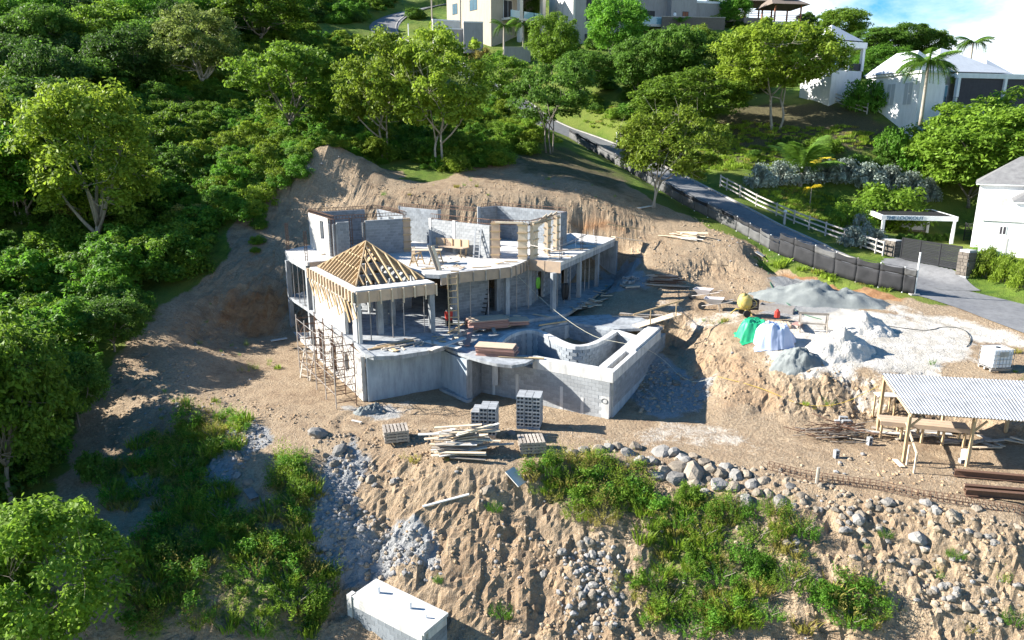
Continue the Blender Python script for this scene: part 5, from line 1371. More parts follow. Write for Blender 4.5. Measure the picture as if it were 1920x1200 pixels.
# stones
def stone(seed, m_, sub=2, jag=0.30):
    bm = bmesh.new(); bmesh.ops.create_icosphere(bm, subdivisions=sub, radius=1.0)
    o = Vector((seed * 3.1, seed * 1.7, seed * 0.9))
    pl = [(mnoise.random_unit_vector(), 0.55 + 0.3 * mnoise.random()) for _ in range(9)]
    for v in bm.verts:
        d = v.co.normalized(); r = 1.0
        for nrm, dist in pl:
            c = d.dot(nrm)
            if c > 1e-3: r = min(r, dist / c)
        v.co = d * (r + jag * 0.35 * mnoise.noise(d * 1.6 + o)); v.co.z *= 0.8
    m2 = bpy.data.meshes.new('stone'); bm.to_mesh(m2); bm.free(); m2.materials.append(MATS[m_]); return m2
mnoise.seed_set(5)
STONES = [stone(i, 'rock' if i % 2 else 'rock_blue', 2) for i in range(8)]
PEB = [stone(20 + i, 'rubble' if i % 2 else 'rubble_tan', 1) for i in range(6)]
rub = [[(600, 870), (650, 835), (690, 880), (660, 960), (640, 1050), (600, 1080), (560, 1040)], [(640, 930), (760, 1000), (830, 1040), (830, 1100), (700, 1090), (600, 1070)], [(430, 800), (480, 790), (510, 830), (450, 880), (420, 960), (390, 950), (380, 900)],
       [(1180, 690), (1240, 680), (1330, 730), (1320, 770), (1200, 775)], [(1060, 1040), (1130, 1000), (1170, 1060), (1160, 1199), (1060, 1199), (1040, 1130)], [(670, 768), (715, 760), (728, 778), (690, 785)]]
P8 = region(26, rub, 8)
scatter('rubble_stones', PEB, P8, sg.uniform(0, 6.28, len(P8)), 0.05 + 0.13 * sg.random(len(P8)) ** 2.2, sg.choice(6, len(P8), p=[.1, .3, .08, .22, .08, .22]), 'grey broken stones spilled down the slope in chutes', 'rubble')
gen = [[(700, 820), (1060, 870), (1560, 920), (1920, 985), (1920, 1199), (860, 1199), (840, 1050), (700, 1000)], [(240, 640), (420, 545), (480, 690), (440, 780), (250, 880), (160, 860)], [(440, 400), (640, 296), (720, 340), (1050, 340), (1170, 400), (1050, 425), (700, 385), (500, 390)], [(1180, 470), (1290, 400), (1440, 490), (1400, 560), (1200, 540)], [(1290, 620), (1420, 670), (1640, 710), (1640, 790), (1350, 790)], [(430, 740), (690, 800), (1100, 800), (1100, 850), (860, 875), (440, 772)], [(1400, 840), (1700, 850), (1900, 900), (1900, 960), (1530, 900)]]
P9 = np.concatenate([region(13, gen[:1], 9), region(5, gen[1:], 12)])
P9 = P9[fbm(P9[:, 0] * 0.45, P9[:, 1] * 0.45, 19, 3) > -0.12]
scatter('loose_stones', PEB, P9, sg.uniform(0, 6.28, len(P9)), 0.02 + 0.13 * sg.random(len(P9)) ** 4, sg.choice(6, len(P9), p=[.3, .05, .25, .05, .3, .05]), 'loose small stones and clods strewn over the bare earth', 'stones')
edge = [[(1150, 846), (1300, 862), (1450, 880), (1580, 905), (1580, 960), (1450, 950), (1330, 930), (1220, 900)], [(1580, 925), (1760, 955), (1920, 985), (1920, 1040), (1700, 1010), (1580, 970)], [(1690, 1040), (1860, 1050), (1900, 1199), (1740, 1190)], [(560, 800), (700, 825), (720, 900), (640, 900), (590, 850)]]
P11 = region(9, edge, 21)
scatter('edge_rubble', [STONES[1], STONES[3], PEB[0], PEB[2], STONES[5]], P11, sg.uniform(0, 6.28, len(P11)), 0.05 + 0.17 * sg.random(len(P11)) ** 2, sg.choice(5, len(P11)), 'broken tan rubble lining the edge of the pad and lower slope', 'rubble')
mat('clod', (0.36, 0.255, 0.155), 0.97, col2=(0.24, 0.165, 0.10), scale=3, isl=0.2)
CLOD = [stone(40 + i, 'clod', 1, 0.5) for i in range(5)]
P10 = region(16, gen, 10)
P10 = P10[fbm(P10[:, 0] * 0.6, P10[:, 1] * 0.6, 14, 3) > 0.02]
scatter('earth_clods', CLOD, P10, sg.uniform(0, 6.28, len(P10)), 0.02 + 0.10 * sg.random(len(P10)) ** 3, sg.choice(5, len(P10)), 'crumbled earth clods covering the dug banks', 'clods')
# boulders, each by itself
def rock(px, py, wpx, label=None, k=None, group=None, y=None):
    p = hit(px, py); s = proj(p)[2]; r = wpx / s / 2
    o = link('boulder', STONES[random.randrange(8) if k is None else k])
    o.location = p + V(0, 0, r * 0.02); o.scale = (r * random.uniform(.9, 1.2), r * random.uniform(.8, 1.1), r * random.uniform(.75, 1.0)); o.rotation_euler = (random.uniform(-.4, .4), random.uniform(-.4, .4), random.uniform(0, 6.28))
    return tag(o, label or 'weathered boulder in the rocky row along the pad edge', 'boulder', group)
GR = 'boulders along the pad edge'
for x, y, w in [(1075, 852, 34), (1095, 846, 26), (1120, 846, 40), (1143, 842, 26), (1160, 840, 28), (1178, 852, 36), (1190, 842, 28), (1200, 866, 30), (1182, 872, 22), (1240, 856, 42), (1222, 868, 24), (1262, 850, 34), (1280, 862, 34), (1300, 856, 28), (1246, 884, 40), (1275, 880, 44), (1300, 890, 60), (1330, 880, 40), (1350, 895, 36), (1318, 872, 30), (1360, 878, 30), (1380, 895, 34), (1400, 890, 28), (1345, 915, 40), (1375, 915, 36), (1410, 910, 30), (1300, 915, 34), (1430, 905, 26), (1440, 930, 30), (1460, 945, 36), (1400, 940, 34), (1420, 925, 26), (1270, 905, 44), (1235, 895, 30), (1320, 925, 30), (1480, 915, 20), (1500, 930, 22)]:
    rock(x, y, w, None, None, GR)
for x, y, w, l in [(1608, 975, 34, 'pale egg-shaped boulder alone on the slope below the steel cage'), (1722, 1010, 40, 'pale leaning slab of rock under the right pad edge'), (1735, 1030, 20, 'white stone just below the leaning slab'), (1665, 945, 30, 'long pale boulder at the pad edge above the egg-shaped one'), (1735, 950, 26, 'pale boulder left of three at the right pad edge'), (1758, 962, 26, 'pale boulder in the middle of three at the right pad edge'), (1785, 972, 34, 'large pale boulder right of three at the right pad edge'), (1830, 955, 26, 'pale boulder beside the stacked steel beams'), (635, 848, 34, 'blue-grey boulder at the top of the left rubble chute'), (600, 815, 44, 'brown boulder half buried at the left pad edge'), (630, 870, 24, 'smaller boulder beneath the blue-grey boulder'), (466, 905, 30, 'grey boulder in the left rubble chute'), (385, 915, 34, 'bluish boulder beside the left chute'), (1020, 1080, 20, 'upright flat stone on the bare slope'), (915, 930, 30, 'greenish-grey boulder left of the discarded pale board'), (960, 815, 20, 'light stone between the two block stacks'), (888, 775, 24, 'dark flat stone in the corner by the plastered wall'), (650, 955, 24, 'tan boulder in the left rubble chute'), (740, 905, 20, 'small grey stone on the left slope'), (1110, 1045, 22, 'tan boulder on the right of the bare slope'), (1795, 960, 1, '')]:
    if w > 1: rock(x, y, w, l)
GR2 = 'stones on the slopes'
g = np.random.default_rng(77)
cl = [(1780, 1110, 70, 45, 34), (1720, 1060, 90, 40, 22), (1640, 1000, 80, 40, 16), (1840, 1150, 70, 50, 22), (1130, 1120, 40, 80, 34), (1100, 1030, 40, 30, 14), (690, 1000, 80, 60, 22), (630, 1060, 60, 30, 14), (1560, 960, 80, 30, 16), (1850, 1010, 70, 30, 14), (720, 900, 60, 40, 12), (440, 880, 30, 60, 12), (1480, 1050, 40, 40, 8), (300, 760, 60, 60, 12), (380, 800, 60, 30, 8), (1270, 720, 50, 25, 10), (600, 310, 60, 15, 8)]
for cx_, cy_, sx, sy, n in cl:
    for _ in range(n):
        rock(cx_ + g.normal() * sx * 0.5, cy_ + g.normal() * sy * 0.5, 8 + 16 * g.random() ** 2, 'small weathered boulder lying loose on the dug slopes', None, GR2)

# ------------------------------------------------------------------ things on the site
def on(px, py): return hit(px, py)
def plank(name, a, b, w, t, m, label, cat, group=None, roll=None):
    """one board as a thing of its own, its origin at its middle"""
    a, b = Vector(a), Vector(b); c = (a + b) / 2
    up = V(0, 0, 1) if roll is None else V(math.sin(roll), 0, math.cos(roll))
    o = MB().beam(a - c, b - c, w, t, up).build(name, m); o.location = c
    return tag(o, label, cat, group)
# hollow blocks on pallets
def hollow_mesh():
    b = MB(); hx, hy, hz = 0.192, 0.097, 0.095
    X = [-hx, -hx + 0.035, -0.018, 0.018, hx - 0.035, hx]; Zs = [-hz, -hz + 0.04, hz - 0.04, hz]
    for s in (-1, 1):
        k = len(b.v)
        for z in Zs:
            for x in X: b.v.append((x, s * hy, z))
        for j in range(3):
            for i in range(5):
                if j == 1 and i in (1, 3): continue
                q = [k + j * 6 + i, k + j * 6 + i + 1, k + (j + 1) * 6 + i + 1, k + (j + 1) * 6 + i]
                b.f.append(tuple(q if s < 0 else q[::-1]))
    def wall(i0, j0, i1, j1, flip):
        a, c = j0 * 6 + i0, j1 * 6 + i1
        f = (a, c, c + 24, a + 24); b.f.append(f[::-1] if flip else f)
    wall(0, 0, 5, 0, True); wall(0, 3, 5, 3, False); wall(0, 0, 0, 3, False); wall(5, 0, 5, 3, True)
    for i in (1, 3):
        wall(i, 1, i + 1, 1, False); wall(i, 2, i + 1, 2, True); wall(i, 1, i, 2, True); wall(i + 1, 1, i + 1, 2, False)
    m_ = b.mesh('hollow_block'); m_.materials.append(MATS['block_pale']); return m_
HB = hollow_mesh()
def pallet(p, rz, label, group=None, m='timber_grey'):
    e = empty('pallet', p, rz, label, 'pallet', group)
    for i in range(7): MB().box((-0.52 + i * 0.173, 0, 0.125), (0.115, 1.0, 0.022)).build('deck_board', m, e)
    for y in (-0.45, 0, 0.45): MB().box((0, y, 0.065), (1.16, 0.09, 0.095)).build('bearer', m, e)
    for x in (-0.5, 0, 0.5): MB().box((x, 0, 0.009), (0.1, 1.0, 0.018)).build('bottom_board', m, e)
    return e
def block_stack(px, py, rz, layers, label, group, pm, plabel, skip=0):
    p = on(px, py); p.z = h(p.x, p.y) + 0.02
    pallet(p, rz, plabel, None, pm)
    Mr = Matrix.Rotation(rz, 3, 'Z')
    for L_ in range(layers):
        for i in range(3):
            for j in range(5):
                if i == 1 and 0 < j < 4 and L_ < layers - 1: continue
                if L_ == layers - 1 and (i * 5 + j) < skip: continue
                o = link('hollow_block', HB)
                o.location = p + Mr @ V((i - 1) * 0.402 + random.uniform(-.008, .008), (j - 2) * 0.203 + random.uniform(-.008, .008), 0.236 + L_ * 0.195)
                o.rotation_euler = (0, 0, rz + random.uniform(-.02, .02))
                tag(o, label, 'concrete block', group)
mat('blue_wood', (0.10, 0.20, 0.34), 0.8, col2=(0.18, 0.22, 0.26), scale=4)
block_stack(993, 800, -0.18, 8, 'hollow grey block in the tall tidy stack on the blue pallet', 'blocks of the tall stack', 'blue_wood', 'blue pallet under the tall block stack')
block_stack(910, 815, -0.12, 7, 'hollow grey block in the lower stack behind the scrap planks', 'blocks of the lower stack', 'timber_grey', 'grey pallet under the lower block stack', 5)
def pallets(px, py, rz, n, label, group):
    p = on(px, py)
    for k in range(n): pallet(p + V(random.uniform(-.03, .03), random.uniform(-.03, .03), 0.02 + k * 0.145), rz + random.uniform(-.04, .04), label if n > 1 else label, group)
pallets(742, 826, 0.28, 4, 'weathered grey pallet in the left stack of empty pallets', 'left pallet stack')
pallets(997, 846, 0.12, 4, 'weathered grey pallet in the right stack of empty pallets', 'right pallet stack')
pallets(1180, 538, 0.35, 1, 'pale pallet with loose blocks beside the house', None)
for k in range(7):
    p = on(1172 + (k % 4) * 7, 528 + (k // 4) * 7); o = link('hollow_block', HB); o.location = p + V(0, 0, 0.25); o.rotation_euler = (0, 0, random.uniform(0, 3)); tag(o, 'loose hollow block on the pale pallet beside the house', 'concrete block', 'loose blocks beside the house')
# heaps of boards
def heap(px, py, n, spread, length, w, t, rz, rj, label, cat, group, mats, name='scrap_plank', lift=0.012, tilt=0.06):
    c = on(px, py); g = np.random.default_rng(int(px * 7 + py))
    for k in range(n):
        x, y = g.normal() * spread[0], g.normal() * spread[1]
        a = rz + g.normal() * rj; L_ = length * g.uniform(0.45, 1.1)
        z0 = h(c.x + x, c.y + y) + 0.04 + k * lift * max(0.3, 1 - abs(y) / (spread[1] * 2.2 + .01))
        d = V(math.cos(a), math.sin(a), g.normal() * tilt) * L_ / 2
        p = V(c.x + x, c.y + y, z0 + abs(d.z))
        plank(name, p - d, p + d, w * g.uniform(0.6, 1.4), t, mats[g.integers(len(mats))], label, cat, group, roll=g.normal() * 0.15)
heap(868, 852, 62, (0.42, 0.40), 2.0, 0.19, 0.035, 0.10, 0.22, 'sun-bleached scrap plank in the big heap before the block stacks', 'plank', 'scrap planks in the big heap', ['timber_pale', 'timber_pale', 'timber_grey', 'offwhite'], lift=0.02)
heap(1287, 446, 13, (0.45, 0.3), 3.0, 0.16, 0.05, -0.75, 0.12, 'pale plank in the small pile on the bank below the leaning tree', 'plank', 'planks on the bank', ['timber_pale', 'offwhite'], lift=0.02)
heap(1083, 582, 34, (0.85, 0.35), 1.7, 0.13, 0.035, 0.2, 0.5, 'grey scrap board in the heap at the foot of the right wing', 'board', 'scrap boards by the right wing', ['timber_grey', 'timber_pale', 'timber_grey'], lift=0.016)
heap(1246, 532, 46, (0.3, 0.4), 2.3, 0.06, 0.05, -0.15, 0.16, 'rusty steel pipe in the pile on the dirt shelf', 'pipe', 'pipes on the dirt shelf', ['steel', 'rust', 'timber_grey'], 'steel_pipe', 0.012, 0.02)
heap(1195, 592, 3, (0.5, 0.15), 5.0, 0.22, 0.07, -0.14, 0.03, 'long grey board lying along the deck edge', 'board', 'boards along the deck edge', ['timber_grey'], lift=0.03, tilt=0.0)
heap(1565, 822, 60, (0.75, 0.28), 2.0, 0.03, 0.03, -0.1, 0.35, 'rusty bent bar in the tangled heap beside the track', 'steel bar', 'tangled bars beside the track', ['rust', 'rust', 'timber_grey'], 'rusty_bar', 0.012, 0.1)
heap(1730, 822, 16, (1.6, 0.3), 1.8, 0.16, 0.04, 0.0, 0.3, 'loose board lying under the shed workbench', 'board', 'boards under the shed', ['timber_grey', 'timber_pale', 'offwhite'], lift=0.012, tilt=0.02)
heap(1850, 835, 12, (1.0, 0.4), 1.6, 0.2, 0.04, -0.3, 0.5, 'board lying in the shade at the back of the shed', 'board', 'boards in the shed shade', ['timber_grey', 'timber_pale'], lift=0.012, tilt=0.02)
for k, (x, y, z) in enumerate([(1572, 800, 0), (1590, 800, 0), (1580, 795, 0.2), (1600, 812, 0), (1585, 805, 0.2)]):
    o = link('hollow_block', HB); p = on(x, y); o.location = p + V(0, 0, 0.1 + z); o.rotation_euler = (0, 0, random.uniform(-.3, .3)); tag(o, 'grey hollow block piled behind the tangled bars', 'concrete block', 'blocks behind the tangled bars')
for (x, y, l) in ((1567, 860, 'single hollow block standing on end on the track'), (1629, 838, 'hollow block lying near the shed corner post')):
    o = link('hollow_block', HB); o.location = on(x, y) + V(0, 0, 0.19); o.rotation_euler = (0, math.pi / 2, 0.2); tag(o, l, 'concrete block')
# boards and stacks on the floors of the house
def flat(name, poly, z0, z1, m, label, cat, group=None):
    c = sum((Vector((p[0], p[1], 0)) for p in poly), V(0, 0, 0)) / len(poly)
    o = MB().prism([(p[0] - c.x, p[1] - c.y) for p in poly], 0, z1 - z0).build(name, m); o.location = (c.x, c.y, z0); return tag(o, label, cat, group)
def ply_stack(px, py, z, n, rz, size, label, group, m, t=0.035, jit=0.06):
    c = az(px, py, z)
    for k in range(n):
        o = MB().box((0, 0, 0), (size[0], size[1], t)).build('plywood_sheet', m if k < n - 1 else 'ply')
        o.location = c + V(random.uniform(-jit, jit), random.uniform(-jit, jit), t / 2 + k * (t + 0.014)); o.rotation_euler = (0, 0, rz + random.uniform(-.03, .03)); tag(o, label, 'plywood sheet', group)
ply_stack(912, 612, MF, 11, 0.32, (2.4, 1.25), 'reddish plywood sheet in the big stack on the pool deck', 'big plywood stack', 'ply_red')
ply_stack(970, 606, MF, 6, 0.18, (1.3, 1.1), 'reddish plywood sheet in the small stack on the pool deck', 'small plywood stack', 'ply_red')
ply_stack(932, 664, PZ, 10, -0.22, (2.1, 1.0), 'plywood sheet in the stack on the rounded balcony edge', 'balcony plywood stack', 'ply_red', 0.04, 0.1)
for k, (a, b) in enumerate([((700, 652), (775, 638)), ((705, 648), (780, 634)), ((690, 655), (740, 648)), ((715, 655), (790, 640))]):
    plank('timber_board', az(*a, MF + 0.06 + 0.04 * (k % 2)), az(*b, MF + 0.06 + 0.04 * (k % 2)), 0.12, 0.06, ['timber', 'timber_grey'][k % 2], 'long timber lying along the balcony of the corner pavilion', 'timber', 'timbers on the balcony')
for k, (a, b, w, l) in enumerate([((800, 640), (862, 652), 0.4, 'pale board under the crossed boards on the balcony'), ((806, 656), (870, 634), 0.38, 'upper one of the crossed boards on the balcony'), ((935, 668), (1020, 672), 0.2, 'yellowish beam sticking out beside the balcony plywood'), ((876, 648), (884, 622), 0.3, 'short reddish board leaning at the plywood stack'), ((838, 626), (890, 604), 0.1, 'thin batten leaning on the big plywood stack')]):
    z = [MF + .05, MF + .1, PZ + .05, PZ + .12, MF + .1][k]
    A, B = az(*a, z), az(*b, z)
    if k >= 3: B.z += 0.35
    plank('timber_board', A, B, w, 0.05, ['offwhite', 'offwhite', 'timber', 'ply_red', 'timber'][k], l, 'board')
plank('timber_board', az(1010, 610, PZ + .05), az(1063, 602, PZ + .05), 0.1, 0.08, 'timber', 'yellow timber lying at the back of the rear basin', 'timber')
# offcuts and rubbish on the floors
g_ = np.random.default_rng(404)
def litter(n, poly, z, label, group):
    P_ = [tuple(az(*q, z)[:2]) for q in poly]; k = 0
    x0, x1 = min(p[0] for p in P_), max(p[0] for p in P_); y0, y1 = min(p[1] for p in P_), max(p[1] for p in P_)
    while k < n:
        x, y = g_.uniform(x0, x1), g_.uniform(y0, y1)
        if not inpoly(P_, np.array([x]), np.array([y]))[0]: continue
        a = g_.uniform(0, 3.14); L_ = g_.uniform(0.25, 1.5); d = V(math.cos(a), math.sin(a), 0) * L_ / 2; zz = z + 0.03 + 0.02 * (k % 3)
        plank('offcut', V(x, y, zz) - d, V(x, y, zz) + d, g_.uniform(0.06, 0.22), 0.035, ['timber_pale', 'timber_grey', 'ply', 'timber'][k % 4], label, 'offcut', group); k += 1
litter(34, [(790, 505), (870, 470), (960, 486), (975, 492), (900, 502), (835, 513)], US, 'timber offcut lying loose on the main roof slab', 'offcuts on the roof slab')
litter(14, [(1010, 486), (1050, 490), (1120, 458), (1075, 455)], US, 'timber offcut lying loose on the right wing roof', 'offcuts on the right wing')
litter(12, [(590, 470), (660, 470), (700, 480), (600, 488)], US, 'timber offcut lying loose on the left roof slab', 'offcuts on the left slab')
litter(30, [(690, 648), (820, 632), (860, 612), (940, 592), (1030, 592), (900, 630), (850, 642), (740, 660)], MF, 'timber offcut lying loose on the shaded main floor', 'offcuts on the main floor')
litter(16, [(1060, 585), (1110, 560), (1140, 535), (1150, 540), (1110, 580)], MF, 'timber offcut lying along the right wing walkway', 'offcuts by the right wing')
# props under the slabs
def prop(p, z0, z1, label, group):
    e = empty('steel_prop', V(p[0], p[1], z0), 0, label, 'prop', group)
    n = z1 - z0
    MB().tube([(0, 0, 0), (0, 0, n * 0.55)], 0.034, 6).build('outer_tube', 'steel', e)
    MB().tube([(0, 0, n * 0.55), (0, 0, n - 0.01)], 0.024, 6).build('inner_tube', 'steel', e)
    MB().box((0, 0, 0.006), (0.14, 0.14, 0.012)).build('base_plate', 'steel', e); MB().box((0, 0, n - 0.006), (0.14, 0.14, 0.012)).build('head_plate', 'steel', e)
for a in ((0.95, 0.35), (2.25, 0.3), (2.95, 0.3), (4.3, 0.45)): prop(pv(*a), MF, 5.18, 'steel prop under the front beam of the corner pavilion', 'props of the pavilion')
for f in (0.25, 0.5, 0.75): q = V(-16.1, 50.35, 0).lerp(V(-13.55, 46.4, 0), f); prop(q, MF, 5.34, 'steel prop under the left balcony roof', 'props of the left balcony')
for q in ((-2.6, 43.3), (-1.5, 44.0), (0.3, 45.6), (1.1, 46.6)): prop(q, MF, 5.7, 'steel prop under the curved slab edge', 'props of the curved edge')
for t_ in (0.9, 2.2, 3.4, 6.6, 7.6): q = V(2.7, 46.2, 0) + e_ * t_; prop(q, MF, 5.74, 'steel prop along the right wing', 'props of the right wing')
# scaffold beside the left facade
sc = root_at('scaffold', V(-9.5, 37.5, 0), 'rusty tube scaffold frames standing before the left facade', 'scaffold')
S0 = V(-8.25, 36.2, 0) - a_ * 0.15
for i in range(5):
    for j in range(2):
        q = S0 + b_ * (1.75 * i - 0.3) - a_ * (0.15 + 1.1 * (1 - j))
        top = 3.7 if i > 0 else 3.5
        MB().tube([q + V(0, 0, h(q.x, q.y) + 0.02), q + V(0, 0, top)], 0.032, 5).build('standard', 'rust' if j else 'steel', sc)
    A = S0 + b_ * (1.75 * i - 0.3) - a_ * 1.25; B = S0 + b_ * (1.75 * i - 0.3) - a_ * 0.15
    for z in (0.35, 0.8, 1.25, 1.7, 2.15, 2.6, 3.05, 3.45): MB().tube([A + V(0, 0, z), B + V(0, 0, z)], 0.023, 5).build('rung', 'rust', sc)
    if i < 4:
        for j, z in ((0, 0.5), (0, 2.2), (1, 0.5), (1, 2.2)):
            q = S0 + b_ * (1.75 * i - 0.3) - a_ * (0.15 + 1.1 * (1 - j))
            MB().tube([q + V(0, 0, z), q + b_ * 1.75 + V(0, 0, z + 1.3)], 0.018, 4).build('cross_brace', 'rust', sc); MB().tube([q + V(0, 0, z + 1.3), q + b_ * 1.75 + V(0, 0, z)], 0.014, 4).build('cross_brace', 'rust', sc)
        for z in (1.7, 3.45, 2.6, 0.8):
            for j in range(2):
                q = S0 + b_ * (1.75 * i - 0.3) - a_ * (0.15 + 1.1 * (1 - j)); MB().tube([q + V(0, 0, z), q + b_ * 1.75 + V(0, 0, z)], 0.016, 4).build('ledger', 'steel', sc)
adopt(sc)
# ladders
def ladder(A, B, w, n, m, label, side):
    e = root_at('ladder', A, label, 'ladder'); s = Vector(side).normalized() * w / 2
    for k in (-1, 1): MB().beam(A + s * k, B + s * k, 0.05, 0.09, s).build('rail', m, e)
    for i in range(n):
        p = A.lerp(B, (i + 0.6) / n); MB().beam(p - s, p + s, 0.05, 0.06).build('rung', m, e)
    adopt(e); return e
la = az(852, 627, MF); ladder(la, V(la.x - 0.15, la.y + 1.2, US + 0.05), 0.55, 9, 'timber', 'tall wooden ladder up to the curved slab edge', (1, 0.2, 0))
la = az(893, 484, US); ladder(la, la + V(0.15, 0.5, 1.95), 0.42, 7, 'galv', 'pale metal stepladder before the lit upper wall', (1, -0.4, 0))
la = on(572, 712); ladder(la, la + V(0.1, 1.0, 1.6), 0.9, 5, 'timber_grey', 'wide homemade frame leaning beside the scaffold', (0.8, -0.6, 0))
la = az(905, 590, MF); ladder(la, la + V(0.35, 0.35, 1.7), 0.4, 6, 'dark', 'dark stepladder inside the shaded main floor', (1, -0.3, 0))
# carpentry on the roof slab
def sawhorse(p, rz, label, L_=1.1, H_=0.75, m='timber'):
    e = empty('sawhorse', p, rz, label, 'sawhorse')
    MB().box((0, 0, H_), (L_, 0.1, 0.09)).build('top_beam', m, e)
    for x in (-1, 1):
        for y in (-1, 1): MB().beam((x * L_ * 0.4, y * 0.3, 0), (x * L_ * 0.4, y * 0.03, H_), 0.09, 0.05).build('leg', m, e)
        MB().beam((x * L_ * 0.4, -0.2, 0.3), (x * L_ * 0.4, 0.2, 0.3), 0.05, 0.09).build('brace', m, e)
sawhorse(az(782, 497, US), 1.2, 'orange wooden sawhorse left under the roof work table'); sawhorse(az(818, 496, US), 1.2, 'wooden sawhorse right under the roof work table')
tb = az(800, 494, US); plank('work_board', tb + V(-0.95, 0.1, 0.86), tb + V(1.0, 0.2, 0.86), 0.75, 0.05, 'timber_pale', 'pale board of the work table on the roof slab', 'board')
for (A, B, l) in (((774, 494), (0.0, 0.6, 1.0), 'reddish plank leaning left of the roof work table'), ((820, 507), (-0.55, 0.5, 1.5), 'long plank leaning across the roof work table'), ((826, 507), (-0.5, 0.5, 1.45), 'second plank leaning right of the roof work table'), ((872, 470), (0.35, 0.1, 2.2), 'pale plank propped upright against the lit upper wall'), ((905, 476), (-0.9, 0.5, 2.2), 'grey plank leaning back against the lit upper wall')):
    a = az(*A, US); plank('leaning_plank', a, a + Vector(B), 0.22, 0.045, 'timber_grey' if 'grey' in l or 'long' in l else 'timber_pale', l, 'plank')
bn = root_at('form_bench', az(842, 480, US), 'long plywood trough form resting on a trestle on the roof slab', 'bench')
A, B = az(814, 474, US) + V(0, 0, 0.55), az(874, 482, US) + V(0, 0, 0.62)
dd = (B - A).normalized(); ss = V(-dd.y, dd.x, 0)
MB().beam(A, B, 0.7, 0.04).build('base_sheet', 'ply', bn); MB().beam(A + ss * 0.33 + V(0, 0, 0.26), B + ss * 0.33 + V(0, 0, 0.26), 0.04, 0.5).build('back_sheet', 'ply', bn)
for k in range(5): p = A.lerp(B, k / 4) + ss * 0.28; MB().box(tuple(p + V(0, 0, 0.26)), (0.06, 0.07, 0.5), math.atan2(dd.y, dd.x)).build('rib', 'timber', bn)
for k in (0.08, 0.92):
    for s in (-.28, .28): p = A.lerp(B, k) + ss * s; MB().box((p.x, p.y, (p.z + US) / 2), (0.08, 0.08, p.z - US - 0.02)).build('leg', 'timber', bn)
adopt(bn)
plank('shuttering_board', az(1048, 462, US) + V(0, 0, 0.3), az(1078, 452, US) + V(0, 0, 0.35), 0.9, 0.05, 'plaster', 'bluish form panel propped on the right wing roof', 'panel', None, 0.6)
tag(MB().tube([az(988, 458, US + 1.2), az(1035, 468, US + 1.1), az(1100, 440, US + .9)], 0.03, 5).build('guard_pipe', 'steel'), 'thin pipe rail across the right wing roof', 'pipe')
# cooler, hanging clothes
cl = empty('water_cooler', az(842, 610, MF), 0.3, 'red drinks cooler in the shade beside the wooden ladder', 'cooler')
MB().tube([(0, 0, 0.35), (0, 0, 0.4), (0, 0, 0.9), (0, 0, 0.93)], [0.2, 0.23, 0.25, 0.25], 12).build('body', 'red_plastic', cl); MB().tube([(0, 0, 0.93), (0, 0, 0.98)], [0.26, 0.24], 12).build('lid', 'dark', cl); MB().box((0, 0, 0.17), (0.4, 0.4, 0.33)).build('crate', 'dark', cl)
def cloth(name, top, w, n, m, label, cat):
    b = MB(); N = 9
    vs = []
    for j in range(7):
        t = j / 6
        for i in range(N): u = i / (N - 1) - 0.5; ww = w * (0.25 + 0.75 * math.sin(math.pi * min(1, 0.25 + 0.6 * t))); vs.append((u * ww, 0.07 * math.sin(i * 1.9 + j * .4), -n * t - 0.06 * abs(u)))
    b.add(vs, [(j * N + i, j * N + i + 1, (j + 1) * N + i + 1, (j + 1) * N + i) for j in range(6) for i in range(N - 1)])
    o = b.build(name, m, None, True); o.location = top
    md = o.modifiers.new('thick', 'SOLIDIFY'); md.thickness = 0.03
    return tag(o, label, cat)
cloth('hanging_jacket', az(1057, 533, 4.6) if False else V(3.6, 46.9, 4.45), 0.5, 1.15, 'dark', 'dark jacket hanging from a prop at the right wing', 'jacket')
mat('hivis', (0.25, 0.62, 0.08), 0.6); cloth('hanging_vest', V(1.75, 46.6, 4.9), 0.28, 0.75, 'hivis', 'bright green vest hanging in the right wing doorway', 'vest')
# ramp and walkway
def ramp(A, B, w, label, rails, n=3):
    e = root_at('plank_ramp', A, label, 'ramp'); d = (B - A).normalized(); s = V(-d.y, d.x, 0)
    for k in range(n): o = s * w * ((k + 0.5) / n - 0.5); MB().beam(A + o, B + o, w / n - 0.01, 0.05).build('plank', 'timber_pale', e)
    for sd in rails:
        for f in (0.25, 0.85): p = A.lerp(B, f) + s * sd * w / 2; MB().box(tuple(p + V(0, 0, 0.4)), (0.06, 0.06, 1.1)).build('post', 'timber', e)
        MB().beam(A.lerp(B, -0.15) + s * sd * w / 2 + V(0, 0, 0.95), B + s * sd * w / 2 + V(0, 0, 0.95), 0.05, 0.09).build('rail', 'timber', e)
    adopt(e)
ramp(az(1192, 612, PZ + .05), az(1272, 588, 3.02), 0.7, 'plank ramp with one handrail from the pool deck to the terrace', [-1])
ramp(az(1150, 444, 6.1), az(1204, 452, 5.55), 0.6, 'short plank walkway with handrail onto the right wing roof', [1], 2)
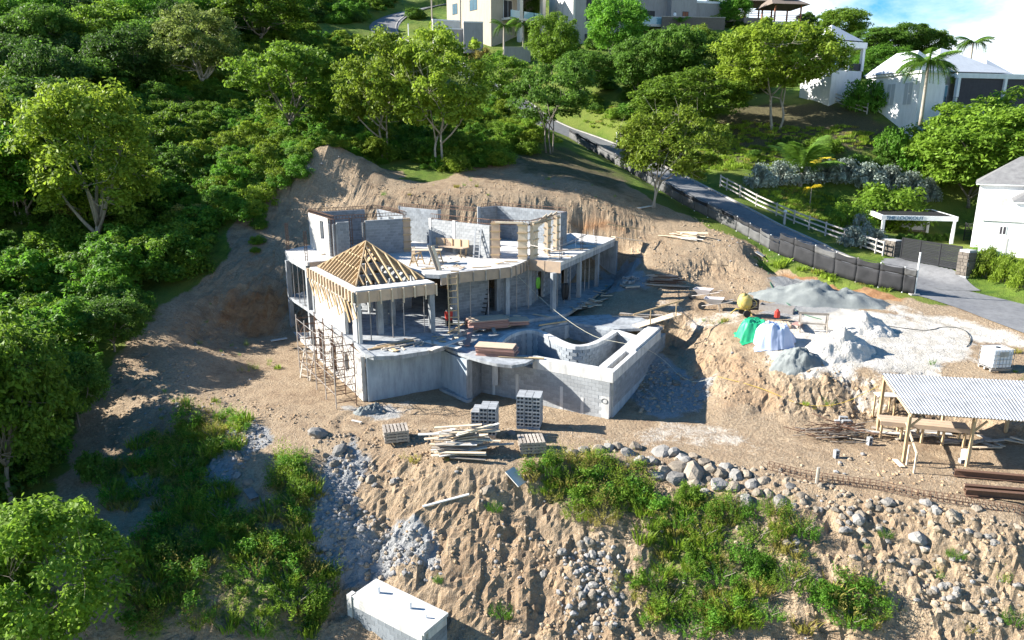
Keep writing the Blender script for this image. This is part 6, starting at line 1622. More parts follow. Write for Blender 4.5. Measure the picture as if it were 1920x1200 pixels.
# mixer
mx_ = empty('concrete_mixer', on(1395, 592), 0.05, 'yellow concrete mixer with black engine box on the terrace', 'mixer'); mx_.scale = (0.8,) * 3
dr = MB()
prof = [(0.16, -0.62), (0.42, -0.5), (0.58, -0.2), (0.60, 0.12), (0.48, 0.38), (0.32, 0.62), (0.28, 0.66), (0.24, 0.60), (0.22, 0.2)]
ax = V(-0.35, -0.15, 0.92).normalized(); c0 = V(0, 0, 1.12)
dr.tube([c0 + ax * z for r, z in prof], [r for r, z in prof], 20)
dr.build('drum', 'yellow', mx_, True)
MB().box((0.66, -0.12, 0.95), (0.62, 0.6, 0.8)).build('engine_box', 'black_metal', mx_)
for k in range(4): MB().box((0.66, -0.425, 0.78 + k * 0.12), (0.4, 0.01, 0.04)).build('vent', 'steel', mx_)
MB().beam((-0.7, 0, 0.55), (0.75, 0, 0.55), 0.12, 0.1).beam((0, -0.45, 0.5), (0, 0.45, 0.5), 0.1, 0.1).beam((-0.1, 0, 0.5), (-0.1, 0, 0.9), 0.1, 0.1).beam((0.5, -0.35, 0.1), (0.3, -0.1, 0.6), 0.08, 0.08).beam((0.5, 0.35, 0.1), (0.3, 0.1, 0.6), 0.08, 0.08).beam((-0.7, 0, 0.55), (-1.1, 0, 0.2), 0.07, 0.07).build('frame', 'yellow', mx_)
MB().tube([(0.1 + 0.62 * math.cos(t), -0.55, 1.1 + 0.4 * math.sin(t)) for t in [k * 0.35 for k in range(19)]], 0.025, 5).build('tilt_wheel', 'yellow', mx_)
for x, y in ((0.0, -0.55), (0.0, 0.55)): MB().tube([(x, y - 0.08, 0.28), (x, y + 0.08, 0.28)], 0.28, 14).build('wheel', 'dark', mx_)
# wheelbarrows
def barrow(p, rz, label):
    e = empty('wheelbarrow', p, rz, label, 'wheelbarrow'); e.scale = (1.25,) * 3
    b = MB()
    T_ = [(-0.48, -0.34, 0.68), (0.52, -0.34, 0.66), (0.52, 0.34, 0.66), (-0.48, 0.34, 0.68)]; U_ = [(-0.28, -0.22, 0.38), (0.2, -0.2, 0.36), (0.2, 0.2, 0.36), (-0.28, 0.22, 0.38)]
    I_ = [(x * 0.94, y * 0.94, z) for x, y, z in T_]; J_ = [(x * 0.94, y * 0.94, z + 0.02) for x, y, z in U_]
    b.add(T_ + U_ + I_ + J_, [(0, 1, 5, 4), (1, 2, 6, 5), (2, 3, 7, 6), (3, 0, 4, 7), (7, 6, 5, 4), (8, 12, 13, 9), (9, 13, 14, 10), (10, 14, 15, 11), (11, 15, 12, 8), (12, 15, 14, 13), (0, 8, 9, 1), (1, 9, 10, 2), (2, 10, 11, 3), (3, 11, 8, 0)])
    b.build('tray', 'barrow', e, fix=False)
    for s in (-1, 1):
        MB().tube([(0.62, s * 0.06, 0.2), (0.1, s * 0.2, 0.34), (-0.95, s * 0.3, 0.62)], 0.022, 5).build('handle', 'steel', e); MB().tube([(-0.25, s * 0.24, 0.4), (-0.35, s * 0.28, 0.02)], 0.02, 5).build('leg', 'steel', e)
    MB().tube([(0.62, -0.05, 0.2), (0.62, 0.05, 0.2)], 0.2, 14).build('wheel', 'dark', e)
barrow(on(1318, 565), 2.6, 'grey wheelbarrow farther from the yellow mixer'); barrow(on(1338, 584), 2.75, 'grey wheelbarrow nearer to the yellow mixer')
# heaps of sand and gravel, covered heaps
def mound(name, px, py, rx, ry, hz, m, label, cat, rz=0.0, seed=0, jag=0.25, ridge=0.0, n=46):
    c = on(px, py); vs, fs = [], []
    for j in range(n):
        for i in range(n):
            u, w = 2 * i / (n - 1) - 1, 2 * j / (n - 1) - 1
            x, y = u * rx * 1.15, w * ry * 1.15
            X, Y = c.x + x * math.cos(rz) - y * math.sin(rz), c.y + x * math.sin(rz) + y * math.cos(rz)
            r = math.hypot(u, w) * 1.15 + 0.22 * mnoise.noise(V(u * 2.1, w * 2.1, seed)) + 0.08 * mnoise.noise(V(u * 6, w * 6, seed + 4))
            pk = max(0, 1 - r) ** 0.9
            z = hz * pk * (1 + jag * 1.6 * mnoise.noise(V(u * 3, w * 3, seed + 9)) + jag * mnoise.noise(V(u * 8, w * 8, seed + 2)) + 0.12 * mnoise.noise(V(u * 19, w * 19, seed + 6))) + ridge * pk * abs(mnoise.noise(V(u * 3, w * 7, seed)))
            vs.append((X - c.x, Y - c.y, h(X, Y) - c.z + max(z, 0) - (0.06 if z <= 0.02 else 0)))
    for j in range(n - 1):
        for i in range(n - 1): fs.append((j * n + i, j * n + i + 1, (j + 1) * n + i + 1, (j + 1) * n + i))
    o = MB().add(vs, fs).build(name, m, None, True, fix=False); o.location = c
    return tag(o, label, cat)
mound('gravel_heap', 1535, 566, 4.4, 1.9, 1.45, 'gravel_grey', 'long blue-grey gravel heap below the black screen fence', 'gravel heap', -0.35, 3, 0.28)
mound('sand_heap', 1615, 618, 1.9, 1.4, 1.15, 'sand_white', 'white sand heap right of the sawhorse', 'sand heap', -0.3, 5, 0.12)
mound('sand_heap', 1572, 662, 2.1, 1.5, 1.3, 'sand_white', 'white sand heap in front of the sawhorse', 'sand heap', 0.3, 8, 0.14)
mound('sand_heap', 1495, 680, 1.5, 1.1, 0.8, 'gravel_grey', 'greyish lumpy sand heap beside the blue tarp', 'sand heap', 0.3, 12, 0.3)
mound('rubble_heap', 695, 775, 0.95, 0.55, 0.35, 'gravel_grey', 'small pale rubble heap at the corner of the plastered wall', 'rubble heap', 0.2, 15, 0.9)
def tarp(px, py, rx, ry, hz, m, label, rz, seed):
    c = on(px, py); n = 54; vs = []
    for j in range(n):
        for i in range(n):
            u, w = 2 * i / (n - 1) - 1, 2 * j / (n - 1) - 1
            k = max(abs(u), abs(w)); sq = (abs(u) ** 3 + abs(w) ** 3) ** (1 / 3)
            pr = max(0, 1 - max(0, (sq - 0.55) / 0.45) ** 1.5)
            a = math.atan2(w, u)
            fold = (0.16 * mnoise.noise(V(math.cos(a) * 2.2, math.sin(a) * 2.2, seed)) + 0.07 * math.sin(a * 7 + seed + 4 * mnoise.noise(V(u * 2, w * 2, seed)))) * sq
            z = hz * pr * (1 + 0.25 * mnoise.noise(V(u * 1.6, w * 1.6, seed))) + (0.16 * abs(mnoise.noise(V(u * 2.6 + .5 * w, w * 2.6, seed))) + 0.10 * abs(mnoise.noise(V(u * 6, w * 6 + u, seed + 3)))) * (1 - (1 - pr) * .5)
            s = 1 + fold
            x, y = u * rx * s, w * ry * s
            X, Y = c.x + x * math.cos(rz) - y * math.sin(rz), c.y + x * math.sin(rz) + y * math.cos(rz)
            vs.append((X - c.x, Y - c.y, max(h(X, Y) - c.z + 0.03, h(X, Y) - c.z + z)))
    o = MB().add(vs, [(j * n + i, j * n + i + 1, (j + 1) * n + i + 1, (j + 1) * n + i) for j in range(n - 1) for i in range(n - 1)]).build('covered_heap', m, None, True, fix=False); o.location = c
    return tag(o, label, 'tarpaulin')
tarp(1412, 634, 0.95, 0.8, 0.95, 'green_tarp', 'crumpled green tarpaulin over a heap on the terrace edge', 0.1, 1)
tarp(1450, 646, 1.1, 1.0, 1.05, 'blue_tarp', 'pale blue tarpaulin over a heap beside the green one', -0.2, 6)
rc = empty('fuel_can', on(1456, 603) + V(0, 0, 0.22), 0.3, 'red fuel can standing on boards behind the blue tarp', 'fuel can')
MB().tube([(0, 0, 0), (0, 0, 0.05), (0, 0, 0.38), (0, 0, 0.44), (0, 0, 0.5)], [0.15, 0.18, 0.17, 0.1, 0.05], 10).build('body', 'red_plastic', rc); MB().tube([(-0.08, 0, 0.42), (-0.06, 0, 0.54), (0.06, 0, 0.54), (0.08, 0, 0.42)], 0.02, 5).build('handle', 'red_plastic', rc)
pallet(on(1462, 612) + V(0, 0, 0.02), -0.2, 'small pallet behind the blue tarp carrying the red can', None, 'timber_pale')
tr_ = root_at('mixing_trough', on(1455, 585), 'long grey mortar trough behind the red can', 'trough')
A, B = on(1425, 580), on(1488, 588)
dd = (B - A).normalized(); ss = V(-dd.y, dd.x, 0)
MB().beam(A + V(0, 0, 0.03), B + V(0, 0, 0.03), 0.8, 0.05).build('bottom', 'steel', tr_)
for s in (-1, 1): MB().beam(A + ss * s * .4 + V(0, 0, 0.18), B + ss * s * .4 + V(0, 0, 0.18), 0.05, 0.36).build('side', 'steel', tr_)
for p in (A, B): MB().box(tuple(p + V(0, 0, 0.18)), (0.05, 0.8, 0.34), math.atan2(dd.y, dd.x)).build('end', 'steel', tr_)
adopt(tr_)
sh = empty('sieve_stand', on(1523, 622), -0.25, 'weathered wooden sieve stand in the white sand', 'stand')
for x in (-0.75, 0.75):
    for y in (-.3, .3): MB().beam((x, y * 1.3, -0.1), (x, y * 0.4, 1.05), 0.07, 0.07).build('leg', 'timber_grey', sh)
    MB().beam((x, -.3, .4), (x, .3, .4), .05, .08).build('brace', 'timber_grey', sh)
MB().box((0, 0.1, 1.05), (1.7, 0.08, 0.14)).build('top_rail', 'timber_grey', sh); MB().box((0, -0.15, 0.5), (1.6, 0.05, 0.1)).build('lower_rail', 'timber_grey', sh)
plank('loose_board', on(1500, 605), on(1490, 625) + V(0, 0, 0.5), 0.5, 0.04, 'ply_red', 'reddish board leaning at the sieve stand', 'board')
# water tote
to = empty('water_tote', on(1864, 692), 0.12, 'white plastic water tote in a wire cage on a pallet', 'water tank')
tk = MB().box((0, 0, 0.68), (1.1, 0.95, 0.98)); o = tk.build('tank', 'tote', to); md = o.modifiers.new('bevel', 'BEVEL'); md.width = 0.07; md.segments = 3
MB().tube([(0, 0, 1.16), (0, 0, 1.22)], 0.11, 12).build('cap', 'dark', to)
for i in range(7):
    x = -0.58 + i * 1.16 / 6
    for y in (-0.5, 0.5): MB().tube([(x, y, 0.14), (x, y, 1.18)], 0.012, 4).build('cage_bar', 'galv', to)
for i in range(6):
    y = -0.5 + i * 0.2
    for x in (-0.58, 0.58): MB().tube([(x, y, 0.14), (x, y, 1.18)], 0.012, 4).build('cage_bar', 'galv', to)
for z in (0.16, 0.4, 0.65, 0.9, 1.18): MB().tube([(-.58, -.5, z), (.58, -.5, z), (.58, .5, z), (-.58, .5, z), (-.58, -.5, z)], 0.014, 4).build('cage_ring', 'galv', to)
for y in (-.4, 0, .4): MB().box((0, y, 0.07), (1.2, 0.1, 0.13)).build('pallet_bearer', 'timber_grey', to)
MB().box((0.0, -0.505, 0.95), (0.5, 0.01, 0.26)).build('label_plate', 'galv', to)
# shed
sd = root_at('timber_shed', on(1760, 860), 'open timber work shed with corrugated metal roof', 'shed')
f0, f1 = on(1690, 856), on(1818, 868)
fdv = (f1 - f0); fdv.z = 0; fL = fdv.length; fdv.normalize(); fn = V(-fdv.y, fdv.x, 0)
E0 = az(1706, 775, 2.35); E1 = az(1990, 795, 2.35); G0 = az(1652, 700, 2.85); G1 = az(1900, 713, 2.85)
dx = (E1 - E0).normalized()
nC = 44; vs, fs = [], []
for i in range(nC * 4 + 1):
    t_ = i / (nC * 4); zz = 0.024 * math.cos(i * math.pi / 2) + 0.004 * math.sin(i * 0.13)
    vs += [E0.lerp(E1, t_) + V(0, 0, zz), G0.lerp(G1 + (E1 - E0) * 0.13, t_) + V(0, 0, zz)]
for i in range(nC * 4): fs.append((2 * i, 2 * i + 2, 2 * i + 3, 2 * i + 1))
rf = MB().add(vs, fs).build('roof_sheet', 'galv', sd); md = rf.modifiers.new('thick', 'SOLIDIFY'); md.thickness = 0.006
for f in (0.015, 0.45, 0.88):
    A, B = E0.lerp(E1, f), G0.lerp(G1 + (E1 - E0) * 0.13, f); MB().beam(A - V(0, 0, 0.1), B - V(0, 0, 0.1), 0.06, 0.14).build('rafter', 'timber', sd)
    for P, zt in ((A.lerp(B, 0.04), 0), (A.lerp(B, 0.93), 0)):
        MB().box((P.x, P.y, (h(P.x, P.y) + P.z - 0.16) / 2 - 0.05), (0.12, 0.12, P.z - 0.16 - h(P.x, P.y) + 0.1)).build('post', 'timber', sd)
    P = A.lerp(B, 0.04); MB().beam(P - V(0, 0, 0.75), P + dx * 0.5 - V(0, 0, 0.18), 0.05, 0.08).build('knee_brace', 'timber', sd)
for f in (0.02, 0.5, 0.95):
    MB().beam(E0.lerp(G0, f) - V(0, 0, 0.03), E1.lerp(G1 + (E1 - E0) * 0.13, f) - V(0, 0, 0.03), 0.06, 0.05).build('purlin', 'timber', sd)
adopt(sd)
wb = root_at('workbench', on(1720, 810), 'long brown workbench running under the shed roof', 'workbench')
A, B = az(1648, 784, 0.95), az(1815, 800, 0.95)
dd = (B - A).normalized(); ss = V(-dd.y, dd.x, 0)
for k in range(3): MB().beam(A + ss * (k - 1) * 0.3, B + ss * (k - 1) * 0.3, 0.28, 0.05).build('top_board', 'ply', wb)
for k in range(5):
    for s in (-.35, .35): p = A.lerp(B, (k + .1) / 4.3) + ss * s; MB().box((p.x, p.y, 0.45), (0.09, 0.09, 0.94)).build('leg', 'timber', wb)
MB().beam(A - ss * .42 - V(0, 0, .1), B - ss * .42 - V(0, 0, .1), .04, .16).build('apron', 'ply', wb)
adopt(wb)
st = root_at('saw_table', on(1655, 800), 'small white-topped saw table at the left end of the shed', 'table')
c = az(1662, 735, 1.75); c = V(c.x, c.y, 1.6)
MB().box(tuple(c), (0.95, 0.6, 0.05), -.1).build('table_top', 'offwhite', st)
for x in (-.38, .38):
    for y in (-.24, .24): MB().box((c.x + x, c.y + y, 0.8), (0.07, 0.07, 1.55)).build('leg', 'timber', st)
for zz in (1.72, 1.38): MB().tube([c + V(0.42, -0.33, zz - 1.6), c + V(0.42, -0.38, zz - 1.6)], 0.11, 12).build('saw_wheel', 'red_plastic' if zz > 1.5 else 'dark', st)
adopt(st)
hr = root_at('hand_rail', on(1702, 880), 'pale timber handrail beside the front shed post', 'handrail')
q0, q1, q2 = on(1694, 828), on(1700, 872), on(1713, 890)
for q, zz in ((q1, 0.95), (q2, 0.9)): MB().box((q.x, q.y, q.z + zz / 2), (0.07, 0.07, zz)).build('post', 'timber_pale', hr)
MB().beam(q0 + V(0, 0, 0.95), q2 + V(0, 0, 0.9), 0.06, 0.09).build('rail', 'timber_pale', hr)
adopt(hr)
bk = empty('paint_bucket', on(1806, 872) + V(0, 0, 0.2), 0, 'white bucket on a block beside the middle shed post', 'bucket'); MB().tube([(0, 0, 0), (0, 0, 0.4), (0, 0, 0.41), (0, 0, 0.06)], [0.14, 0.17, 0.15, 0.13], 12).build('body', 'white_paint', bk); MB().tube([(-.17, 0, .38), (-.1, 0, .27), (.1, 0, .27), (.17, 0, .38)], .006, 4).build('handle', 'steel', bk)
o = link('hollow_block', HB); o.location = on(1806, 872) + V(0, 0, 0.1); tag(o, 'hollow block under the white bucket', 'concrete block')
# steel beams
def ibeam(A, B, label):
    A, B = Vector(A), Vector(B); e = root_at('steel_beam', A, label, 'steel beam')
    MB().beam(A + V(0, 0, 0.02), B + V(0, 0, 0.02), 0.2, 0.025).build('lower_flange', 'rust', e); MB().beam(A + V(0, 0, 0.28), B + V(0, 0, 0.28), 0.2, 0.025).build('upper_flange', 'rust', e); MB().beam(A + V(0, 0, 0.15), B + V(0, 0, 0.15), 0.03, 0.24).build('web', 'rust', e); adopt(e)
ibeam(on(1788, 896) + V(0, 0, .05), on(2010, 918) + V(0, 0, .05), 'single rusty steel beam nearer to the shed'); ibeam(on(1806, 927) + V(0, 0, .05), on(2030, 945) + V(0, 0, .05), 'upper rusty steel beam of the pair at the right edge'); ibeam(on(1808, 937) + V(0, 0, .05), on(2030, 956) + V(0, 0, .05), 'lower rusty steel beam of the pair at the right edge')
# long steel cage along the pad edge
cg = root_at('rebar_cage', on(1440, 880), 'long rusty reinforcement cage lying along the pad edge', 'steel cage')
P = [on(1440, 882), on(1500, 896), on(1560, 908), on(1640, 920), on(1720, 935), on(1800, 950), on(1920, 970), on(2000, 985)]
for a, b in zip(P[:-1], P[1:]):
    d = (b - a).normalized(); s = V(-d.y, d.x, 0) * 0.14
    m_ = MB()
    for k in (-1, 1):
        for zz in (0.05, 0.3): m_.beam(a + s * k + V(0, 0, zz), b + s * k + V(0, 0, zz), 0.018, 0.018)
    n_ = int((b - a).length / 0.2)
    for i in range(n_):
        c = a.lerp(b, i / n_)
        for k in (-1, 1): m_.beam(c + s * k + V(0, 0, 0.05), c + s * k + V(0, 0, 0.3), 0.018, 0.018)
        m_.beam(c - s + V(0, 0, 0.3), c + s + V(0, 0, 0.3), 0.018, 0.018)
    m_.build('cage_section', 'rust', cg, fix=False)
adopt(cg)
tag(MB().tube([on(1530, 912) + V(0, 0, -.1), on(1530, 912) + V(0.02, 0, 0.75)], 0.07, 8).build('marker_post', 'timber_grey'), 'short grey post standing at the steel cage', 'post')
# concrete tank at the bottom
ZT = -3.1
tk_ = root_at('concrete_tank', az(740, 1140, ZT - 2), 'small block water tank with white flat roof at the bottom edge', 'water tank')
T0, T1, T2 = az(795, 1187, ZT), az(658, 1117, ZT), az(842, 1155, ZT)
u_, w_ = (T1 - T0), (T2 - T0); w_ = w_ - u_.normalized() * w_.dot(u_.normalized())
T3 = az(708, 1086, ZT); w_ = w_.normalized() * (w_.length + 0.12)
poly = [T0, T0 + w_, T0 + w_ + u_, T0 + u_]
MB().prism([(p.x, p.y) for p in poly], ZT - 0.14, ZT).build('roof_slab', 'coping', tk_)
TW = Wall(120); un, wn = u_.normalized(), w_.normalized()
MB().strip([T0 + un * 0.1 + wn * .1, T0 + u_ - un * .1 + wn * .1], 0.22, ZT - 0.42, ZT - 0.141).build('bond_beam', 'coping', tk_)
MB().strip([T0 + un * 0.1 + wn * .22, T0 + w_ - wn * .1 + un * .1], 0.22, ZT - 0.42, ZT - 0.142).build('bond_beam', 'coping', tk_)
TW.run('front_wall', [T0 + un * 0.1 + wn * .1, T0 + u_ - un * .1 + wn * .1], ZT - 2.42, ZT - 0.42, 0.2, 'block', True, par=tk_)
TW.run('side_wall', [T0 + un * 0.1 + wn * .23, T0 + w_ - wn * .1 + un * .1], ZT - 2.42, ZT - 0.42, 0.2, 'block', True, par=tk_)
TW.run('rear_wall', [T0 + w_ + un * 0.1 - wn * .1, T0 + w_ + u_ - un * .1 - wn * .1], ZT - 2.42, ZT - 0.42, 0.2, 'block', False, par=tk_)
TW.run('end_wall', [T0 + u_ - un * .1 + wn * .23, T0 + u_ + w_ - un * .1 - wn * .23], ZT - 2.42, ZT - 0.42, 0.2, 'block', False, par=tk_)
if TW.rest.v: rr = TW.rest.build('blockwork', 'block', tk_, fix=False); rr['kind'] = 'stuff'
for a, b in ((0.80, 0.55), (0.36, 0.55), (0.13, 0.5)): 
    p = T0 + u_ * a + w_ * b; MB().tube([p, p + V(0, 0, 0.28 if a > .2 else 0.16)], 0.06 if a > .2 else .035, 10).build('vent_pipe', 'white_paint', tk_)
MB().box(tuple(T0 + u_ * 1.02 + wn * 0.1 + V(0, 0, -1.0)), (0.25, 0.3, 2.0), math.atan2(un.y, un.x)).build('buttress', 'coping', tk_)
adopt(tk_)
# odd boards and pipes
def slab_px(A, B, w, m, label, zt=0.06, cat='board'):
    a, b = on(*A) + V(0, 0, zt), on(*B) + V(0, 0, zt); return plank('loose_board', a, b, w, 0.04, m, label, cat)
slab_px((955, 893), (980, 930), 0.62, 'offwhite', 'discarded pale board on the weedy slope', 0.25)
slab_px((465, 922), (478, 945), 0.4, 'rock_blue', 'flat grey slab on the left chute', 0.12)
slab_px((508, 641), (538, 637), 0.35, 'offwhite', 'pale board lying before the left patio')
slab_px((1418, 474), (1432, 486), 0.8, 'offwhite', 'pale board on the verge behind the fence')
slab_px((1197, 393), (1220, 388), 0.5, 'offwhite', 'pale board at the foot of the leaning tree')
slab_px((660, 793), (678, 796), 0.12, 'offwhite', 'short pale stick on the pad before the scaffold')
slab_px((1677, 865), (1692, 880), 0.22, 'timber_pale', 'short board on the ground by the shed corner')
tag(MB().tube([on(793, 962) + V(0, 0, 0.1), on(880, 945) + V(0, 0, 0.12)], 0.05, 6).build('plastic_pipe', 'white_paint'), 'long white pipe lying across the bare slope', 'pipe')
def line(pts, r, m, name, label, cat):
    P = smoothline([Vector(p) for p in pts], 2); return tag(MB().tube(P, r, 5).build(name, m), label, cat)
line([V(0.25, 45.2, 5.4), V(2.4, 43.2, 3.6), az(1110, 632, 2.75), az(1160, 642, 2.7), az(1205, 650, 2.65), on(1240, 690) + V(0, 0, .6), on(1290, 725) + V(0, 0, .1), on(1345, 717) + V(0, 0, .3)], 0.012, 'cable_pale', 'power_cable', 'pale cable sagging from the slab edge over the pool', 'cable')
line([on(1345, 717) + V(0, 0, .3), on(1430, 735) + V(0, 0, .15), on(1500, 765) + V(0, 0, .1), on(1570, 783) + V(0, 0, .5), on(1640, 770) + V(0, 0, 1.1)], 0.014, 'rope_yellow', 'rope', 'yellow rope running down the bank to the shed', 'rope')
line([on(p[0], p[1]) + V(0, 0, .03) for p in ((1440, 512), (1445, 540), (1470, 565), (1500, 590), (1540, 600))], 0.025, 'hose_green', 'garden_hose', 'green hose running down beside the gravel heap', 'hose')
line([on(p[0], p[1]) + V(0, 0, .03) for p in ((1650, 612), (1700, 617), (1740, 622), (1770, 614), (1810, 620), (1822, 640), (1812, 652))], 0.02, 'cable_dark', 'cable', 'dark cable snaking over the white sand', 'cable')
line([on(p[0], p[1]) + V(0, 0, .03) for p in ((1110, 470), (1220, 490), (1330, 498), (1365, 502))], 0.018, 'cable_dark', 'cable', 'dark cable across the bare bank', 'cable')

# ------------------------------------------------------------------ lane side: screen fence, rail fence, gate, pergola
fe = root_at('screen_fence', FENCE[0], 'long construction fence screened with black and grey netting along the lane', 'fence')
FP = dense(smoothline(FENCE, 1), 2.6); FP = [Vector((p.x, p.y, h(p.x, p.y))) for p in FP]
for i, (a, b) in enumerate(zip(FP[:-1], FP[1:])):
    MB().tube([a - V(0, 0, .3), a + V(0, 0, 1.85 * (1.0 if a.y < 56 else 0.72))], 0.045, 6).build('post', 'white_paint' if i % 3 else 'timber_grey', fe)
    d = (b - a); n = 8; s = V(-d.y, d.x, 0).normalized() * 0.05
    ph = i * 1.7
    far = a.y > 57
    def sheet(z0, z1, m, off):
        vs = []
        for k in range(n + 1):
            t_ = k / n; p = a.lerp(b, t_) + s * off
            for q in range(5):
                zz = z0 + (z1 - z0) * q / 4 - (0.10 * math.sin(math.pi * t_) if q == 4 else 0)
                vs.append(p + s * 0.3 * math.sin(k * 1.3 + q * 1.1 + ph) + V(0, 0, zz))
        o = MB().add(vs, [(k * 5 + q, (k + 1) * 5 + q, (k + 1) * 5 + q + 1, k * 5 + q + 1) for k in range(n) for q in range(4)]).build('netting', m, fe, True, fix=False)
        md = o.modifiers.new('thick', 'SOLIDIFY'); md.thickness = 0.008
    fh = 1.0 if a.y < 56 else 0.72
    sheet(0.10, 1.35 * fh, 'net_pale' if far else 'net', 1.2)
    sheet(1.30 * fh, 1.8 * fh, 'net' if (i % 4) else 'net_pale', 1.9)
    MB().tube([a + V(0, 0, 1.8 * fh), b + V(0, 0, 1.8 * fh)], 0.02, 4).build('top_wire', 'black_metal', fe)
adopt(fe)
p = Vector((FENCE[0].x, FENCE[0].y, h(FENCE[0].x, FENCE[0].y)))
pp = empty('fence_pole', p, 0, 'tall white pole at the near end of the screen fence', 'pole'); MB().tube([(0, 0, -.2), (0.02, 0, 3.0)], 0.06, 8).build('shaft', 'white_paint', pp); MB().box((0, 0, .04), (.6, .4, .12)).build('footing', 'kerb', pp)
mat('rail_wood', (0.50, 0.47, 0.43), 0.85, col2=(0.36, 0.33, 0.30), scale=2, objv=0.12)
mat('shutter_grey', (0.50, 0.51, 0.51), 0.7, col2=(0.42, 0.43, 0.43), scale=1)
def rail_fence(pts, label, hgt=1.25, step=2.6, nr=3, m='rail_wood'):
    P = dense(pts, step); P = [Vector((q.x, q.y, h(q.x, q.y))) for q in P]
    e = root_at('rail_fence', P[0], label, 'fence')
    for i, a in enumerate(P):
        MB().box((a.x, a.y, a.z + hgt / 2 - .1), (0.11, 0.11, hgt + .2)).build('post', m, e)
        if i < len(P) - 1:
            for k in range(nr): z = hgt * (k + 0.75) / nr - 0.05; MB().beam(a + V(0, 0, z), P[i + 1] + V(0, 0, z), 0.04, 0.13).build('rail', m, e)
    adopt(e)
rail_fence(smoothline([on(*q) for q in ((1350, 352), (1400, 378), (1475, 415), (1530, 437), (1600, 462), (1655, 480))], 1), 'white three-rail fence between lane and garden lawn')
rail_fence([on(*q) for q in ((1552, 190), (1590, 205), (1625, 216))], 'white rail fence on the lawn below the villa', 1.3, 2.2)
rail_fence([on(*q) for q in ((1300, 130), (1345, 138), (1400, 146))], 'dark wire fence on the shaded terrace', 1.2, 3, 3, 'timber_grey')
for (x, y, l) in ((1470, 422, 'white bollard light beside the rail fence'), (1157, 268, 'white bollard light farther up the lane')):
    e = empty('bollard_light', on(x, y), 0, l, 'bollard'); MB().tube([(0, 0, -.1), (0, 0, 1.1)], 0.12, 8).build('shaft', 'galv', e); MB().tube([(0, 0, 1.1), (0, 0, 1.2), (0, 0, 1.3)], [0.17, 0.17, 0.06], 8).build('head', 'white_paint', e)
# apron and gate
G0_, G1_ = on(1687, 486), on(1797, 512)
ap = [on(1650, 492), G0_, G1_, on(1838, 548), on(1760, 545), on(1690, 515)]
ap = ap[:]
vs = [Vector((q.x, q.y, h(q.x, q.y) + 0.03)) for q in ap]
z_ap = max(v.z for v in vs)
mb = MB()
nA = 24; x0, x1 = min(v.x for v in vs), max(v.x for v in vs); y0, y1 = min(v.y for v in vs), max(v.y for v in vs)
idx = {}
for j in range(nA + 1):
    for i in range(nA + 1):
        X, Y = x0 + (x1 - x0) * i / nA, y0 + (y1 - y0) * j / nA; mb.v.append((X, Y, h(X, Y) + 0.06))
for j in range(nA):
    for i in range(nA):
        X, Y = x0 + (x1 - x0) * (i + .5) / nA, y0 + (y1 - y0) * (j + .5) / nA
        if inpoly([(v.x, v.y) for v in vs], np.array([X]), np.array([Y]))[0]: q = j * (nA + 1) + i; mb.f.append((q, q + 1, q + nA + 2, q + nA + 1))
dv = mb.build('driveway', 'asphalt'); dv['kind'] = 'structure'
gd = (G1_ - G0_); gd.z = 0; gl = gd.length; gd.normalize(); ga = math.atan2(gd.y, gd.x)
gz = max(G0_.z, G1_.z) - 0.1
gt = root_at('slatted_gate', V(*G0_), 'black slatted sliding gate across the driveway', 'gate')
C = lambda s, z: V(G0_.x + gd.x * s, G0_.y + gd.y * s, gz + z)
for s in (0.05, gl / 3, 2 * gl / 3, gl - 0.05): MB().box(tuple(C(s, 0.95)), (0.1, 0.1, 1.7), ga).build('upright', 'black_metal', gt)
for k in range(13): MB().beam(C(0.06, 0.2 + k * 0.125), C(gl - .06, 0.2 + k * 0.125), 0.04, 0.105).build('slat', 'black_metal', gt)
for z in (0.12, 1.8): MB().beam(C(0, z), C(gl, z), 0.07, 0.07).build('rail', 'black_metal', gt)
adopt(gt)
def stone_pillar(p, w, d, hh, rz, label):
    e = empty('stone_pillar', p, rz, label, 'pillar'); g = np.random.default_rng(int(p.x * 10))
    MB().box((0, 0, hh / 2 - .2), (w - .06, d - .06, hh + .3)).build('core', 'mortar', e)
    n = int(hh / 0.25)
    for k in range(n):
        x = -w / 2
        while x < w / 2 - 0.08:
            L_ = min(g.uniform(0.22, 0.45), w / 2 - x)
            for s in (-1, 1): MB().box((x + L_ / 2, s * (d / 2 - 0.04), 0.12 + k * 0.25), (L_ - .03, 0.12 + g.uniform(0, .04), 0.22)).build('stone', 'stone_wall', e)
            x += L_
        for s in (-1, 1): MB().box((s * (w / 2 - 0.03), 0, 0.12 + k * 0.25), (0.1, d - .2, 0.22)).build('stone', 'stone_wall', e)
stone_pillar(V(*(G0_ - gd * 1.0)) + V(0, 0, -.1), 1.5, 0.8, 1.6, ga, 'rough stone pillar left of the black gate')
stone_pillar(V(*(G1_ + gd * 0.5)) + V(0, 0, -.1), 0.85, 0.8, 1.95, ga, 'rough stone pillar right of the black gate')
wb_ = empty('stone_wall', V(*(G0_ - gd * 3.2)), ga - 0.5, 'low rough stone wall curving left of the gate', 'wall')
for k in range(3):
    for i in range(7): MB().box((-1.2 + i * 0.42 + random.uniform(-.03, .03), 0.15 * math.sin(i * .5), 0.1 + k * 0.26), (0.38, 0.5, 0.24)).build('stone', 'stone_wall', wb_)
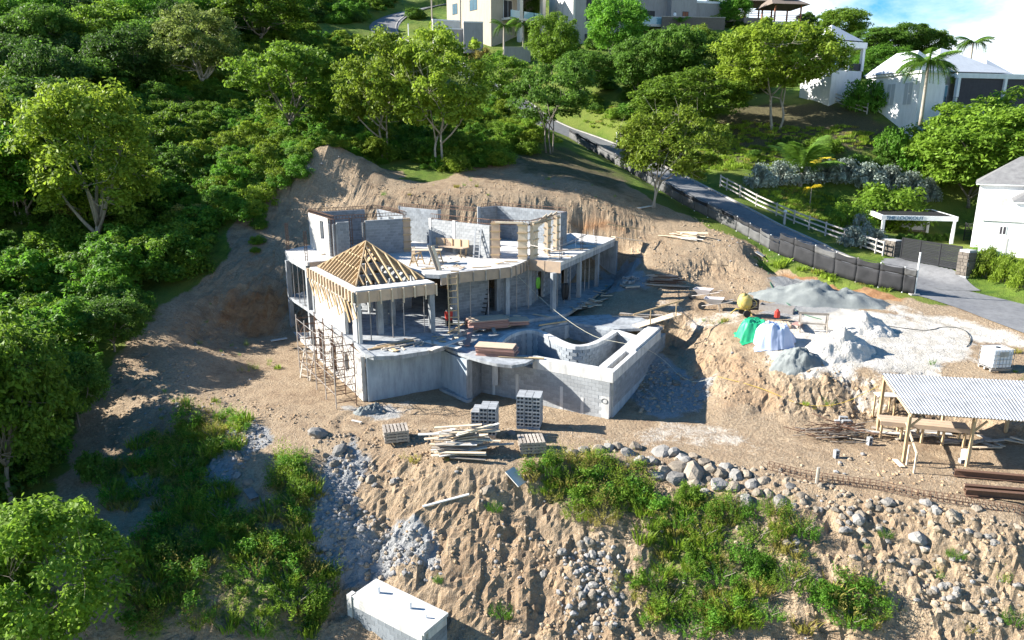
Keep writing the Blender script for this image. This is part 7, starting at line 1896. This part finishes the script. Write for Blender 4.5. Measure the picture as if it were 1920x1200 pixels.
# pergola with lettering
pb = on(1783, 458); ph_ = math.radians(-13)
pe = empty('pergola', pb, ph_, 'white pergola with slatted top and name lettering on its beam', 'pergola')
PWd, PDp, PH = 6.0, 7.0, 2.1
for x in (0, -PWd):
    for y in (0, PDp): MB().box((x, y, PH / 2), (0.24, 0.24, PH)).build('post', 'white_paint', pe)
for y in (0, PDp): MB().box((-PWd / 2, y, PH + .2), (PWd + .5, 0.2, 0.42)).build('beam', 'white_paint', pe)
for x in (0.12, -PWd - .12): MB().box((x, PDp / 2, PH + .2), (0.2, PDp - .21, 0.42)).build('side_beam', 'white_paint', pe)
for k in range(24): MB().box((-PWd + .12 + k * (PWd - .2) / 23.0, PDp / 2, PH + 0.36), (0.07, PDp - .3, 0.10)).build('slat', 'black_metal', pe)
MB().box((-PWd / 2, PDp / 2, PH + .2), (PWd - .1, PDp - .25, 0.04)).build('shade_sheet', 'dark_screen', pe)
MB().box((-PWd / 2 + .2, PDp + .5, 0.8), (PWd - .6, .2, 1.9)).build('back_wall', 'white_paint', pe)
MB().box((-PWd / 2 + .2, PDp + .05, 0.15), (PWd - .6, .25, .45)).build('planter_wall', 'stone_wall', pe)
tx = bpy.data.curves.new('lettering', 'FONT'); tx.body = 'THE LOOKOUT'; tx.size = 0.46; tx.extrude = 0.015; tx.align_x = 'LEFT'
to_ = bpy.data.objects.new('tmp', tx); COL.objects.link(to_); bpy.context.view_layer.update()
tm = bpy.data.meshes.new_from_object(to_.evaluated_get(bpy.context.evaluated_depsgraph_get())); bpy.data.objects.remove(to_)
mat('letter_blue', (0.05, 0.13, 0.22), 0.6); tm.materials.clear()
lt = link('lettering', tm, 'letter_blue', pe); lt.rotation_euler = (math.pi / 2, 0, 0); lt.location = (-PWd + 0.15, -0.115, PH + 0.05)
# side gate
sg_ = empty('side_gate', on(1806, 452), 0.15, 'black garden gate with diagonal brace beside the white house', 'gate')
for k in range(12): MB().box((0.65, 0, 0.12 + k * 0.14), (1.25, 0.03, 0.06)).build('slat', 'black_metal', sg_)
MB().beam((0.05, -.03, 1.7), (1.25, -.03, .1), 0.04, 0.07).build('brace', 'black_metal', sg_)
for x in (0, 1.3): MB().box((x, 0, .9), (.07, .07, 1.8)).build('upright', 'black_metal', sg_)

# ------------------------------------------------------------------ houses
def hip(b, x0, x1, y0, y1, z, rise, o=0.3, ridge=None):
    x0, x1, y0, y1 = x0 - o, x1 + o, y0 - o, y1 + o
    w, d = x1 - x0, y1 - y0; m_ = min(w, d) / 2 if ridge is None else ridge
    if w >= d: r0, r1 = (x0 + m_, (y0 + y1) / 2, z + rise), (x1 - m_, (y0 + y1) / 2, z + rise)
    else: r0, r1 = ((x0 + x1) / 2, y0 + m_, z + rise), ((x0 + x1) / 2, y1 - m_, z + rise)
    vs = [(x0, y0, z), (x1, y0, z), (x1, y1, z), (x0, y1, z), r0, r1]
    if w >= d: fs = [(0, 1, 5, 4), (1, 2, 5), (2, 3, 4, 5), (3, 0, 4), (3, 2, 1, 0)]
    else: fs = [(0, 1, 4), (1, 2, 5, 4), (2, 3, 5), (3, 0, 4, 5), (3, 2, 1, 0)]
    return b.add(vs, fs)
def box(b, x0, x1, y0, y1, z0, z1): return b.box(((x0 + x1) / 2, (y0 + y1) / 2, (z0 + z1) / 2), (x1 - x0, y1 - y0, z1 - z0))
def part(e, name, m, *a): return box(MB(), *a).build(name, m, e)
def win(e, face, s0, s1, z0, z1, plane, m='glass', frame='white_paint', name='window', fr=0.07, bars=1):
    """window or door leaf set into a face: face 'y' looks to -y at y=plane, 'x' looks to -x at x=plane"""
    d = 0.10
    if face == 'y':
        w = part(e, name, frame, s0 - fr, s1 + fr, plane - 0.035, plane + d, z0 - fr, z1 + fr)
        part(w, 'pane', m, s0, s1, plane - 0.05, plane + d - .02, z0, z1)
        for k in range(bars): c = s0 + (s1 - s0) * (k + 1) / (bars + 1); part(w, 'glazing_bar', frame, c - .03, c + .03, plane - 0.062, plane, z0, z1)
    else:
        w = part(e, name, frame, plane - 0.035, plane + d, s0 - fr, s1 + fr, z0 - fr, z1 + fr)
        part(w, 'pane', m, plane - 0.05, plane + d - .02, s0, s1, z0, z1)
        for k in range(bars): c = s0 + (s1 - s0) * (k + 1) / (bars + 1); part(w, 'glazing_bar', frame, plane - 0.062, plane, c - .03, c + .03, z0, z1)
    return w
def site(name, px, py, y, phi, label, cat='house'):
    p = ay(px, py, y); return empty(name, p, math.radians(phi), label, cat)
# white house with grey shingle roofs at the right edge
wh = site('white_house', 1832, 478, 60, -33, 'white house with grey shingled hip roofs at the right edge')
part(wh, 'main_wall', 'white_paint', 0, 9, 0, 8, -1.2, 3.1)
part(wh, 'tower_wall', 'white_paint', -0.6, 5.4, 5, 10.5, -1.2, 5.6)
part(wh, 'gable_wall', 'white_paint', 2.2, 8.5, 1.2, 6.2, 3.1, 4.4)
part(wh, 'parapet', 'white_paint', -0.12, 9.1, -0.12, 0.3, 2.95, 3.4)
part(wh, 'front_bay', 'white_paint', 4.2, 9, -1.6, 0.1, -1.2, 2.3)
def shingled(e, x0, x1, y0, y1, z, rise, m='slate', o=0.35, name='roof'):
    r = hip(MB(), x0, x1, y0, y1, z, rise, o).build(name, m, e)
    part(r, 'eave_board', 'white_paint', x0 - o + .05, x1 + o - .05, y0 - o + .05, y1 + o - .05, z - 0.14, z - 0.004)
    return r
shingled(wh, -0.6, 5.4, 5, 10.5, 5.75, 2.3); shingled(wh, 2.2, 8.5, 1.2, 6.2, 4.55, 2.0); shingled(wh, 4.2, 9, -1.6, 1.5, 2.45, 1.5)
win(wh, 'y', 1.3, 1.7, 1.9, 2.5, 0.0, 'dark_screen'); win(wh, 'y', 1.2, 1.9, -0.8, 1.5, 0.0, 'white_paint', 'offwhite', 'door', bars=0)
win(wh, 'y', 2.9, 3.8, -0.8, 1.9, 0.0, 'offwhite', 'white_paint', 'shutter', bars=1); win(wh, 'y', 1.2, 1.6, 3.7, 4.5, 5.0, 'steel', 'white_paint', 'wall_lamp', bars=0)
# villa with pale metal roofs
vb = site('white_villa', 1718, 212, 84, 14, 'white villa with steep white roofs tinted shade blue and dark veranda screens')
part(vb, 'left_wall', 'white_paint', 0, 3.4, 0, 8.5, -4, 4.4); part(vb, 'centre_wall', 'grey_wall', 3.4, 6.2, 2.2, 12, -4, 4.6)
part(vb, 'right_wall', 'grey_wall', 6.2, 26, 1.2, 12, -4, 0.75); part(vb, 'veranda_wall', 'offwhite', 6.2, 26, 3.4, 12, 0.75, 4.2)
hip(MB(), 0, 4.4, 1.5, 8.5, 4.62, 2.5, 0.4, 2.2).build('roof', 'roof_shade_tint', vb); part(vb, 'cornice', 'white_paint', -.25, 3.6, -.25, 8.7, 4.35, 4.6)
hip(MB(), 4.0, 14, 2.2, 12, 4.75, 3.2, 0.4).build('roof', 'roof_shade_tint', vb); hip(MB(), 15, 19.5, 6, 11, 4.75, 2.2, 0.3).build('roof', 'roof_shade_tint', vb)
part(vb, 'veranda_beam', 'white_paint', 6.0, 26, 1.1, 1.5, 4.0, 4.55); part(vb, 'veranda_ceiling', 'white_paint', 6.0, 26, 1.5, 3.4, 4.2, 4.5); part(vb, 'veranda_sill', 'white_paint', 6.2, 26, 1.05, 1.4, 0.76, 0.95)
for x in (6.3, 13.0, 17.4, 21.5): part(vb, 'veranda_post', 'white_paint', x - .18, x + .18, 1.0, 1.4, 0.96, 4.0)
for x0, x1 in ((6.5, 12.8), (13.2, 17.2), (17.6, 21.3), (21.7, 26)): part(vb, 'dark_screen', 'dark_screen', x0, x1, 1.25, 1.3, 0.97, 3.99)
for y0 in (1.0, 3.7, 6.4): win(vb, 'x', y0, y0 + 1.2, 1.0, 3.4, 0.0, 'shutter_grey', 'white_paint', 'shutter')
part(vb, 'balcony_slab', 'white_paint', 3.4, 6.2, 0.6, 2.2, 0.3, 0.75)
for z in (1.1, 1.35, 1.6, 1.8): part(vb, 'balcony_rail', 'dark', 3.45, 6.2, 0.65, 0.69, z, z + .05)
for x in (3.5, 4.4, 5.3, 6.1): part(vb, 'balcony_post', 'dark', x - .04, x + .04, 0.65, .7, .75, 1.85)
win(vb, 'y', 3.9, 4.7, 0.8, 3.2, 2.2, 'glass_teal', 'white_paint', 'door'); win(vb, 'y', 5.1, 5.9, 0.8, 3.2, 2.2, 'glass_teal', 'white_paint', 'door'); win(vb, 'y', 4.2, 5.2, -3.2, -0.6, 2.2, 'glass_teal', 'white_paint', 'door')
# small pavilion left of it
sp = site('white_pavilion', 1583, 178, 94, 24, 'small two-storey white pavilion with pyramid roof')
part(sp, 'lower_wall', 'white_paint', -2.5, 2.6, 0, 5, -2, 2.9); part(sp, 'stair_wall', 'white_paint', 0, 3.2, -1, 0, -1.5, 0.5)
part(sp, 'upper_wall', 'offwhite', -2.2, 1.2, 1.4, 5, 2.9, 5.6); part(sp, 'ring_beam', 'white_paint', -3.0, 2.8, -.2, 5.2, 5.6, 6.3)
for x, y in ((-2.7, 0.1), (2.5, .1), (2.5, 4.9), (0.0, 0.1)): part(sp, 'column', 'white_paint', x - .2, x + .2, y - .2, y + .2, 2.9, 5.6)
hip(MB(), -3.2, 1.9, 0, 5, 6.45, 2.1, 0.2).build('roof', 'roof_shade_tint', sp)
win(sp, 'y', -0.9, -.1, 3.0, 5.2, 1.4, 'glass_teal'); win(sp, 'y', 0.2, .9, 3.0, 5.2, 1.4, 'offwhite', 'white_paint', 'shutter'); part(sp, 'balustrade', 'dark', .3, 2.4, .05, .1, 2.95, 3.8); win(sp, 'y', 0.9, 1.3, 1.0, 1.6, 0.0, 'dark')
# cream villa at the top
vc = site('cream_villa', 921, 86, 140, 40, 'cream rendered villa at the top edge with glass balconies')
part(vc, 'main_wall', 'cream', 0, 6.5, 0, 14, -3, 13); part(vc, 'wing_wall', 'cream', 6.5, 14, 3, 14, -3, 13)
part(vc, 'balcony_slab', 'offwhite', 2.5, 12, -2.6, 3, 4.6, 5.0); part(vc, 'balcony_slab', 'offwhite', 2.5, 12, -2.6, 3, 9.3, 9.7)
for x in (5.3, 11.0): part(vc, 'balcony_pillar', 'offwhite', x - .4, x + .4, -2.4, -1.6, -3, 9.3)
for x0, x1 in ((2.6, 4.8), (5.8, 8.2), (8.4, 10.5)): part(vc, 'balcony_glass', 'glass_teal', x0, x1, -2.55, -2.5, 5.0, 6.2)
win(vc, 'y', 6.8, 9.5, -0.2, 3.4, 3.0, 'dark'); win(vc, 'y', 7, 10, 5.2, 8.4, 3.0, 'dark'); win(vc, 'y', 3.0, 5.0, 5.2, 8.2, 0.0, 'dark')
win(vc, 'x', 4.4, 6.6, 0.9, 3.3, 0.0, 'glass', 'dark', bars=3); win(vc, 'x', 4.2, 6.4, 6.8, 8.6, 0.0, 'glass', 'dark'); win(vc, 'x', 10.5, 12, 2.6, 3.2, 0.0, 'dark'); win(vc, 'x', 10.5, 12, 6.8, 8.6, 0.0, 'glass', 'dark')
for (x, y, l, w_, hh, a) in ((828, 84, 'low white garden wall left before the cream villa', 2.6, 3.0, 5), (838, 84, 'tall white wall slab before the cream villa', 5, 4.2, 20), (865, 86, 'shaded wall panel in the middle before the cream villa', 6, 2.9, 8), (888, 88, 'blue-grey wall block at the lane edge before the cream villa', 3.4, 4.2, 8)):
    e = site('garden_wall', x, y, 136 - (x - 828) * .05, a, l, 'wall'); part(e, 'panel', 'offwhite' if 'white' in l else 'grey_wall', -w_ / 2, w_ / 2, 0, 1.0 if 'block' in l else .3, -1, hh - .2); part(e, 'cap', 'white_paint', -w_ / 2 - .05, w_ / 2 + .05, -.06, (1.06 if 'block' in l else .36), hh - .2, hh)
# grey villa
vg = site('grey_villa', 1073, 92, 138, 14, 'large grey two-storey villa at the top edge with shaded front')
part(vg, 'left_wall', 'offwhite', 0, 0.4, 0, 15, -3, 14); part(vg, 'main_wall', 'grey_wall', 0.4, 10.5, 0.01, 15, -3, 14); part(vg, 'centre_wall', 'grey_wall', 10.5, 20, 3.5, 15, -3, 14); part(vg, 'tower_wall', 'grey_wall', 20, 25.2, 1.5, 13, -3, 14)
part(vg, 'right_wing', 'grey_wall', 25.2, 34, 2.2, 12, 0, 9.2); part(vg, 'stair_block', 'grey_wall', 16.5, 20.0, 0.2, 3.49, -3, 4.2); part(vg, 'balcony_slab', 'offwhite', 10.5, 19.5, -.6, 3.49, 4.3, 4.7)
part(vg, 'balcony_glass', 'glass_teal', 10.5, 18.4, -.55, -.5, 4.7, 6.0)
st_ = MB().add([(18.4, -.5, 4.7), (18.4, -.5, 6.0), (23.3, -.5, 3.0), (23.3, -.5, 1.7), (18.4, -.45, 4.7), (18.4, -.45, 6.0), (23.3, -.45, 3.0), (23.3, -.45, 1.7)], [(0, 3, 2, 1), (4, 5, 6, 7), (0, 4, 7, 3), (1, 2, 6, 5), (0, 1, 5, 4), (3, 7, 6, 2)]).build('stair_glass', 'glass_teal', vg)
win(vg, 'y', 2.4, 5.6, -.6, 2.6, 0.0, 'dark_screen', 'dark', 'shutter_door', bars=0); win(vg, 'y', 2.6, 5.4, 5.0, 8.6, 0.0, 'dark_screen', 'dark', bars=0); win(vg, 'y', 9.0, 10.3, 5.0, 8.6, 0.0, 'red_wood', 'dark', 'shutter'); win(vg, 'y', 12, 15, 4.8, 7.6, 3.5, 'glass', 'dark', bars=3); win(vg, 'y', 15.3, 17.5, 4.8, 7.6, 3.5, 'dark', 'dark'); win(vg, 'y', 22.4, 23.5, 4.6, 7.4, 1.5, 'red_wood', 'dark', 'shutter'); win(vg, 'y', 14, 15, -.4, 2.2, 3.5, 'dark', 'dark', bars=0)
win(vg, 'y', 27.2, 27.8, 3.6, 4.8, 2.2, 'glass', 'white_paint', bars=0); win(vg, 'y', 28.4, 29.0, 3.6, 4.8, 2.2, 'glass', 'white_paint', bars=0); part(vg, 'canopy', 'dark', 26, 33, 1.6, 2.2, 5.9, 6.1); part(vg, 'parapet', 'white_paint', 25.2, 34, 2.1, 2.4, 9.2, 9.6)
win(vg, 'x', 6, 6.6, 5, 8.5, 0.0, 'offwhite', 'grey_wall', bars=0); win(vg, 'x', 10, 10.6, 5, 8.5, 0.0, 'offwhite', 'grey_wall', bars=0)
# two shingled pavilions on posts
def gazebo(px, py, y, w, label, phi=8):
    e = site('gazebo', px, py, y, phi, label, 'gazebo')
    part(e, 'base', 'grey_wall', -w, w, -w, w, -5, 1.0)
    for x in (-1, 1):
        for yy in (-1, 1): part(e, 'post', 'red_wood', x * w * .92 - .12, x * w * .92 + .12, yy * w * .92 - .12, yy * w * .92 + .12, 1.0, 3.9)
    for z in (1.4, 1.75, 2.05): part(e, 'rail', 'red_wood', -w * .9, w * .9, -w * .95, -w * .9, z, z + .07); part(e, 'rail', 'red_wood', -w * .95, -w * .9, -w * .9, w * .9, z + .01, z + .08)
    r = hip(MB(), -w, w, -w, w, 3.9, 1.7, 1.0, w * 0.55).build('roof', 'shingle_brown', e); hip(MB(), -w * .55, w * .55, -w * .55, w * .55, 5.3, 1.8, .2).build('upper_roof', 'shingle_brown', r)
gazebo(1462, 55, 146, 2.8, 'dark shingled open pavilion standing out against the sky'); gazebo(1408, 48, 152, 3.0, 'second shingled pavilion half hidden behind yellow shrubs')
# terrace wall and bits in the upper garden
for (x, y, yy, w_, hh, l) in ((1300, 52, 141, 12, 1.8, 'grey stone terrace wall right of the grey villa'), (1440, 128, 124, 6, 1.4, 'dark retaining wall under the grassy terrace'), (970, 112, 130, 4.6, 2.0, 'grey double gate panel beneath the palms')):
    e = site('terrace_wall', x, y, yy, 6, l, 'wall'); part(e, 'panel', 'stone_wall' if 'double' not in l else 'grey_wall', -w_ / 2, w_ / 2, 0, .4, -1.5, hh); part(e, 'cap', 'kerb', -w_ / 2 - .05, w_ / 2 + .05, -.05, .45, hh, hh + .12)
# cars
def car(px, py, y, rz, m, label):
    p = ay(px, py, y); e = empty('car', V(p.x, p.y, h(p.x, p.y)), rz, label, 'car')
    pr = [(-2.1, .35), (-2.15, .8), (-1.95, 1.0), (-1.3, 1.05), (-.7, 1.55), (1.1, 1.6), (1.75, 1.1), (2.1, .95), (2.15, .35)]
    n = len(pr); b = MB(); b.add([(x, s * (.9 if z < 1.1 else .72), z) for s in (-1, 1) for x, z in pr], [tuple(range(n)), tuple(range(2 * n - 1, n - 1, -1))] + [(i, i + n, (i + 1) % n + n, (i + 1) % n) for i in range(n)]); b.build('body', m, e)
    MB().add([(-1.33, -.7, 1.1), (-1.33, .7, 1.1), (-.76, .62, 1.5), (-.76, -.62, 1.5)], [(0, 3, 2, 1)]).build('windscreen', 'dark', e)
    MB().box((.2, 0, 1.3), (1.5, 1.56, .36)).build('side_windows', 'dark', e)
    for x in (-1.35, 1.35):
        for s in (-.82, .82): MB().tube([(x, s - .1, .33), (x, s + .1, .33)], .33, 12).build('wheel', 'dark', e)
    for s in (-.6, .6): MB().box((-2.14, s, .72), (.06, .34, .16)).build('headlight', 'galv', e)
car(1541, 80, 139, math.radians(75), 'white_paint', 'white car parked on the hill crest'); car(1556, 78, 143, math.radians(75), 'dark', 'dark car parked behind the white car')
# lane-side pole, far person
po = empty('utility_pole', ay(811, 72, 148), 0, 'tall thin utility pole beside the upper lane', 'pole'); MB().tube([(0, 0, -1), (0, 0, 11)], [.16, .11], 8).build('shaft', 'timber_grey', po); MB().box((0, 0, 10), (1.8, .1, .12)).build('crossarm', 'timber_grey', po)
po = empty('marker_post', ay(766, 62, 150), 0, 'short white post on the bend of the upper lane', 'post'); MB().tube([(0, 0, -.5), (0, 0, 1.7)], .1, 8).build('shaft', 'white_paint', po); MB().box((0, 0, 1.72), (.3, .3, .08)).build('cap', 'white_paint', po)

# a far figure in a white shirt at the grey villa
pr_ = ay(1265, 40, 141); pz = pr_.z
pe_ = empty('person', V(pr_.x, pr_.y, pz), 0.3, 'person in white shirt and dark trousers by the grey villa wall', 'person')
def skin_body():
    J = dict(pel=(0, 0, .95), ch=(0, .02, 1.3), nk=(0, .02, 1.5), hd=(0, -.01, 1.62), tp=(0, 0, 1.74), ls=(-.19, .02, 1.42), le=(-.26, .02, 1.15), lh=(-.25, -.1, .92), rs=(.19, .02, 1.42), re=(.26, .02, 1.15), rh=(.25, -.1, .92), lk=(-.11, -.02, .5), lf=(-.12, .03, .06), lt=(-.12, -.16, .04), lp=(-.1, 0, .9), rp=(.1, 0, .9), rk=(.11, -.04, .5), rf=(.12, .03, .06), rt=(.12, -.16, .04))
    R_ = dict(pel=.15, ch=.16, nk=.06, hd=.10, tp=.07, ls=.075, le=.05, lh=.04, rs=.075, re=.05, rh=.04, lp=.095, lk=.065, lf=.045, lt=.035, rp=.095, rk=.065, rf=.045, rt=.035)
    E_ = [('pel', 'ch'), ('ch', 'nk'), ('nk', 'hd'), ('hd', 'tp'), ('ch', 'ls'), ('ls', 'le'), ('le', 'lh'), ('ch', 'rs'), ('rs', 're'), ('re', 'rh'), ('pel', 'lp'), ('lp', 'lk'), ('lk', 'lf'), ('lf', 'lt'), ('pel', 'rp'), ('rp', 'rk'), ('rk', 'rf'), ('rf', 'rt')]
    ks = list(J); m_ = bpy.data.meshes.new('body'); m_.from_pydata([J[k] for k in ks], [(ks.index(a), ks.index(b)) for a, b in E_], [])
    o = link('body', m_, None, pe_); sk = o.modifiers.new('skin', 'SKIN')
    for i, k in enumerate(ks): m_.skin_vertices[0].data[i].radius = (R_[k], R_[k]); m_.skin_vertices[0].data[i].use_root = (k == 'pel')
    o.modifiers.new('sub', 'SUBSURF').levels = 2; o.modifiers['sub'].render_levels = 2
    mm = bpy.data.materials.new('figure'); mm.use_nodes = True; t = mm.node_tree; tcn = t.nodes.new('ShaderNodeTexCoord'); sx = t.nodes.new('ShaderNodeSeparateXYZ'); rp = t.nodes.new('ShaderNodeValToRGB'); rp.color_ramp.interpolation = 'CONSTANT'
    el = rp.color_ramp.elements; el[0].color = (.03, .03, .035, 1); el[1].position = .92 / 2; el[1].color = (.8, .8, .8, 1); q = el.new(1.5 / 2); q.color = (.12, .07, .045, 1)
    dv_ = t.nodes.new('ShaderNodeMath'); dv_.operation = 'DIVIDE'; dv_.inputs[1].default_value = 2.0
    t.links.new(tcn.outputs['Object'], sx.inputs[0]); t.links.new(sx.outputs['Z'], dv_.inputs[0]); t.links.new(dv_.outputs[0], rp.inputs['Fac']); t.links.new(rp.outputs['Color'], t.nodes['Principled BSDF'].inputs['Base Color'])
    m_.materials.append(mm)
skin_body()

# ------------------------------------------------------------------ palms
def frond(L_, droop, m, seed, n=22):
    g = np.random.default_rng(seed); b = MB(); P = []
    for i in range(n + 1):
        t_ = i / n; P.append(V(L_ * t_ * (1 - 0.25 * droop * t_), 0, L_ * (0.55 * t_ - droop * t_ * t_)))
    for i in range(n): 
        w = 0.03 * (1 - i / n) + .006
        b.add([P[i] + V(0, -w, 0), P[i] + V(0, w, 0), P[i + 1] + V(0, w * .9, 0), P[i + 1] + V(0, -w * .9, 0)], [(0, 1, 2, 3)])
        if i > 2:
            ll = L_ * 0.30 * math.sin(math.pi * (0.12 + 0.85 * i / n)) ** 0.7
            for s in (-1, 1):
                for q in (0, .5):
                    base = P[i].lerp(P[i + 1], q); tip = base + V(ll * .45, s * ll * .85, -ll * (.35 + .3 * g.random()))
                    b.add([base, base + V(.05, 0, 0) * L_ / 2, tip], [(0, 1, 2)])
    m_ = b.mesh('frond'); m_.materials.append(MATS[m]); return m_
FR = {(m, k): frond(1.0, d, m, k) for m in ('palm_leaf', 'palm_gold') for k, d in ((0, .55), (1, .8), (2, 1.1))}
def palm(p, H_, L_, n, label, m='palm_leaf', gold=0, r=.16, lean=0.0, up=0.0, seed=0):
    e = empty('palm_tree', p, 0, label, 'palm'); g = np.random.default_rng(seed + int(H_ * 10))
    pts = [V(lean * H_ * (i / 6) ** 2, 0, -.3 + (H_ + .3) * i / 6) for i in range(7)]
    MB().tube(pts, [r * (1.35 - .09 * i) for i in range(7)], 8).build('trunk', 'bark_pale', e, True)
    for k in range(n):
        q = k % 3 if not up else 0
        o = link('frond', FR[('palm_gold' if k < gold else m, q if k >= gold else 2)], None, e)
        o.location = pts[-1]; o.rotation_euler = (0, -up * g.uniform(.2, 1) - (0.5 if q == 0 else 0) * g.random(), 2 * math.pi * k / n * 2.4 + g.normal() * .2); o.scale = (L_ * g.uniform(.85, 1.1),) * 3
palm(on(1728, 252), 0.5, .1, 3, 'x') if False else None
pp_ = ay(1728, 215, 80); palm(V(pp_.x, pp_.y, pp_.z - .8), 6.0, 3.9, 26, 'tall palm in front of the white villa', seed=2)
palm(on(1500, 350), 1.5, 5.2, 13, 'young palm with golden lower frond on the garden lawn', gold=2, r=.2, up=.8, seed=4)
palm(on(1518, 388), 1.9, 1.3, 8, 'thin little palm with yellow fronds on the lawn', 'palm_gold', 0, .05, seed=5)
q = ay(945, 112, 131); palm(V(q.x, q.y, q.z), 5.4, 3.0, 14, 'left palm of the pair before the cream villa', seed=6)
q = ay(981, 112, 131); palm(V(q.x, q.y, q.z), 5.6, 3.0, 14, 'right palm of the pair before the cream villa', seed=7)
q = ay(1818, 125, 118); palm(V(q.x, q.y, q.z - 4), 7.5, 3.6, 15, 'palm rising behind the villa roofs', seed=8)
for i, (x, y, yy, l) in enumerate([(1690, 130, 105, 'bushy palm crown behind the villa roof left'), (1668, 128, 106, 'bushy palm crown next to the skyline trees'), (1720, 126, 104, 'bushy palm crown touching the villa ridge')]):
    q = ay(x, y, yy); palm(V(q.x, q.y, q.z - 3), 3.0, 2.6, 14, l, up=.4, seed=20 + i)
for i, (x, y, yy, l) in enumerate([(1498, 86, 130, 'fresh green palm clump below the open pavilion'), (1250, 108, 124, 'bluish fan palm on the middle slope'), (1275, 70, 140, 'thin young palm on the villa terrace'), (1425, 100, 130, 'slender yellow-green palm in the upper garden')]):
    q = ay(x, y, yy); palm(V(q.x, q.y, h(q.x, q.y)), 1.6, 2.2, 10, l, up=.5, r=.1, seed=30 + i)
